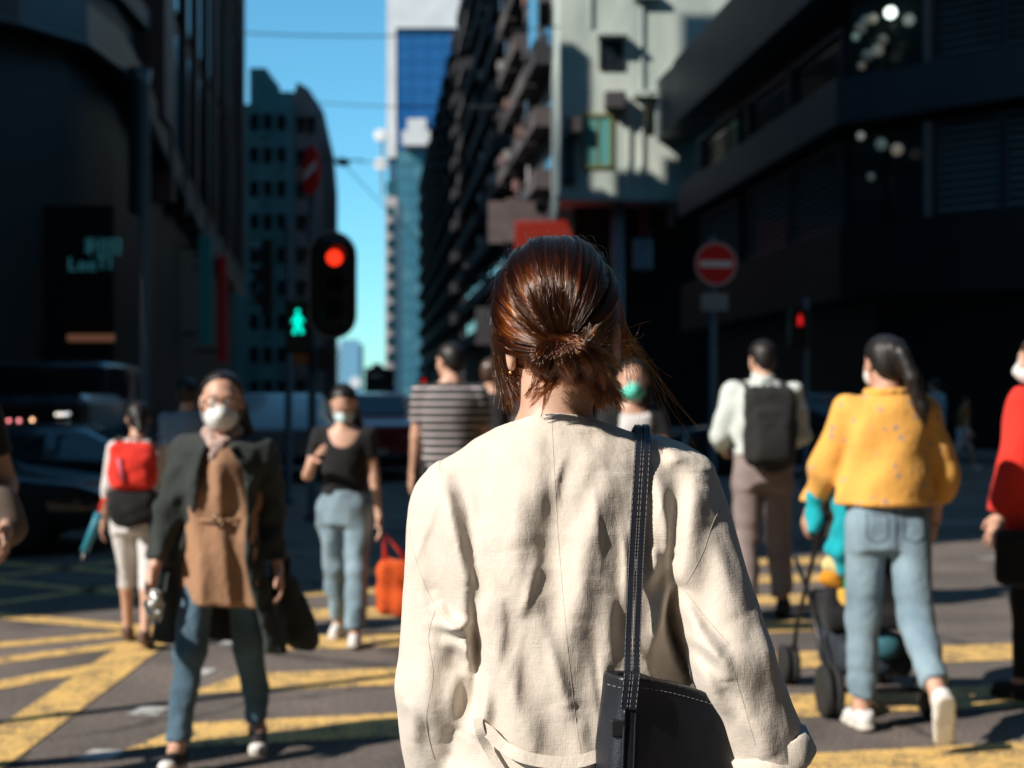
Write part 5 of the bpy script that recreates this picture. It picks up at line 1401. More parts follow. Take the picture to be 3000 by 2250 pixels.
for y in (-0.04, 0.04):
    p3.itube(bg_, "strap", [(base.x - 0.09, base.y + y, base.z + 0.37), hw_ + Vector((-0.02, y * 0.3, -0.02)), (base.x + 0.07, base.y + y, base.z + 0.37)], 0.014, M_red, base, flat=((1, 0, 0), 0.4))

# ---- man in the striped shirt, seen from behind
d = 9.3
p4 = Person("man in a striped short sleeved shirt seen from behind", (X_of(1318, d), d), R(5), 1.725, True, legs=((10, 6, 0), (-8, 8, 10)), arms=((4, 6, 10, 0), (2, 8, 12, 0)), lean=1, head=(38, 4))
p4.body(); p4.hair("short", M_hair, cutp=0.004)
p4.top(M_striped, sleeve=0.72, hem=0.90, seed=18, inf=0.020, sr=0.068, er=0.064, name="striped_shirt", neck=1.46)
p4.trousers(M_blackcloth, hem=0.95, seed=19); p4.shoes(M_shoeblack, M_solewhite)

# ---- man in a white mask, turned sideways
d = 10.4
p5 = Person("dark clothed man in a white mask seen in profile beside the striped shirt", (X_of(1436, d), d), R(-74), 1.66, True, legs=((12, 6, 0), (-10, 8, 12)), arms=((5, 6, 14, 0), (0, 6, 14, 0)), head=(0, 4))
p5.body(); p5.face(); p5.hair("short", M_hairbrown, cutp=0.004); p5.mask(M_mask)
p5.top(M_blackcloth, sleeve=1.95, hem=0.88, seed=20, inf=0.022, sr=0.068, er=0.056, wr=0.046, name="jacket"); p5.trousers(M_blackcloth, seed=21); p5.shoes(M_shoeblack, M_shoeblack)

# ---- woman in the green mask, coming towards the camera
d = 8.3
p6 = Person("woman in a green mask and white top coming towards the camera", (X_of(1850, d), d), R(186), 1.575, legs=((12, 6, 0), (-10, 8, 12)), arms=((20, 8, 70, 30), (22, 8, 70, 30)), head=(-6, 2), hk=1.16)
p6.body(hands=((35, 3), (35, 3))); p6.face()
p6.hair("long", M_hair, [(cone((0.06, -0.03, 0.0), (0.085, -0.01, -0.16), 0.035, 0.035), 0.02), (cone((-0.06, -0.03, 0.0), (-0.085, -0.01, -0.16), 0.035, 0.035), 0.02), (cone((0, -0.08, 0), (0, -0.09, -0.2), 0.06, 0.06), 0.03)], cutp=-0.012)
p6.mask(M_maskgreen)
p6.top(M_white, sleeve=0.5, hem=0.93, seed=24, name="blouse", neck=1.43, scoop=0.5)
p6.top(M_blackcloth, sleeve=1.9, hem=0.85, inf=0.03, sr=0.066, er=0.056, wr=0.046, seed=25, name="cardigan", cuts=(lambda X, Y, Z: np.minimum(0.10 - np.abs(X), Y - 0.02) + 0 * Z,))
p6.trousers(M_blackcloth, seed=26); p6.shoes(M_shoeblack, M_shoeblack)
hc_ = (p6.J["wr", 1] + p6.J["wr", -1]) / 2 + Vector((0, 0.12, 0.05)); base = hc_
pu = p6.item("purse", "reddish brown purse held in front of the white top", "purse", base)
p6.iput(pu, "purse_body", [SDF().add(rbx(base, (0.13, 0.05, 0.075), 0.03), 0.01).mesh(0.01)], mat("reddish_leather", (0.28, 0.085, 0.05), 0.45), base)
p6.iput(pu, "flap", [SDF().add(rbx(base + Vector((0, 0.03, 0.03)), (0.132, 0.03, 0.047), 0.02), 0.01).mesh(0.01)], mat("reddish_leather", (0.28, 0.085, 0.05), 0.45), base)

# ---- man with the dark backpack
d = 9.05
p7 = Person("man in a pale shirt and taupe trousers walking away with a dark backpack", (X_of(2235, d), d), R(2), 1.73, True, legs=((8, 14, 4), (-4, 16, 12)), arms=((8, 16, 62, 30), (8, 14, 62, 30)), lean=1, head=(16, 6))
p7.body(); p7.hair("short", M_hair, cutp=-0.004)
p7.put("collar", [SDF().add(cone((0, p7.cy(1.47) - 0.01, 1.452 + p7.dz), (0, p7.cy(1.5) - 0.012, 1.515 + p7.dz), 0.082, 0.070), 0.01).cut(half((0, 0, 1.522 + p7.dz), (0, -0.35, 1))).mesh(0.01)], M_paleshirt)
p7.top(M_paleshirt, sleeve=1.95, hem=0.99, seed=28, inf=0.028, sr=0.075, er=0.064, wr=0.05, amp=0.007, name="shirt", neck=1.48)
p7.trousers(M_taupe, hem=0.95, inf=0.016, knee=0.078, ankle=0.066, seed=29, amp=0.006); p7.shoes(M_shoeblack, M_shoeblack)
base = (0, -0.14, 0.92 + p7.dz)
b7 = p7.item("backpack", "large dark grey backpack on the man in the pale shirt", "backpack", base)
M_bp = fabric("charcoal_nylon", (0.022, 0.022, 0.022), 0.35, 7)
bpack(p7, base, b7, 0.93, 0.93, 1.43, 0.160, 0.085, M_bp, M_blackcloth, -0.12, 14)
p7.iput(b7, "front_pocket", [SDF().add(rbx((0, -0.285, 1.08 + p7.dz), (0.115, 0.045, 0.115), 0.04), 0.01).add(ell((0, -0.29, 1.06 + p7.dz), (0.10, 0.05, 0.10)), 0.03).mesh(0.010)], M_bp, base)
for x_, z_, w_ in ((-0.02, 1.36, 0.035), (0.10, 1.30, 0.018)):
    p7.iput(b7, "reflective_patch", [SDF().add(rbx((x_, -0.268, z_ + p7.dz), (w_, 0.012, 0.02), 0.008), 0.004).mesh(0.006)], mat("silver_patch", (0.42, 0.42, 0.40), 0.4), base)
p7.itube(b7, "zip", [(-0.13, -0.262, 1.10 + p7.dz), (-0.11, -0.275, 1.33 + p7.dz), (0.0, -0.275, 1.39 + p7.dz), (0.11, -0.275, 1.33 + p7.dz), (0.13, -0.262, 1.10 + p7.dz)], 0.005, M_blackcloth, base)

# ---- woman in mustard pushing the stroller
d = 5.86
p8 = Person("woman in a mustard floral jacket and cropped jeans pushing the stroller", (X_of(2598, d), d), R(3), 1.63, legs=((7, 5, 2), (-16, 30, 64)), arms=((14, 17, 26, 12), (4, 22, 26, 20)), lean=3, head=(14, 2))
p8.body(); 
p8.hair("pony", M_hair, [(ell((0.012, -0.085, 0.045), (0.055, 0.04, 0.055)), 0.02), (cone((0.02, -0.12, 0.03), (0.045, -0.155, -0.08), 0.034, 0.036), 0.02), (cone((0.045, -0.155, -0.08), (0.085, -0.16, -0.20), 0.036, 0.032), 0.015), (cone((0.085, -0.16, -0.20), (0.10, -0.15, -0.275), 0.031, 0.010), 0.02)], cutp=0.004)
p8.mask(M_mask)
p8.top(M_mustard, sleeve=1.92, hem=0.975, inf=0.036, sr=0.074, er=0.070, wr=0.054, seed=33, amp=0.007, name="jacket", neck=1.475, flare=lambda z: 0.022 if z < 1.15 else 0.0)
S = SDF()
for t in np.linspace(0, 6.283, 13)[:-1]: S.add(ell((0.074 * math.cos(t), p8.cy(1.47) - 0.012 + 0.066 * math.sin(t), 1.472 + p8.dz), (0.026, 0.026, 0.020)), 0.02)
p8.put("collar", [S.mesh(0.009)], M_mustard)
p8.trousers(M_denimlight, inf=0.006, knee=0.073, ankle=0.060, seed=35, amp=0.0035, hems=(0.86, 0.80), name="jeans", waist=1.06)
jv = p8.root.children[-1].data; BVJ = BVHTree.FromPolygons([v.co for v in jv.vertices], [tuple(f.vertices) for f in jv.polygons])
def jean_line(pts, r, m, name="seam"):
    P = []
    for x, z in pts:
        h = BVJ.ray_cast(Vector((x * p8.k, -1.0, (z + p8.dz) * p8.k)), Vector((0, 1, 0)))
        if h[0] is not None: P.append(h[0] + Vector((0, -0.0005, 0)))
    if len(P) > 2: MB().tube(P, r, 5).build(name, m, p8.root)
M_jst = mat("dark_denim_seam", (0.07, 0.10, 0.13), 0.9)
jean_line([(0, z) for z in np.linspace(1.055, 0.80, 16)], 0.0035, M_jst)
jean_line([(x, 1.025) for x in np.linspace(-0.15, 0.15, 24)], 0.003, M_jst, "waistband_seam")
jean_line([(x, 0.985 - 0.035 * (1 - abs(x) / 0.15)) for x in np.linspace(-0.15, 0.15, 24)], 0.003, M_jst, "yoke_seam")
for sx in (-1, 1):
    q = [(0.035, 0.945), (0.120, 0.955), (0.122, 0.855), (0.080, 0.828), (0.036, 0.850), (0.035, 0.945)]; P = []
    for a_, c_ in zip(q[:-1], q[1:]): P += [(sx * (a_[0] + (c_[0] - a_[0]) * t), a_[1] + (c_[1] - a_[1]) * t) for t in np.linspace(0, 1, 7)]
    jean_line(P, 0.003, M_jst, "back_pocket")
p8.shoes(M_shoewhite, M_solewhite)
st_ = thing("stroller", "black folding stroller pushed by the woman in mustard", "stroller", (X_of(2490, 6.35) + 0.07, 6.45, 0), R(3))
M_sf = mat("stroller_frame", (0.02, 0.02, 0.022), 0.35, metal=0.5)
for sx in (-1, 1):
    x = sx * 0.20
    MB().tube([(x * 1.05, -0.28, 1.00), (x * 1.05, -0.20, 0.92), (x * 1.1, 0.28, 0.30), (x, 0.42, 0.12)], 0.011, 10).build("push_bar", M_sf, st_, True)
    MB().tube([(x * 1.1, -0.30, 0.12), (x * 1.1, 0.05, 0.48), (x * 1.1, 0.30, 0.62)], 0.011, 10).build("rear_leg", M_sf, st_, True)
    MB().tube([(x * 1.08, -0.36, 1.03), (x * 1.06, -0.26, 0.99)], 0.016, 10).build("handle_grip", M_sigblack, st_, True)
    for y, r in ((-0.30, 0.115), (0.42, 0.095)):
        for dx in (-0.022, 0.022):
            Mw = X4((x * 1.12 + dx, y, r), 0, 0, R(90))
            w = MB().lathe([(r * 0.6, -0.014), (r * 0.95, -0.016), (r, 0), (r * 0.95, 0.016), (r * 0.6, 0.014)], Mw, 24).build("wheel", M_tyre, st_, True)
            h = MB().lathe([(r * 0.15, -0.012), (r * 0.22, -0.012), (r * 0.22, 0.012), (r * 0.15, 0.012)], Mw, 14)
            for q in range(6):
                t = q * math.pi / 3; h.tube([Mw @ Vector((r * 0.2 * math.cos(t), r * 0.2 * math.sin(t), 0)), Mw @ Vector((r * 0.62 * math.cos(t), r * 0.62 * math.sin(t), 0))], 0.007, 6)
            h.build("rim", mat("grey_rim", (0.42, 0.40, 0.38), 0.4), w)
MB().tube([(-0.22, -0.30, 0.115), (0.22, -0.30, 0.115)], 0.012, 10).build("axle", M_sf, st_, True)
MB().tube([(-0.21, -0.30, 1.0), (0.21, -0.30, 1.0)], 0.011, 10).build("cross_bar", M_sf, st_, True)
S = SDF().add(rbx((0, 0.02, 0.42), (0.19, 0.17, 0.05), 0.03, Matrix.Rotation(R(12), 4, 'X')), 0.02).add(rbx((0, -0.15, 0.66), (0.19, 0.035, 0.24), 0.03, Matrix.Rotation(R(16), 4, 'X')), 0.03)
link("seat", np_mesh("seat", [S.mesh(0.014)]), st_, M_blackcloth)
S = SDF().add(ell((0, -0.02, 0.84), (0.215, 0.27, 0.19)), 0.01).sub(ell((0, 0.03, 0.80), (0.198, 0.27, 0.18)), 0.01).cut(half((0, 0, 0.78), (0, 0.35, -1)))
link("canopy", np_mesh("canopy", [S.mesh(0.012)]), st_, M_blackcloth)
S = SDF().add(rbx((0, -0.05, 0.24), (0.17, 0.20, 0.085), 0.05), 0.02); gq = wob(51, 40, 6); S.disp(lambda X, Y, Z: 0.008 * gq(X, Y, Z))
link("basket", np_mesh("basket", [S.mesh(0.014)]), st_, mat("navy_net", (0.012, 0.018, 0.028), 0.8))
S = SDF().add(ell((0.03, -0.27, 0.30), (0.07, 0.05, 0.06)), 0.02); link("bundle", np_mesh("bundle", [S.mesh(0.012)]), st_, mat("dark_teal_cloth", (0.02, 0.10, 0.13), 0.8))
# turquoise bag hung from the handle, and a bunch of soft toys
SO = Vector((X_of(2490, 6.35) + 0.07, 6.45, 0))
bx_ = thing("sling_bag", "turquoise cloth bag knotted on the stroller handle", "bag", (X_of(2435, 6.0), 6.0, 0.66))
S = SDF()
for a, b, r0, r1 in (((0.0, 0, 0.42), (-0.07, 0, 0.30), 0.028, 0.045), ((-0.07, 0, 0.30), (-0.075, 0, 0.17), 0.045, 0.036), ((0.02, -0.02, 0.34), (0.055, -0.03, 0.20), 0.03, 0.05), ((0.055, -0.03, 0.20), (0.02, -0.03, 0.08), 0.055, 0.06), ((0.02, -0.03, 0.08), (0.05, -0.02, 0.0), 0.06, 0.035)): S.add(cone(a, b, r0 * 0.82, r1 * 0.82), 0.010)
gq = wob(61, 60, 7); S.disp(lambda X, Y, Z: 0.007 * gq(X, Y, Z)); link("bag_body", np_mesh("bag_body", [S.mesh(0.010)]), bx_, fabric("turquoise_cloth", (0.008, 0.36, 0.42), 0.2, 8))
for lab, px, py, w, c in (("pale yellow soft toy ball hanging at the stroller's side", 2460, 1650, 0.062, (0.72, 0.60, 0.28)), ("orange soft toy hanging below the yellow toy ball", 2435, 1690, 0.045, (0.70, 0.28, 0.02)), ("green soft toy hanging beside the jeans of the stroller woman", 2505, 1725, 0.055, (0.02, 0.30, 0.10)), ("small golden toy hanging lowest on the stroller", 2478, 1745, 0.036, (0.78, 0.46, 0.08))):
    P_ = at(px, py, 6.05); o = thing("soft_toy", lab, "toy", P_, 0, "soft toys on the stroller")
    S = SDF().add(ell((0, 0, 0), (w, w * 0.8, w)), 0.01)
    for k in range(3): S.add(ell((w * 0.8 * math.cos(k * 2.1 + px), -0.01, w * 0.8 * math.sin(k * 2.1 + px)), (w * 0.5, w * 0.4, w * 0.5)), 0.01)
    link("toy_body", np_mesh("toy_body", [S.mesh(0.008)]), o, fabric("toy_%d" % px, c, 0.25, 20))
    MB().tube([(0, 0, w), (0.01, 0.02, w + 0.12), (0.0, 0.05, w + 0.28)], 0.005, 6).build("ribbon", mat("ochre_ribbon", (0.45, 0.22, 0.04), 0.7), o, True)

# ---- person in red at the right edge
d = 6.5
p9 = Person("person in a red coat and trousers cut by the right edge of the photo", (X_of(3062, d), d), R(40), 1.65, legs=((6, 5, 0), (-8, 8, 10)), arms=((2, 9, 14, 2), (5, 10, 20, 0)), head=(14, 0))
p9.body(); p9.face(); p9.hair("short", M_hairbrown, [(ell((0, -0.03, 0.03), (0.09, 0.1, 0.085)), 0.02)]); p9.mask(M_mask)
p9.top(M_red, sleeve=2.02, hem=0.70, inf=0.050, sr=0.086, er=0.086, wr=0.055, seed=44, amp=0.008, name="coat", neck=1.48)
p9.trousers(M_blackcloth, inf=0.015, seed=45); p9.shoes(M_shoeblack, M_shoeblack)
base = Vector((-0.26, -0.02, 0.55 + p9.dz))
hb = p9.item("handbag", "black handbag hanging at the side of the person in red", "bag", base)
p9.iput(hb, "bag_body", [SDF().add(rbx(base + Vector((0, 0, 0.13)), (0.06, 0.11, 0.13), 0.04), 0.01).mesh(0.012)], M_blackcloth, base)
p9.itube(hb, "strap", [base + Vector((0, -0.08, 0.25)), p9.J["wr", -1] + p9.J["hd", -1] * 0.1, base + Vector((0, 0.08, 0.25))], 0.009, M_blackcloth, base)

# ---- two people far at the right, by the dark building
d = 24.5
pa = Person("person in a pale blue shirt standing in shade beyond the woman in mustard", (X_of(2742, d), d), R(40), 1.70, True, legs=((4, 2, 0), (-4, 4, 6)), arms=((25, 8, 60, 20), (5, 6, 10, 0)))
pa.body(h=0.02); pa.hair("short", h=0.012); pa.top(M_bluecloth, sleeve=0.8, hem=0.9, inf=0.03, sr=0.07, er=0.065, h=0.018, name="shirt"); pa.trousers(M_blackcloth, h=0.018); pa.shoes(M_shoeblack, M_shoeblack)
d = 27.0
pb = Person("girl in an ochre top and pale shorts striding along the dark shopfront", (X_of(2822, d), d), R(-80), 1.45, legs=((28, 10, -5), (-30, 12, 30)), arms=((18, 6, 20, 0), (-14, 6, 15, 0)))
pb.body(h=0.02); pb.hair("short", None, [(cone((0, -0.1, 0.02), (0, -0.14, -0.1), 0.03, 0.02), 0.02)], h=0.012); pb.top(M_orangecloth, sleeve=0.6, hem=0.95, h=0.018, name="tee_shirt"); pb.trousers(M_white, hem=0.05, inf=0.02, knee=0.07, ankle=0.07, h=0.018, name="shorts"); pb.shoes(M_shoewhite, M_solewhite)

# ---- passer-by at the left edge with a brown bag; only elbow and bag reach the frame
d = 5.0
pc = Person("passer-by at the left edge whose bare elbow and brown bag reach into view", (X_of(-185, d), d + 0.05), R(188), 1.62, legs=((12, 6, 0), (-10, 8, 12)), arms=((-10, 14, 62, 6), (0, 8, 12, 0)), skin=M_skin2)
pc.body(); pc.face(); pc.hair("short", M_hair); pc.top(M_blackcloth, sleeve=0.6, hem=0.93, seed=54, name="tee_shirt"); pc.trousers(M_blackcloth, seed=55); pc.shoes(M_shoeblack, M_shoeblack)
P_ = at(12, 1600, 5.0); base = P_
bb = thing("shoulder_bag", "rounded brown bag hanging at the left edge of the photo", "bag", base)
S = SDF().add(ell((-0.03, 0, 0.105), (0.095, 0.06, 0.105)), 0.02).add(ell((-0.02, 0, 0.06), (0.095, 0.065, 0.07)), 0.03); gq = wob(71, 40, 6); S.disp(lambda X, Y, Z: 0.006 * gq(X, Y, Z))
link("bag_body", np_mesh("bag_body", [S.mesh(0.009)]), bb, mat("worn_brown_bag", (0.13, 0.095, 0.07), 0.7, var=0.3, scale=20))
MB().tube([(-0.08, 0.0, 0.19), (-0.07, 0.03, 0.36), (-0.06, 0.06, 0.50)], 0.012, 8, True, ((1, 0, 0), 0.4)).build("strap", M_leather, bb, True)

# ---- somebody in pale blue behind the child
d = 9.8
pd_ = Person("person in a greyish blue shirt mostly hidden behind the woman in the dark coat", (X_of(548, d), d), R(10), 1.50, legs=((10, 6, 0), (-8, 8, 12)), arms=((4, 6, 12, 0), (4, 6, 12, 0)))
pd_.body(h=0.016); pd_.hair("short", M_hair, h=0.009); pd_.top(M_bluegrey, sleeve=0.7, hem=0.93, inf=0.02, h=0.015, name="shirt"); pd_.trousers(M_blackcloth, h=0.015); pd_.shoes(M_shoeblack, M_shoeblack)
# ------------------------------------------------------------------ the woman in the foreground, seen from behind
W = Vector((0.0608, 1.98, 0.0))
woman = thing("person", "woman with tied reddish brown hair and beige linen jacket, seen from behind in sharp focus", "person", W)
def wp(px, py, y): return at(px, py, 1.98 + y) - W
def linen():
    m = mat("beige_linen", (0.64, 0.575, 0.495), 0.85, spec=0.2, sheen=0.25)
    N, L, b = nodes_of(m)
    tc = N.new("ShaderNodeTexCoord")
    def noise(sc_, det, st):
        mp = N.new("ShaderNodeMapping"); mp.inputs["Scale"].default_value = st; L.new(tc.outputs["Object"], mp.inputs[0])
        n = N.new("ShaderNodeTexNoise"); n.inputs["Scale"].default_value = sc_; n.inputs["Detail"].default_value = det; L.new(mp.outputs[0], n.inputs["Vector"]); return n
    warp = noise(260, 3, (3.0, 3.0, 0.25)); weft = noise(260, 3, (0.25, 0.25, 3.0)); crum = noise(26, 8, (1.3, 1.3, 0.8)); blot = noise(10, 4, (1, 1, 1))
    r = N.new("ShaderNodeValToRGB"); r.color_ramp.elements[0].color = (0.565, 0.495, 0.42, 1); r.color_ramp.elements[1].color = (0.655, 0.58, 0.495, 1)
    r.color_ramp.elements[0].position = 0.3; r.color_ramp.elements[1].position = 0.7
    a = N.new("ShaderNodeMath"); a.operation = 'ADD'; L.new(warp.outputs["Fac"], a.inputs[0]); L.new(weft.outputs["Fac"], a.inputs[1])
    h = N.new("ShaderNodeMath"); h.operation = 'MULTIPLY'; h.inputs[1].default_value = 0.5; L.new(a.outputs[0], h.inputs[0]); L.new(h.outputs[0], r.inputs[0])
    L.new(r.outputs[0], b.inputs["Base Color"])
    b1 = N.new("ShaderNodeBump"); b1.inputs["Strength"].default_value = 0.55; b1.inputs["Distance"].default_value = 0.006; L.new(crum.outputs["Fac"], b1.inputs["Height"])
    b2 = N.new("ShaderNodeBump"); b2.inputs["Strength"].default_value = 0.35; b2.inputs["Distance"].default_value = 0.0012; L.new(a.outputs[0], b2.inputs["Height"]); L.new(b1.outputs[0], b2.inputs["Normal"])
    L.new(b2.outputs[0], b.inputs["Normal"])
    return m
M_linen = linen()
M_stitch = mat("tan_stitching", (0.42, 0.35, 0.28), 0.9)
M_navyleather = mat("navy_leather", (0.010, 0.012, 0.018), 0.36, bump=0.12, scale=60, bscale=420, var=0.2, spec=0.55)

# body under the clothes
HMw = Matrix.Translation((0.0, 0.028, 1.487)) @ Matrix.Rotation(R(7), 4, 'Z') @ Matrix.Rotation(R(2), 4, 'X')
ARM = {-1: ((-0.150, 0, 1.222), (-0.166, -0.012, 0.985), (-0.155, 0.07, 0.80)), 1: ((0.172, -0.01, 1.25), (0.234, -0.085, 1.03), (0.315, -0.075, 0.82))}
S = SDF().add(loft([(0.72, 0.0, 0, 0.150, 0.105), (0.85, 0.0, 0, 0.155, 0.11), (0.97, 0.0, 0, 0.13, 0.095), (1.15, 0.0, 0, 0.14, 0.105), (1.25, 0, 0, 0.145, 0.085), (1.31, 0, 0.005, 0.09, 0.06), (1.35, 0, 0.005, 0.052, 0.05)]), 0.02)
S.add(cone((-0.001, 0.000, 1.26), (0.0, 0.012, 1.47), 0.051, 0.0465), 0.02)
for sd in (-1, 1):
    a, b, c = [Vector(q) for q in ARM[sd]]
    S.add(cone(a, b, 0.042, 0.033), 0.02).add(cone(b, c, 0.034, 0.023), 0.012)
    hp = Vector((sd * 0.085, 0, 0.80)); kn = Vector((sd * 0.09, 0.05 * sd, 0.44)); an = Vector((sd * 0.085, -0.05 + 0.09 * sd, 0.075))
    S.add(cone(hp, kn, 0.075, 0.05), 0.02).add(cone(kn, an, 0.05, 0.033), 0.02).add(cone(an, an + Vector((0, 0.1, -0.045)), 0.034, 0.03), 0.02)
P = [S.mesh(0.008)]
hv, hf = HEAD; P.append((xf(hv * np.array([0.95, 0.95, 0.97]), HMw), hf))
for sd in (-1, 1):
    a, b, c = [Vector(q) for q in ARM[sd]]; d2 = (c - b).normalized(); z = -d2; y = (Vector((-sd, 0.2, 0)) - z * Vector((-sd, 0.2, 0)).dot(z)).normalized(); x = y.cross(z)
    M = Matrix((x, y, z)).transposed().to_4x4(); M.translation = c + d2 * 0.015
    hv, hf = hand_mesh(sd, 24, 4)
    if (x * sd).y < 0: hv = hv * np.array([-1, 1, 1]); hf = hf[:, ::-1]
    P.append((xf(hv * 0.93, M), hf))
link("body", np_mesh("body", P), woman, M_skin)
for sx, px, py in ((-1, 1497, 1012), (1, 1806, 1000)):
    e = wp(px, py, -0.005); S = SDF()
    S.add(ell(e, (0.007, 0.017, 0.026), Matrix.Rotation(sx * R(-24), 4, 'Z')), 0.004).sub(ell(e + Vector((sx * 0.006, 0.002, 0.002)), (0.004, 0.010, 0.016)), 0.004)
    S.add(ell(e + Vector((sx * -0.001, 0.004, -0.026)), (0.006, 0.009, 0.010)), 0.006)
    eo = link("ear", np_mesh("ear", [S.mesh(0.0022)]), woman, M_skin)
    q = e + Vector((sx * 0.001, 0.002, -0.038)); MB().lathe([(0.0006, -0.002), (0.0022, -0.0012), (0.0025, 0.001), (0.0006, 0.003)], Matrix.Translation(q), 10).build("earring", mat("gold", (0.7, 0.5, 0.2), 0.25, metal=1.0), eo, True)
for sx in (-1, 1):
    v, f = SDF().add(ell((sx * 0.031, 0.074, 0.004), (0.0125, 0.0125, 0.0115)), 0.001).mesh(0.004); eo = link("eye", np_mesh("eye", [(xf(v * np.array([0.95, 0.95, 0.97]), HMw), f)]), woman, M_eye)
    v, f = SDF().add(ell((sx * 0.031, 0.0845, 0.004), (0.0055, 0.003, 0.0055)), 0.001).mesh(0.0022); link("iris", np_mesh("iris", [(xf(v * np.array([0.95, 0.95, 0.97]), HMw), f)]), eo, M_iris)
# trousers and shoes, below the frame
S = SDF()
for sd in (-1, 1):
    S.add(cone((sd * 0.085, 0, 0.80), (sd * 0.09, 0.05 * sd, 0.44), 0.095, 0.075), 0.03).add(cone((sd * 0.09, 0.05 * sd, 0.44), (sd * 0.085, -0.05 + 0.09 * sd, 0.12), 0.075, 0.065), 0.03)
link("trousers", np_mesh("trousers", [S.mesh(0.014)]), woman, M_denim)
for sd in (-1, 1):
    M = Matrix.Translation((sd * 0.085, -0.05 + 0.09 * sd, 0.0)) @ Matrix.Scale(0.95, 4)
    o = link("shoe", np_mesh("shoe", [(xf(SHOE[0][0], M), SHOE[0][1])]), woman, M_shoewhite); link("sole", np_mesh("sole", [(xf(SHOE[1][0], M), SHOE[1][1])]), o, M_solewhite)

# jacket
def zz(x, y):                      # crop coordinates used while measuring folds -> local x, z on the back
    q = wp(x / 1.5085 + 1100, y / 1.5085 + 1150, -0.11); return q.x, q.z
FOLDS = [  # polyline on the back, left width, right width, height
    ([(290, 400), (318, 500), (345, 620), (392, 850), (430, 1060)], 0.030, 0.013, 0.018),
    ([(960, 190), (800, 340), (690, 490), (640, 640), (640, 800), (690, 1000)], 0.038, 0.032, 0.0125),
    ([(1030, 225), (940, 335), (870, 470), (820, 600)], 0.018, 0.016, 0.006),
    ([(1080, 280), (990, 460), (925, 640), (895, 820), (880, 1000)], 0.024, 0.022, 0.0095),
    ([(600, 680), (640, 830), (715, 1000), (775, 1200), (830, 1360)], 0.030, 0.028, 0.0105),
    ([(575, 860), (528, 960), (530, 1110), (590, 1300), (665, 1480), (700, 1600)], 0.024, 0.019, 0.010),
    ([(935, 780), (885, 950), (860, 1130), (865, 1400)], 0.024, 0.026, 0.011),
    ([(1040, 880), (1025, 1050), (1050, 1230)], 0.018, 0.012, 0.006),
    ([(1225, 680), (1245, 760), (1205, 840)], 0.010, 0.010, 0.006), ([(1285, 870), (1275, 980), (1240, 1110)], 0.012, 0.010, 0.007),
    ([(1235, 320), (1275, 440), (1292, 600), (1300, 740)], 0.016, 0.016, 0.010), ([(1440, 400), (1400, 540), (1378, 740), (1350, 880)], 0.014, 0.022, 0.015),
    ([(1235, 215), (1310, 250), (1370, 330)], 0.010, 0.012, 0.006), ([(1290, 330), (1350, 300), (1400, 330)], 0.009, 0.009, 0.004),
    ([(1352, 925), (1400, 1000), (1440, 1060), (1520, 1140)], 0.012, 0.010, 0.011), ([(1365, 1070), (1440, 1105), (1515, 1180), (1530, 1260)], 0.011, 0.012, 0.012),
    ([(1385, 1160), (1450, 1230), (1490, 1330), (1560, 1400)], 0.013, 0.012, 0.010), ([(1560, 1100), (1600, 1250), (1650, 1420)], 0.016, 0.018, 0.006),
    ([(1590, 1400), (1680, 1480), (1740, 1600)], 0.016, 0.016, 0.008), ([(1500, 600), (1540, 800), (1600, 1000)], 0.02, 0.02, 0.006),
    ([(255, 945), (300, 1010), (390, 1085)], 0.012, 0.010, 0.010), ([(235, 1040), (320, 1050), (410, 1030)], 0.010, 0.008, 0.008), ([(280, 1120), (350, 1130), (420, 1190)], 0.012, 0.010, 0.008),
    ([(250, 1150), (225, 1310), (250, 1480), (300, 1600)], 0.016, 0.018, 0.008), ([(115, 1390), (160, 1470), (150, 1620)], 0.012, 0.012, 0.006), ([(360, 1250), (330, 1380), (350, 1540)], 0.014, 0.012, 0.009),
    ([(170, 560), (180, 740), (240, 900)], 0.016, 0.016, 0.005), ([(460, 1250), (480, 1400), (430, 1560)], 0.014, 0.012, 0.008), ([(880, 1430), (900, 1560), (960, 1650)], 0.02, 0.016, 0.006),
    ([(415, 860), (438, 1000), (446, 1150), (442, 1330), (430, 1480)], 0.008, 0.007, -0.012), ([(1335, 870), (1318, 980), (1340, 1100), (1390, 1240)], 0.010, 0.008, -0.012),
    ([(910, 240), (820, 430), (770, 640), (760, 780)], 0.045, 0.050, -0.010), ([(700, 900), (800, 1150), (880, 1350)], 0.035, 0.035, -0.006),
    ([(760, 1060), (800, 1230), (860, 1400)], 0.010, 0.008, 0.004), ([(480, 620), (500, 760), (520, 880)], 0.02, 0.02, 0.004), ([(870, 125), (960, 148), (1070, 160)], 0.006, 0.006, 0.0022), ([(860, 155), (950, 172), (1040, 178)], 0.006, 0.006, 0.0018),
]
_g = np.random.default_rng(17)
for _ in range(20):                                             # long fine creases running down the back and sleeves
    x0_, y0_ = _g.uniform(180, 1500), _g.uniform(250, 1250); ln_ = _g.uniform(160, 480); sl_ = _g.normal(0.0, 0.22) + (0.12 if x0_ > 900 else 0.02)
    FOLDS.append(([(x0_, y0_), (x0_ + sl_ * ln_ * 0.5 + _g.normal(0, 14), y0_ + ln_ * 0.5), (x0_ + sl_ * ln_ + _g.normal(0, 20), y0_ + ln_)], _g.uniform(0.004, 0.011), _g.uniform(0.003, 0.006), _g.uniform(0.0012, 0.0032)))
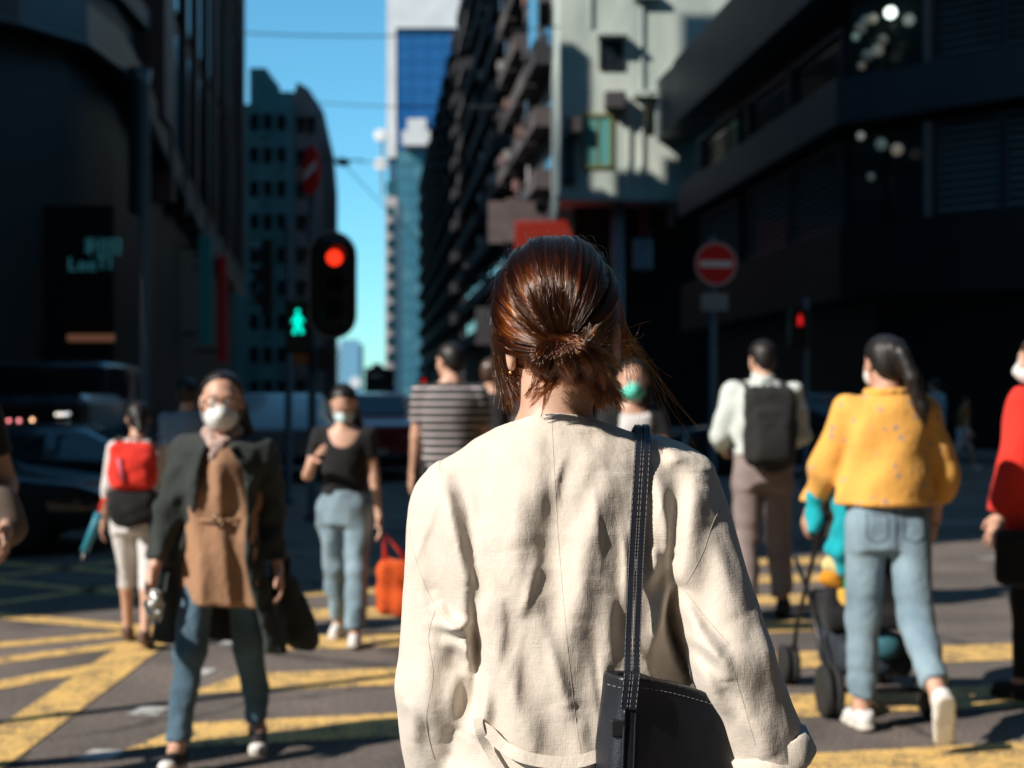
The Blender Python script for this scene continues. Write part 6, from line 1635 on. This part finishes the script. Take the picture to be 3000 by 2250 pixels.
def fold_height(X, Z):
    H = np.zeros(np.broadcast(X, Z).shape, F32)
    for pts, wl, wr_, amp in FOLDS:
        q = np.array([zz(*p) for p in pts], F32)
        q2 = [q[0]]
        for i in range(len(q) - 1):                               # round the polyline
            p0 = q[max(i - 1, 0)]; p1_ = q[i]; p2_ = q[i + 1]; p3_ = q[min(i + 2, len(q) - 1)]
            for t in (0.25, 0.5, 0.75, 1.0): q2.append(0.5 * ((2 * p1_) + (p2_ - p0) * t + (2 * p0 - 5 * p1_ + 4 * p2_ - p3_) * t * t + (3 * p1_ - p0 - 3 * p2_ + p3_) * t ** 3))
        q = np.array(q2); best = np.full(H.shape, 9.0, F32); sg = np.zeros(H.shape, F32); tt = np.zeros(H.shape, F32)
        n = len(q) - 1
        for i in range(n):
            a, b = q[i], q[i + 1]; ab = b - a; L2 = float(ab @ ab) + 1e-12
            t = np.clip(((X - a[0]) * ab[0] + (Z - a[1]) * ab[1]) / L2, 0, 1)
            dx = X - a[0] - t * ab[0]; dz = Z - a[1] - t * ab[1]; dd = np.sqrt(dx * dx + dz * dz)
            s = np.sign(dx * -ab[1] + dz * ab[0]); m = dd < best
            best = np.where(m, dd, best); sg = np.where(m, s, sg); tt = np.where(m, (i + t) / n, tt)
        w = np.where(sg > 0, wr_, wl); fade = 0.12 + 0.88 * np.sin(np.pi * np.clip(tt, 0.03, 0.97)) ** 0.75
        H += (amp * fade * np.exp(-(best / w) ** 2)).astype(F32)
    return H
S = SDF()
S.add(loft([(0.50, 0.015, 0, 0.235, 0.17), (0.80, 0.02, 0, 0.195, 0.145), (0.89, 0.02, 0, 0.168, 0.128), (1.0, 0.02, 0, 0.166, 0.126), (1.1, 0.016, 0, 0.176, 0.126), (1.2, 0.012, 0, 0.186, 0.118), (1.255, 0.008, 0, 0.182, 0.104),
            (1.295, 0.003, 0.0, 0.150, 0.088), (1.322, 0.0, 0.002, 0.108, 0.076), (1.345, -0.001, 0.006, 0.066, 0.065), (1.375, -0.001, 0.012, 0.056, 0.060)]), 0.01)
S.add(cone((-0.05, 0.0, 1.288), (-0.130, 0, 1.240), 0.046, 0.050), 0.03).add(cone((0.05, 0.0, 1.292), (0.155, 0, 1.268), 0.045, 0.054), 0.03)
for sd in (-1, 1):
    a, b, c = [Vector(q) for q in ARM[sd]]
    e = b.lerp(c, 0.72)
    S.add(cone(a, b, 0.056 if sd < 0 else 0.057, 0.055), 0.014).add(capped(cone(b, e + (c - b).normalized() * 0.06, 0.055, 0.057 if sd < 0 else 0.052), b.lerp(c, 0.70), c - b), 0.012)
def jfold(X, Y, Z):
    Hh = fold_height(X[:, :, 0][:, :, None][:, :1], Z)            # x,z map
    m = 1 - np.clip((Y + 0.015) / 0.05, 0, 1)
    return -(Hh * m * 1.45).astype(F32)
S.disp(jfold)
w1 = wob(81, 55, 8, (1.2, 1, 0.5)); w2 = wob(82, 150, 9, (1.2, 1, 0.7)); w3 = wob(83, 30, 6, (1, 1, 0.5))
S.disp(lambda X, Y, Z: 0.0016 * w1(X, Y, Z) + 0.0006 * w2(X, Y, Z) + 0.0022 * w3(X, Y, Z) * (Z < 1.28))
S.sub(cone((-0.001, 0.008, 1.34), (-0.001, 0.014, 1.45), 0.052, 0.054), 0.002)
S.cut(half((0, -0.055, 1.362), (0, 0.42, 1)), 0.002)
JV, JF = S.mesh(0.0034, relax=1)
jacket = link("jacket", np_mesh("jacket", [(JV, JF)]), woman, M_linen)
BV = BVHTree.FromPolygons([tuple(v) for v in JV], [tuple(f) for f in JF])
def on_back(x, z, off=0.002, default=-0.1):
    h = BV.ray_cast(Vector((x, -0.6, z)), Vector((0, 1, 0)))
    return (h[0].y if h[0] is not None else default) - off
def px_back(px, py, off=0.002):
    y = -0.11
    for _ in range(3):
        q = wp(px, py, y); y = on_back(q.x, q.z, off, y)
    q = wp(px, py, y); return Vector((q.x, y, q.z))
def crop2(x, y): return (x / 1.5085 + 1100, y / 1.5085 + 1150)
def spline(P, n):
    P = [Vector(p) for p in P]; out = []
    for i in range(len(P) - 1):
        p0, p1_, p2_, p3_ = P[max(i - 1, 0)], P[i], P[i + 1], P[min(i + 2, len(P) - 1)]
        for k in range(n):
            t = k / n; out.append(0.5 * ((2 * p1_) + (p2_ - p0) * t + (2 * p0 - 5 * p1_ + 4 * p2_ - p3_) * t * t + (3 * p1_ - p0 - 3 * p2_ + p3_) * t ** 3))
    out.append(P[-1]); return out
for pts in ([(779, 100), (783, 200), (795, 420), (806, 600), (825, 850), (852, 1150), (880, 1400), (915, 1640)], [(150, 600), (180, 740), (232, 880), (270, 945), (320, 1010), (400, 1060)],
            [(1525, 512), (1490, 580), (1450, 700), (1400, 800), (1370, 850)], [(270, 945), (235, 1080), (255, 1250), (225, 1450), (260, 1620)], [(1365, 870), (1440, 970), (1560, 1110)], [(1560, 1160), (1620, 1350), (1680, 1560)]):
    q = spline([Vector((*crop2(*p), 0)) for p in pts], 8)
    MB().tube([px_back(p.x, p.y, 0.0) for p in q], 0.00042, 5).build("seam", M_stitch, jacket)
# collar band and rolled right cuff
cuff = MB(); a, b, c = [Vector(q) for q in ARM[1]]; e = b.lerp(c, 0.66); dv = (c - b).normalized(); u = dv.orthogonal().normalized(); v_ = dv.cross(u)
V = []; F = []; n = 40
for k, (r, t) in enumerate(((0.052, -0.034), (0.0575, -0.032), (0.059, 0.0), (0.0575, 0.006), (0.051, 0.005))):
    for i in range(n):
        th = 2 * math.pi * i / n; rr = r + 0.0025 * math.sin(3 * th + k) + 0.0015 * math.sin(7 * th); V.append(e + dv * t + (u * math.cos(th) + v_ * math.sin(th)) * rr)
for k in range(4):
    for i in range(n): F.append((k * n + i, k * n + (i + 1) % n, (k + 1) * n + (i + 1) % n, (k + 1) * n + i))
cuff.add(V, F).build("rolled_cuff", M_linen, jacket, True)
# loose tie belt
def ribbon(pts, w, name, m, parent, off=0.004, th=0.0016, droop=0.0):
    q = spline(pts, 8); b = MB(); V = []; F = []
    for i, p in enumerate(q):
        t = (q[min(i + 1, len(q) - 1)] - q[max(i - 1, 0)]).normalized(); nrm = Vector((0, -1, 0.25)).normalized(); s = t.cross(nrm).normalized() * w / 2
        for ss, dd in ((-1, 0), (1, 0), (1, th), (-1, th)): V.append(p + s * ss + nrm * dd)
    for i in range(len(q) - 1):
        for j in range(4): F.append((i * 4 + j, i * 4 + (j + 1) % 4, i * 4 + 4 + (j + 1) % 4, i * 4 + 4 + j))
    return b.add(V, F).build(name, m, parent)
ribbon([px_back(*crop2(x, y), 0.012) for x, y in ((452, 1470), (500, 1500), (560, 1560), (640, 1606), (760, 1632), (880, 1632), (960, 1612), (1050, 1575), (1120, 1540))], 0.016, "belt", M_linen, jacket)
ribbon([px_back(*crop2(x, y), 0.016) for x, y in ((452, 1440), (462, 1500), (500, 1580), (560, 1680))], 0.012, "belt", M_linen, jacket)

# shoulder bag: straps over the right shoulder, bag under the arm
bagp = Vector((0.155, -0.13, 0.72))
bag = thing("shoulder_bag", "dark navy leather tote hanging from the jacketed woman's right shoulder", "bag", W + bagp)
Rb = Matrix.Rotation(R(27), 4, 'Z')
S = SDF().add(rbx((0.164, -0.105, 0.88), (0.112, 0.034, 0.165), 0.022, Rb), 0.01)
S.sub(rbx((0.164, -0.105, 1.05), (0.100, 0.010, 0.060), 0.008, Rb), 0.002)
gb = wob(91, 26, 6); S.disp(lambda X, Y, Z: (0.005 * gb(X, Y, Z) + 0.010 * np.sin((X - 0.10) * 34) * np.clip((1.03 - Z) / 0.2, 0, 1) ** 0.7 * (X > 0.0)) * 0.8)
def rimcut(X, Y, Z): return Z - (1.022 - 0.020 * np.clip((X - 0.10) / 0.07, 0, 1.6) ** 1.2 - 0.012 * np.clip((Y + 0.12) / 0.03, -0.2, 1)) + 0 * Y
S.cut(rimcut, 0.002)
BVv, BVf = S.mesh(0.0036)
link("bag_body", np_mesh("bag_body", [(BVv - np.array(bagp), BVf)]), bag, M_navyleather)
BB_ = BVHTree.FromPolygons([tuple(v) for v in BVv], [tuple(f) for f in BVf])
def bag_y(x, z, off):
    h = BB_.ray_cast(Vector((x, -0.6, z)), Vector((0, 1, 0))); return (h[0].y - off) if h[0] is not None else None
# path of the strap in photo pixels on the jacket's back
SP = [(1884, 1250), (1883, 1280), (1881, 1330), (1876, 1420), (1870, 1520), (1863, 1640), (1858, 1760), (1853, 1880), (1851, 1960), (1850, 1985)]
ys = []
for p in SP: ys.append(px_back(p[0], max(p[1], 1290), 0.005).y)
y_end = -0.172
for i in range(len(SP)):
    t = i / (len(SP) - 1); ys[i] = min(ys[i], (ys[1] * (1 - t) + y_end * t) + 0.002) if i > 1 else ys[i]
strap_c = [wp(p[0], p[1], y) for p, y in zip(SP, ys)]
top = strap_c[0].copy()
over = [Vector((top.x - 0.002, 0.075, top.z - 0.075)), Vector((top.x - 0.001, 0.05, top.z - 0.030)), Vector((top.x, 0.02, top.z - 0.006)), Vector((top.x, -0.020, top.z - 0.001))]
below = []
for z in (0.985, 0.94, 0.89, 0.84):
    x = strap_c[-1].x - 0.004 - (1.0 - z) * 0.05; yy = bag_y(x, z, 0.001); below.append(Vector((x, yy if yy is not None else -0.17, z)))
full = spline(over + strap_c[1:] + below[:1], 6)
def strap_part(dx, w, name, lift=0.0):
    V = []; F = []; prof = ((-1, 0), (-1, 0.0018), (-0.8, 0.0030), (0.8, 0.0030), (1, 0.0018), (1, 0))
    for i, p in enumerate(full):
        t = (full[min(i + 1, len(full) - 1)] - full[max(i - 1, 0)]).normalized(); s = Vector((1, 0, 0)); s = (s - t * s.dot(t)).normalized(); nrm = s.cross(t)
        if nrm.y > 0 and i > 12: nrm = -nrm
        if i <= 12: nrm = s.cross(t); nrm = nrm if nrm.z > -0.2 else -nrm
        for a_, h_ in prof: V.append(p + s * (dx + a_ * w / 2) + nrm * (h_ + lift) - bagp)
    m = len(prof)
    for i in range(len(full) - 1):
        for j in range(m - 1): F.append((i * m + j, i * m + j + 1, (i + 1) * m + j + 1, (i + 1) * m + j))
        F.append((i * m + m - 1, i * m, (i + 1) * m, (i + 1) * m + m - 1))
    return MB().add(V, F).build(name, M_navyleather, bag)
strap_part(-0.0054, 0.0098, "strap"); strap_part(0.0054, 0.0098, "strap", 0.0006)
M_thread = mat("grey_thread", (0.30, 0.28, 0.28), 0.8)
st = MB()
for dx in (-0.0093, -0.0016, 0.0018, 0.0094):
    acc = 0
    for i in range(len(full) - 1):
        p, q = full[i], full[i + 1]; n = max(1, int((q - p).length / 0.0042))
        for k in range(n):
            a_ = p.lerp(q, k / n) + Vector((dx, -0.0036, 0.0012)); b_2 = p.lerp(q, (k + 0.6) / n) + Vector((dx, -0.0036, 0.0012))
            if a_.y < -0.03: st.tube([a_ - bagp, b_2 - bagp], 0.00030, 4)
tag(st.build("stitching", M_thread, bag), kind="stuff")
seamq = [Vector((p.x - 0.004, p.y - 0.001, p.z)) for p in below] + [Vector((below[-1].x - 0.005, (bag_y(below[-1].x - 0.009, 0.79, 0.002) or -0.17), 0.79))]
MB().tube([p - bagp for p in spline(seamq, 5)], 0.0022, 6).build("seam_piping", M_navyleather, bag, True)
seamq = [Vector((p.x + 0.010, (bag_y(p.x + 0.010, p.z, 0.0004) or -0.17), p.z)) for p in below]
MB().tube([p - bagp for p in spline(seamq, 5)], 0.0012, 6).build("seam_piping", M_navyleather, bag, True)
tabc = wp(1818, 2137, -0.18); MB().rbox((tabc.x - 0.012 - bagp.x, -0.004 + (bag_y(tabc.x, tabc.z, 0.002) or -0.18) - bagp.y, tabc.z - 0.010 - bagp.z), (tabc.x + 0.006 - bagp.x, 0.004 + (bag_y(tabc.x, tabc.z, 0.0) or -0.18) - bagp.y, tabc.z + 0.012 - bagp.z), 0.002).build("leather_tab", M_sigblack, bag)
rimt = MB()
pts = []
for x in np.linspace(0.062, 0.215, 26):
    z = 1.0135 - 0.020 * min(max((x - 0.10) / 0.07, 0), 1.6) ** 1.2; yy = bag_y(x, z - 0.004, 0.0008)
    if yy is not None: pts.append(Vector((x, yy, z - 0.0025)))
for i in range(len(pts) - 1): rimt.tube([pts[i] - bagp, pts[i].lerp(pts[i + 1], 0.55) - bagp], 0.0004, 4)
tag(rimt.build("rim_stitching", M_thread, bag), kind="stuff")

# ---- hair: thousands of curves swept to a knot at the nape
Hc = np.array((0.0, 0.020, 1.506)); Hr = np.array((0.0845, 0.104, 0.0985)); K = np.array((0.004, -0.070, 1.452))
kd = (K - Hc) / Hr; kd /= np.linalg.norm(kd)
M_strand = bpy.data.materials.new("reddish_brown_hair"); M_strand.use_nodes = True
nt = M_strand.node_tree; nt.nodes.clear(); ho = nt.nodes.new("ShaderNodeOutputMaterial"); hb_ = nt.nodes.new("ShaderNodeBsdfHairPrincipled")
hb_.parametrization = 'MELANIN'; hb_.inputs["Melanin"].default_value = 0.63; hb_.inputs["Melanin Redness"].default_value = 1.0
hb_.inputs["Roughness"].default_value = 0.14; hb_.inputs["Radial Roughness"].default_value = 0.35; hb_.inputs["Coat"].default_value = 0.25
hb_.inputs["Tint"].default_value = (1.0, 0.60, 0.42, 1)
hb_.inputs["Random Color"].default_value = 0.35; hb_.inputs["Random Roughness"].default_value = 0.2
nt.links.new(hb_.outputs[0], ho.inputs[0])
NP = 14; STR = []; RAD = []
G = np.random.default_rng(11)
def push(P, r0, r1): STR.append(P.astype(F32)); RAD.append(np.linspace(1, 0, NP)[None, :] * (r0 - r1) + r1 + np.zeros((len(P), 1)))
# 1 scalp strands
def scalp(n, zmin=-0.62):
    U = G.normal(size=(n * 4, 3)); U /= np.linalg.norm(U, axis=1)[:, None]
    U = U[(U[:, 2] > zmin) & ~((U[:, 1] > 0.62) & (U[:, 2] < 0.55)) & (U @ kd < 0.93) & ~((np.abs(U[:, 0]) > 0.75) & (U[:, 2] < -0.40))]
    return U[:n]
e1 = np.cross(kd, (0, 0, 1)); e1 /= np.linalg.norm(e1); e2 = np.cross(e1, kd)
lockG = np.random.default_rng(5); NL = 96
lockA = np.sort(lockG.uniform(-np.pi, np.pi, NL)); lockL = lockG.normal(size=NL); lockW = lockG.uniform(0.35, 0.95, NL); lockB = lockG.normal(size=NL)
def sweep(U, layer):
    om = np.arccos(np.clip(U @ kd, -1, 1)); tn = U - (U @ kd)[:, None] * kd; tn /= np.linalg.norm(tn, axis=1)[:, None]
    az = np.arctan2(tn @ e2, tn @ e1)
    li = np.argmin(np.abs(az[:, None] - lockA[None]), 1)
    t = np.linspace(0, 1, NP)
    out = np.zeros((len(U), NP, 3)); ph = G.uniform(0, 6.28, len(U))
    for j, tj in enumerate(t):
        a = az + (lockA[li] - az) * lockW[li] * np.sin(np.pi * min(tj * 0.85 + 0.08, 1)) * 0.8 + 0.10 * lockB[li] * np.sin(np.pi * tj) + 0.012 * np.sin(ph + 5 * tj)
        th = om * (1 - tj) + 0.05 * tj
        dirv = np.cos(th)[:, None] * kd + np.sin(th)[:, None] * (np.cos(a)[:, None] * e1 + np.sin(a)[:, None] * e2)
        lift = 1 + layer + 0.026 * lockL[li] * np.sin(np.pi * min(tj + 0.1, 1)) + 0.03 * np.exp(-((th - 0.22) / 0.2) ** 2)
        out[:, j] = Hc + dirv * Hr * lift[:, None]
    return out
U = scalp(11500); push(sweep(U, G.uniform(-0.015, 0.045, len(U))), 0.00030, 0.00024)
def bez(n, A, B, C, D, sA, sB, sC, sD, w=0.0):
    q = [np.array(p)[None] + G.normal(size=(n, 3)) * np.array(s) for p, s in ((A, sA), (B, sB), (C, sC), (D, sD))]
    t = np.linspace(0, 1, NP)[None, :, None]; q = [x[:, None, :] for x in q]
    P = (1 - t) ** 3 * q[0] + 3 * (1 - t) ** 2 * t * q[1] + 3 * (1 - t) * t * t * q[2] + t ** 3 * q[3]
    if w: P = P + w * np.sin(t * G.uniform(5, 16, (n, 1, 1)) + G.uniform(0, 6.28, (n, 1, 3))) * t
    return P
def L_(px, py, y): return np.array(wp(px, py, y))
kA = K + np.array((0, -0.012, 0.0))
# 2 the loop of the knot, its wrap, and the fan of ends
def clumps(nc, per, A, B, C, D, sA, sB, sC, sD, j0=0.0012, j1=0.0030, j2=0.0012, w=0.0012):
    c = bez(nc, A, B, C, D, sA, sB, sC, sD); c = np.repeat(c, per, 0)
    t = np.linspace(0, 1, NP); prof = j0 + (j1 - j0) * np.sin(np.pi * np.minimum(t * 1.1, 1)) ** 1.0; prof[t > 0.5] = np.interp(t[t > 0.5], [0.5, 1], [j1, j2])
    off = G.normal(size=(len(c), 1, 3)); L = G.uniform(0.78, 1.0, (len(c), 1, 1)); ph = G.uniform(0, 6.28, (len(c), 1, 3))
    P = c[:, :1] + (c - c[:, :1]) * L + off * prof[None, :, None] + w * np.sin(t[None, :, None] * G.uniform(3, 8, (len(c), 1, 1)) + ph) * t[None, :, None]
    push(P, 0.00030, 0.00018)
n = 330; ang = np.linspace(-0.5, 2 * np.pi - 0.3, NP)[None] + G.normal(0, 0.05, (n, 1))
ax3 = np.array((0.30, -0.55, -0.78)); ax3 /= np.linalg.norm(ax3); ax1 = np.array((1.0, 0, 0)) - ax3 * ax3[0]; ax1 /= np.linalg.norm(ax1); ax2 = np.cross(ax3, ax1)
tt_ = G.uniform(-1, 1, n); r_ = 0.0150 - 0.0022 * tt_ ** 2 + G.normal(0, 0.0004, n)          # a flat band of strands wound round the tail
push(K + np.array((0.004, -0.012, -0.006)) + (np.cos(ang)[..., None] * ax1 * 1.12 + np.sin(ang)[..., None] * ax2) * r_[:, None, None] + ax3 * (tt_ * 0.0055)[:, None, None], 0.00060, 0.00050)
s0 = (0.007, 0.004, 0.005)
clumps(30, 46, kA, L_(1600, 1015, -0.128), L_(1545, 1080, -0.128), L_(1622, 1112, -0.066), s0, (0.008, 0.005, 0.005), (0.009, 0.006, 0.007), (0.012, 0.006, 0.005), 0.0012, 0.0026, 0.0020, 0.0007)
clumps(34, 46, kA, L_(1645, 1005, -0.150), L_(1672, 1088, -0.148), L_(1662, 1116, -0.066), s0, (0.008, 0.005, 0.005), (0.011, 0.006, 0.007), (0.014, 0.006, 0.006), 0.0012, 0.0026, 0.0020, 0.0007)
clumps(28, 44, kA, L_(1690, 1000, -0.142), L_(1765, 1068, -0.138), L_(1715, 1108, -0.066), s0, (0.008, 0.005, 0.005), (0.009, 0.006, 0.007), (0.012, 0.008, 0.007), 0.0012, 0.0026, 0.0020, 0.0007)
clumps(13, 30, kA, L_(1690, 1000, -0.122), L_(1740, 1022, -0.116), L_(1790, 1062, -0.100), s0, (0.005, 0.004, 0.005), (0.008, 0.006, 0.008), (0.014, 0.010, 0.016), j2=0.0008)
clumps(7, 24, kA, L_(1685, 1008, -0.118), L_(1722, 1000, -0.114), L_(1745, 970, -0.106), s0, (0.004, 0.004, 0.004), (0.005, 0.005, 0.005), (0.010, 0.008, 0.010), j2=0.0008)
clumps(30, 40, kA, L_(1700, 1060, -0.060), L_(1755, 1100, -0.045), L_(1785, 1172, -0.030), s0, (0.010, 0.010, 0.010), (0.012, 0.012, 0.010), (0.012, 0.014, 0.010), j2=0.0022)
clumps(9, 16, L_(1600, 1100, -0.085), L_(1598, 1110, -0.09), L_(1596, 1150, -0.085), L_(1575, 1200, -0.072), (0.010, 0.004, 0.005), (0.010, 0.005, 0.006), (0.012, 0.006, 0.006), (0.014, 0.006, 0.010), 0.001, 0.0018, 0.0005)
push(bez(46, kA, L_(1660, 1100, -0.09), L_(1700, 1160, -0.085), L_(1720, 1190, -0.070), (0.006, 0.004, 0.005), (0.012, 0.006, 0.006), (0.02, 0.006, 0.008), (0.025, 0.008, 0.012), 0.003), 0.00018, 0.0001)
push(bez(70, kA, L_(1690, 1010, -0.12), L_(1730, 1040, -0.115), L_(1770, 1050, -0.1), (0.006, 0.004, 0.005), (0.012, 0.006, 0.010), (0.02, 0.008, 0.02), (0.03, 0.012, 0.03), 0.003), 0.00018, 0.0001)
# 3 loose locks at the sides
push(bez(520, L_(1470, 850, 0.03), L_(1436, 930, 0.03), L_(1455, 1060, 0.03), L_(1500, 1165, 0.025), (0.004, 0.012, 0.008), (0.003, 0.010, 0.008), (0.006, 0.012, 0.010), (0.009, 0.012, 0.014), 0.0015), 0.0003, 0.00016)
push(bez(160, L_(1475, 880, 0.01), L_(1455, 960, 0.02), L_(1490, 1080, 0.02), L_(1530, 1140, 0.02), (0.004, 0.01, 0.008), (0.004, 0.01, 0.008), (0.010, 0.012, 0.010), (0.010, 0.012, 0.014), 0.0015), 0.0003, 0.00016)
push(bez(90, L_(1800, 880, 0.03), L_(1826, 930, 0.04), L_(1830, 1010, 0.04), L_(1845, 1080, 0.03), (0.004, 0.012, 0.008), (0.004, 0.01, 0.01), (0.006, 0.012, 0.012), (0.012, 0.014, 0.018), 0.0015), 0.0003, 0.00014)
push(bez(15, L_(1812, 930, 0.04), L_(1850, 1000, 0.05), L_(1910, 1080, 0.05), L_(1990, 1215, 0.05), (0.004, 0.010, 0.010), (0.008, 0.01, 0.01), (0.012, 0.02, 0.012), (0.030, 0.03, 0.030), 0.002), 0.00017, 0.00010)
# 4 flyaways over the outline
U = scalp(260, -0.2); P = sweep(U, np.full(len(U), 0.05)); P += (G.normal(size=(len(U), 1, 3)) * 0.006 + 0.010 * (P - Hc) / 0.1 * G.uniform(0, 1, (len(U), 1, 1))) * np.sin(np.linspace(0, np.pi, NP))[None, :, None]
push(P, 0.00016, 0.00009)
U = scalp(90, 0.0); P = sweep(U, np.full(len(U), 0.03)); off = G.normal(size=(len(U), 1, 3)) * 0.012 + (P[:, :1] - Hc) * 0.12
P = P[:, :1] + (P - P[:, :1]) * 0.35 + off * np.linspace(0, 1, NP)[None, :, None] ** 1.5; push(P, 0.00015, 0.00008)
P = np.concatenate(STR); RA = np.concatenate(RAD).astype(F32)
hc_ = bpy.data.hair_curves.new("hair"); hc_.add_curves([NP] * len(P))
hc_.attributes["position"].data.foreach_set("vector", P.reshape(-1))
ra = hc_.attributes.get("radius") or hc_.attributes.new("radius", 'FLOAT', 'POINT'); ra.data.foreach_set("value", RA.reshape(-1))
hc_.materials.append(M_strand)
hair_o = link("hair", hc_, woman)
tag(hair_o, "reddish brown hair combed back and tied in a loose low knot")
S = SDF().add(ell(tuple(Hc), tuple(Hr * 0.975)), 0.01).add(ell(tuple(K + np.array((0.012, -0.016, -0.02))), (0.030, 0.020, 0.026)), 0.02)
S.cut(lambda X, Y, Z: 0.78 * (Y - 0.02) - 0.62 * (Z - 1.506) - 0.030 + 0 * X, 0.006).cut(half((0, -0.05, 1.425), (0, 0.5, -1)), 0.006)
link("hair_base", np_mesh("hair_base", [S.mesh(0.005)]), woman, M_hairbrown)
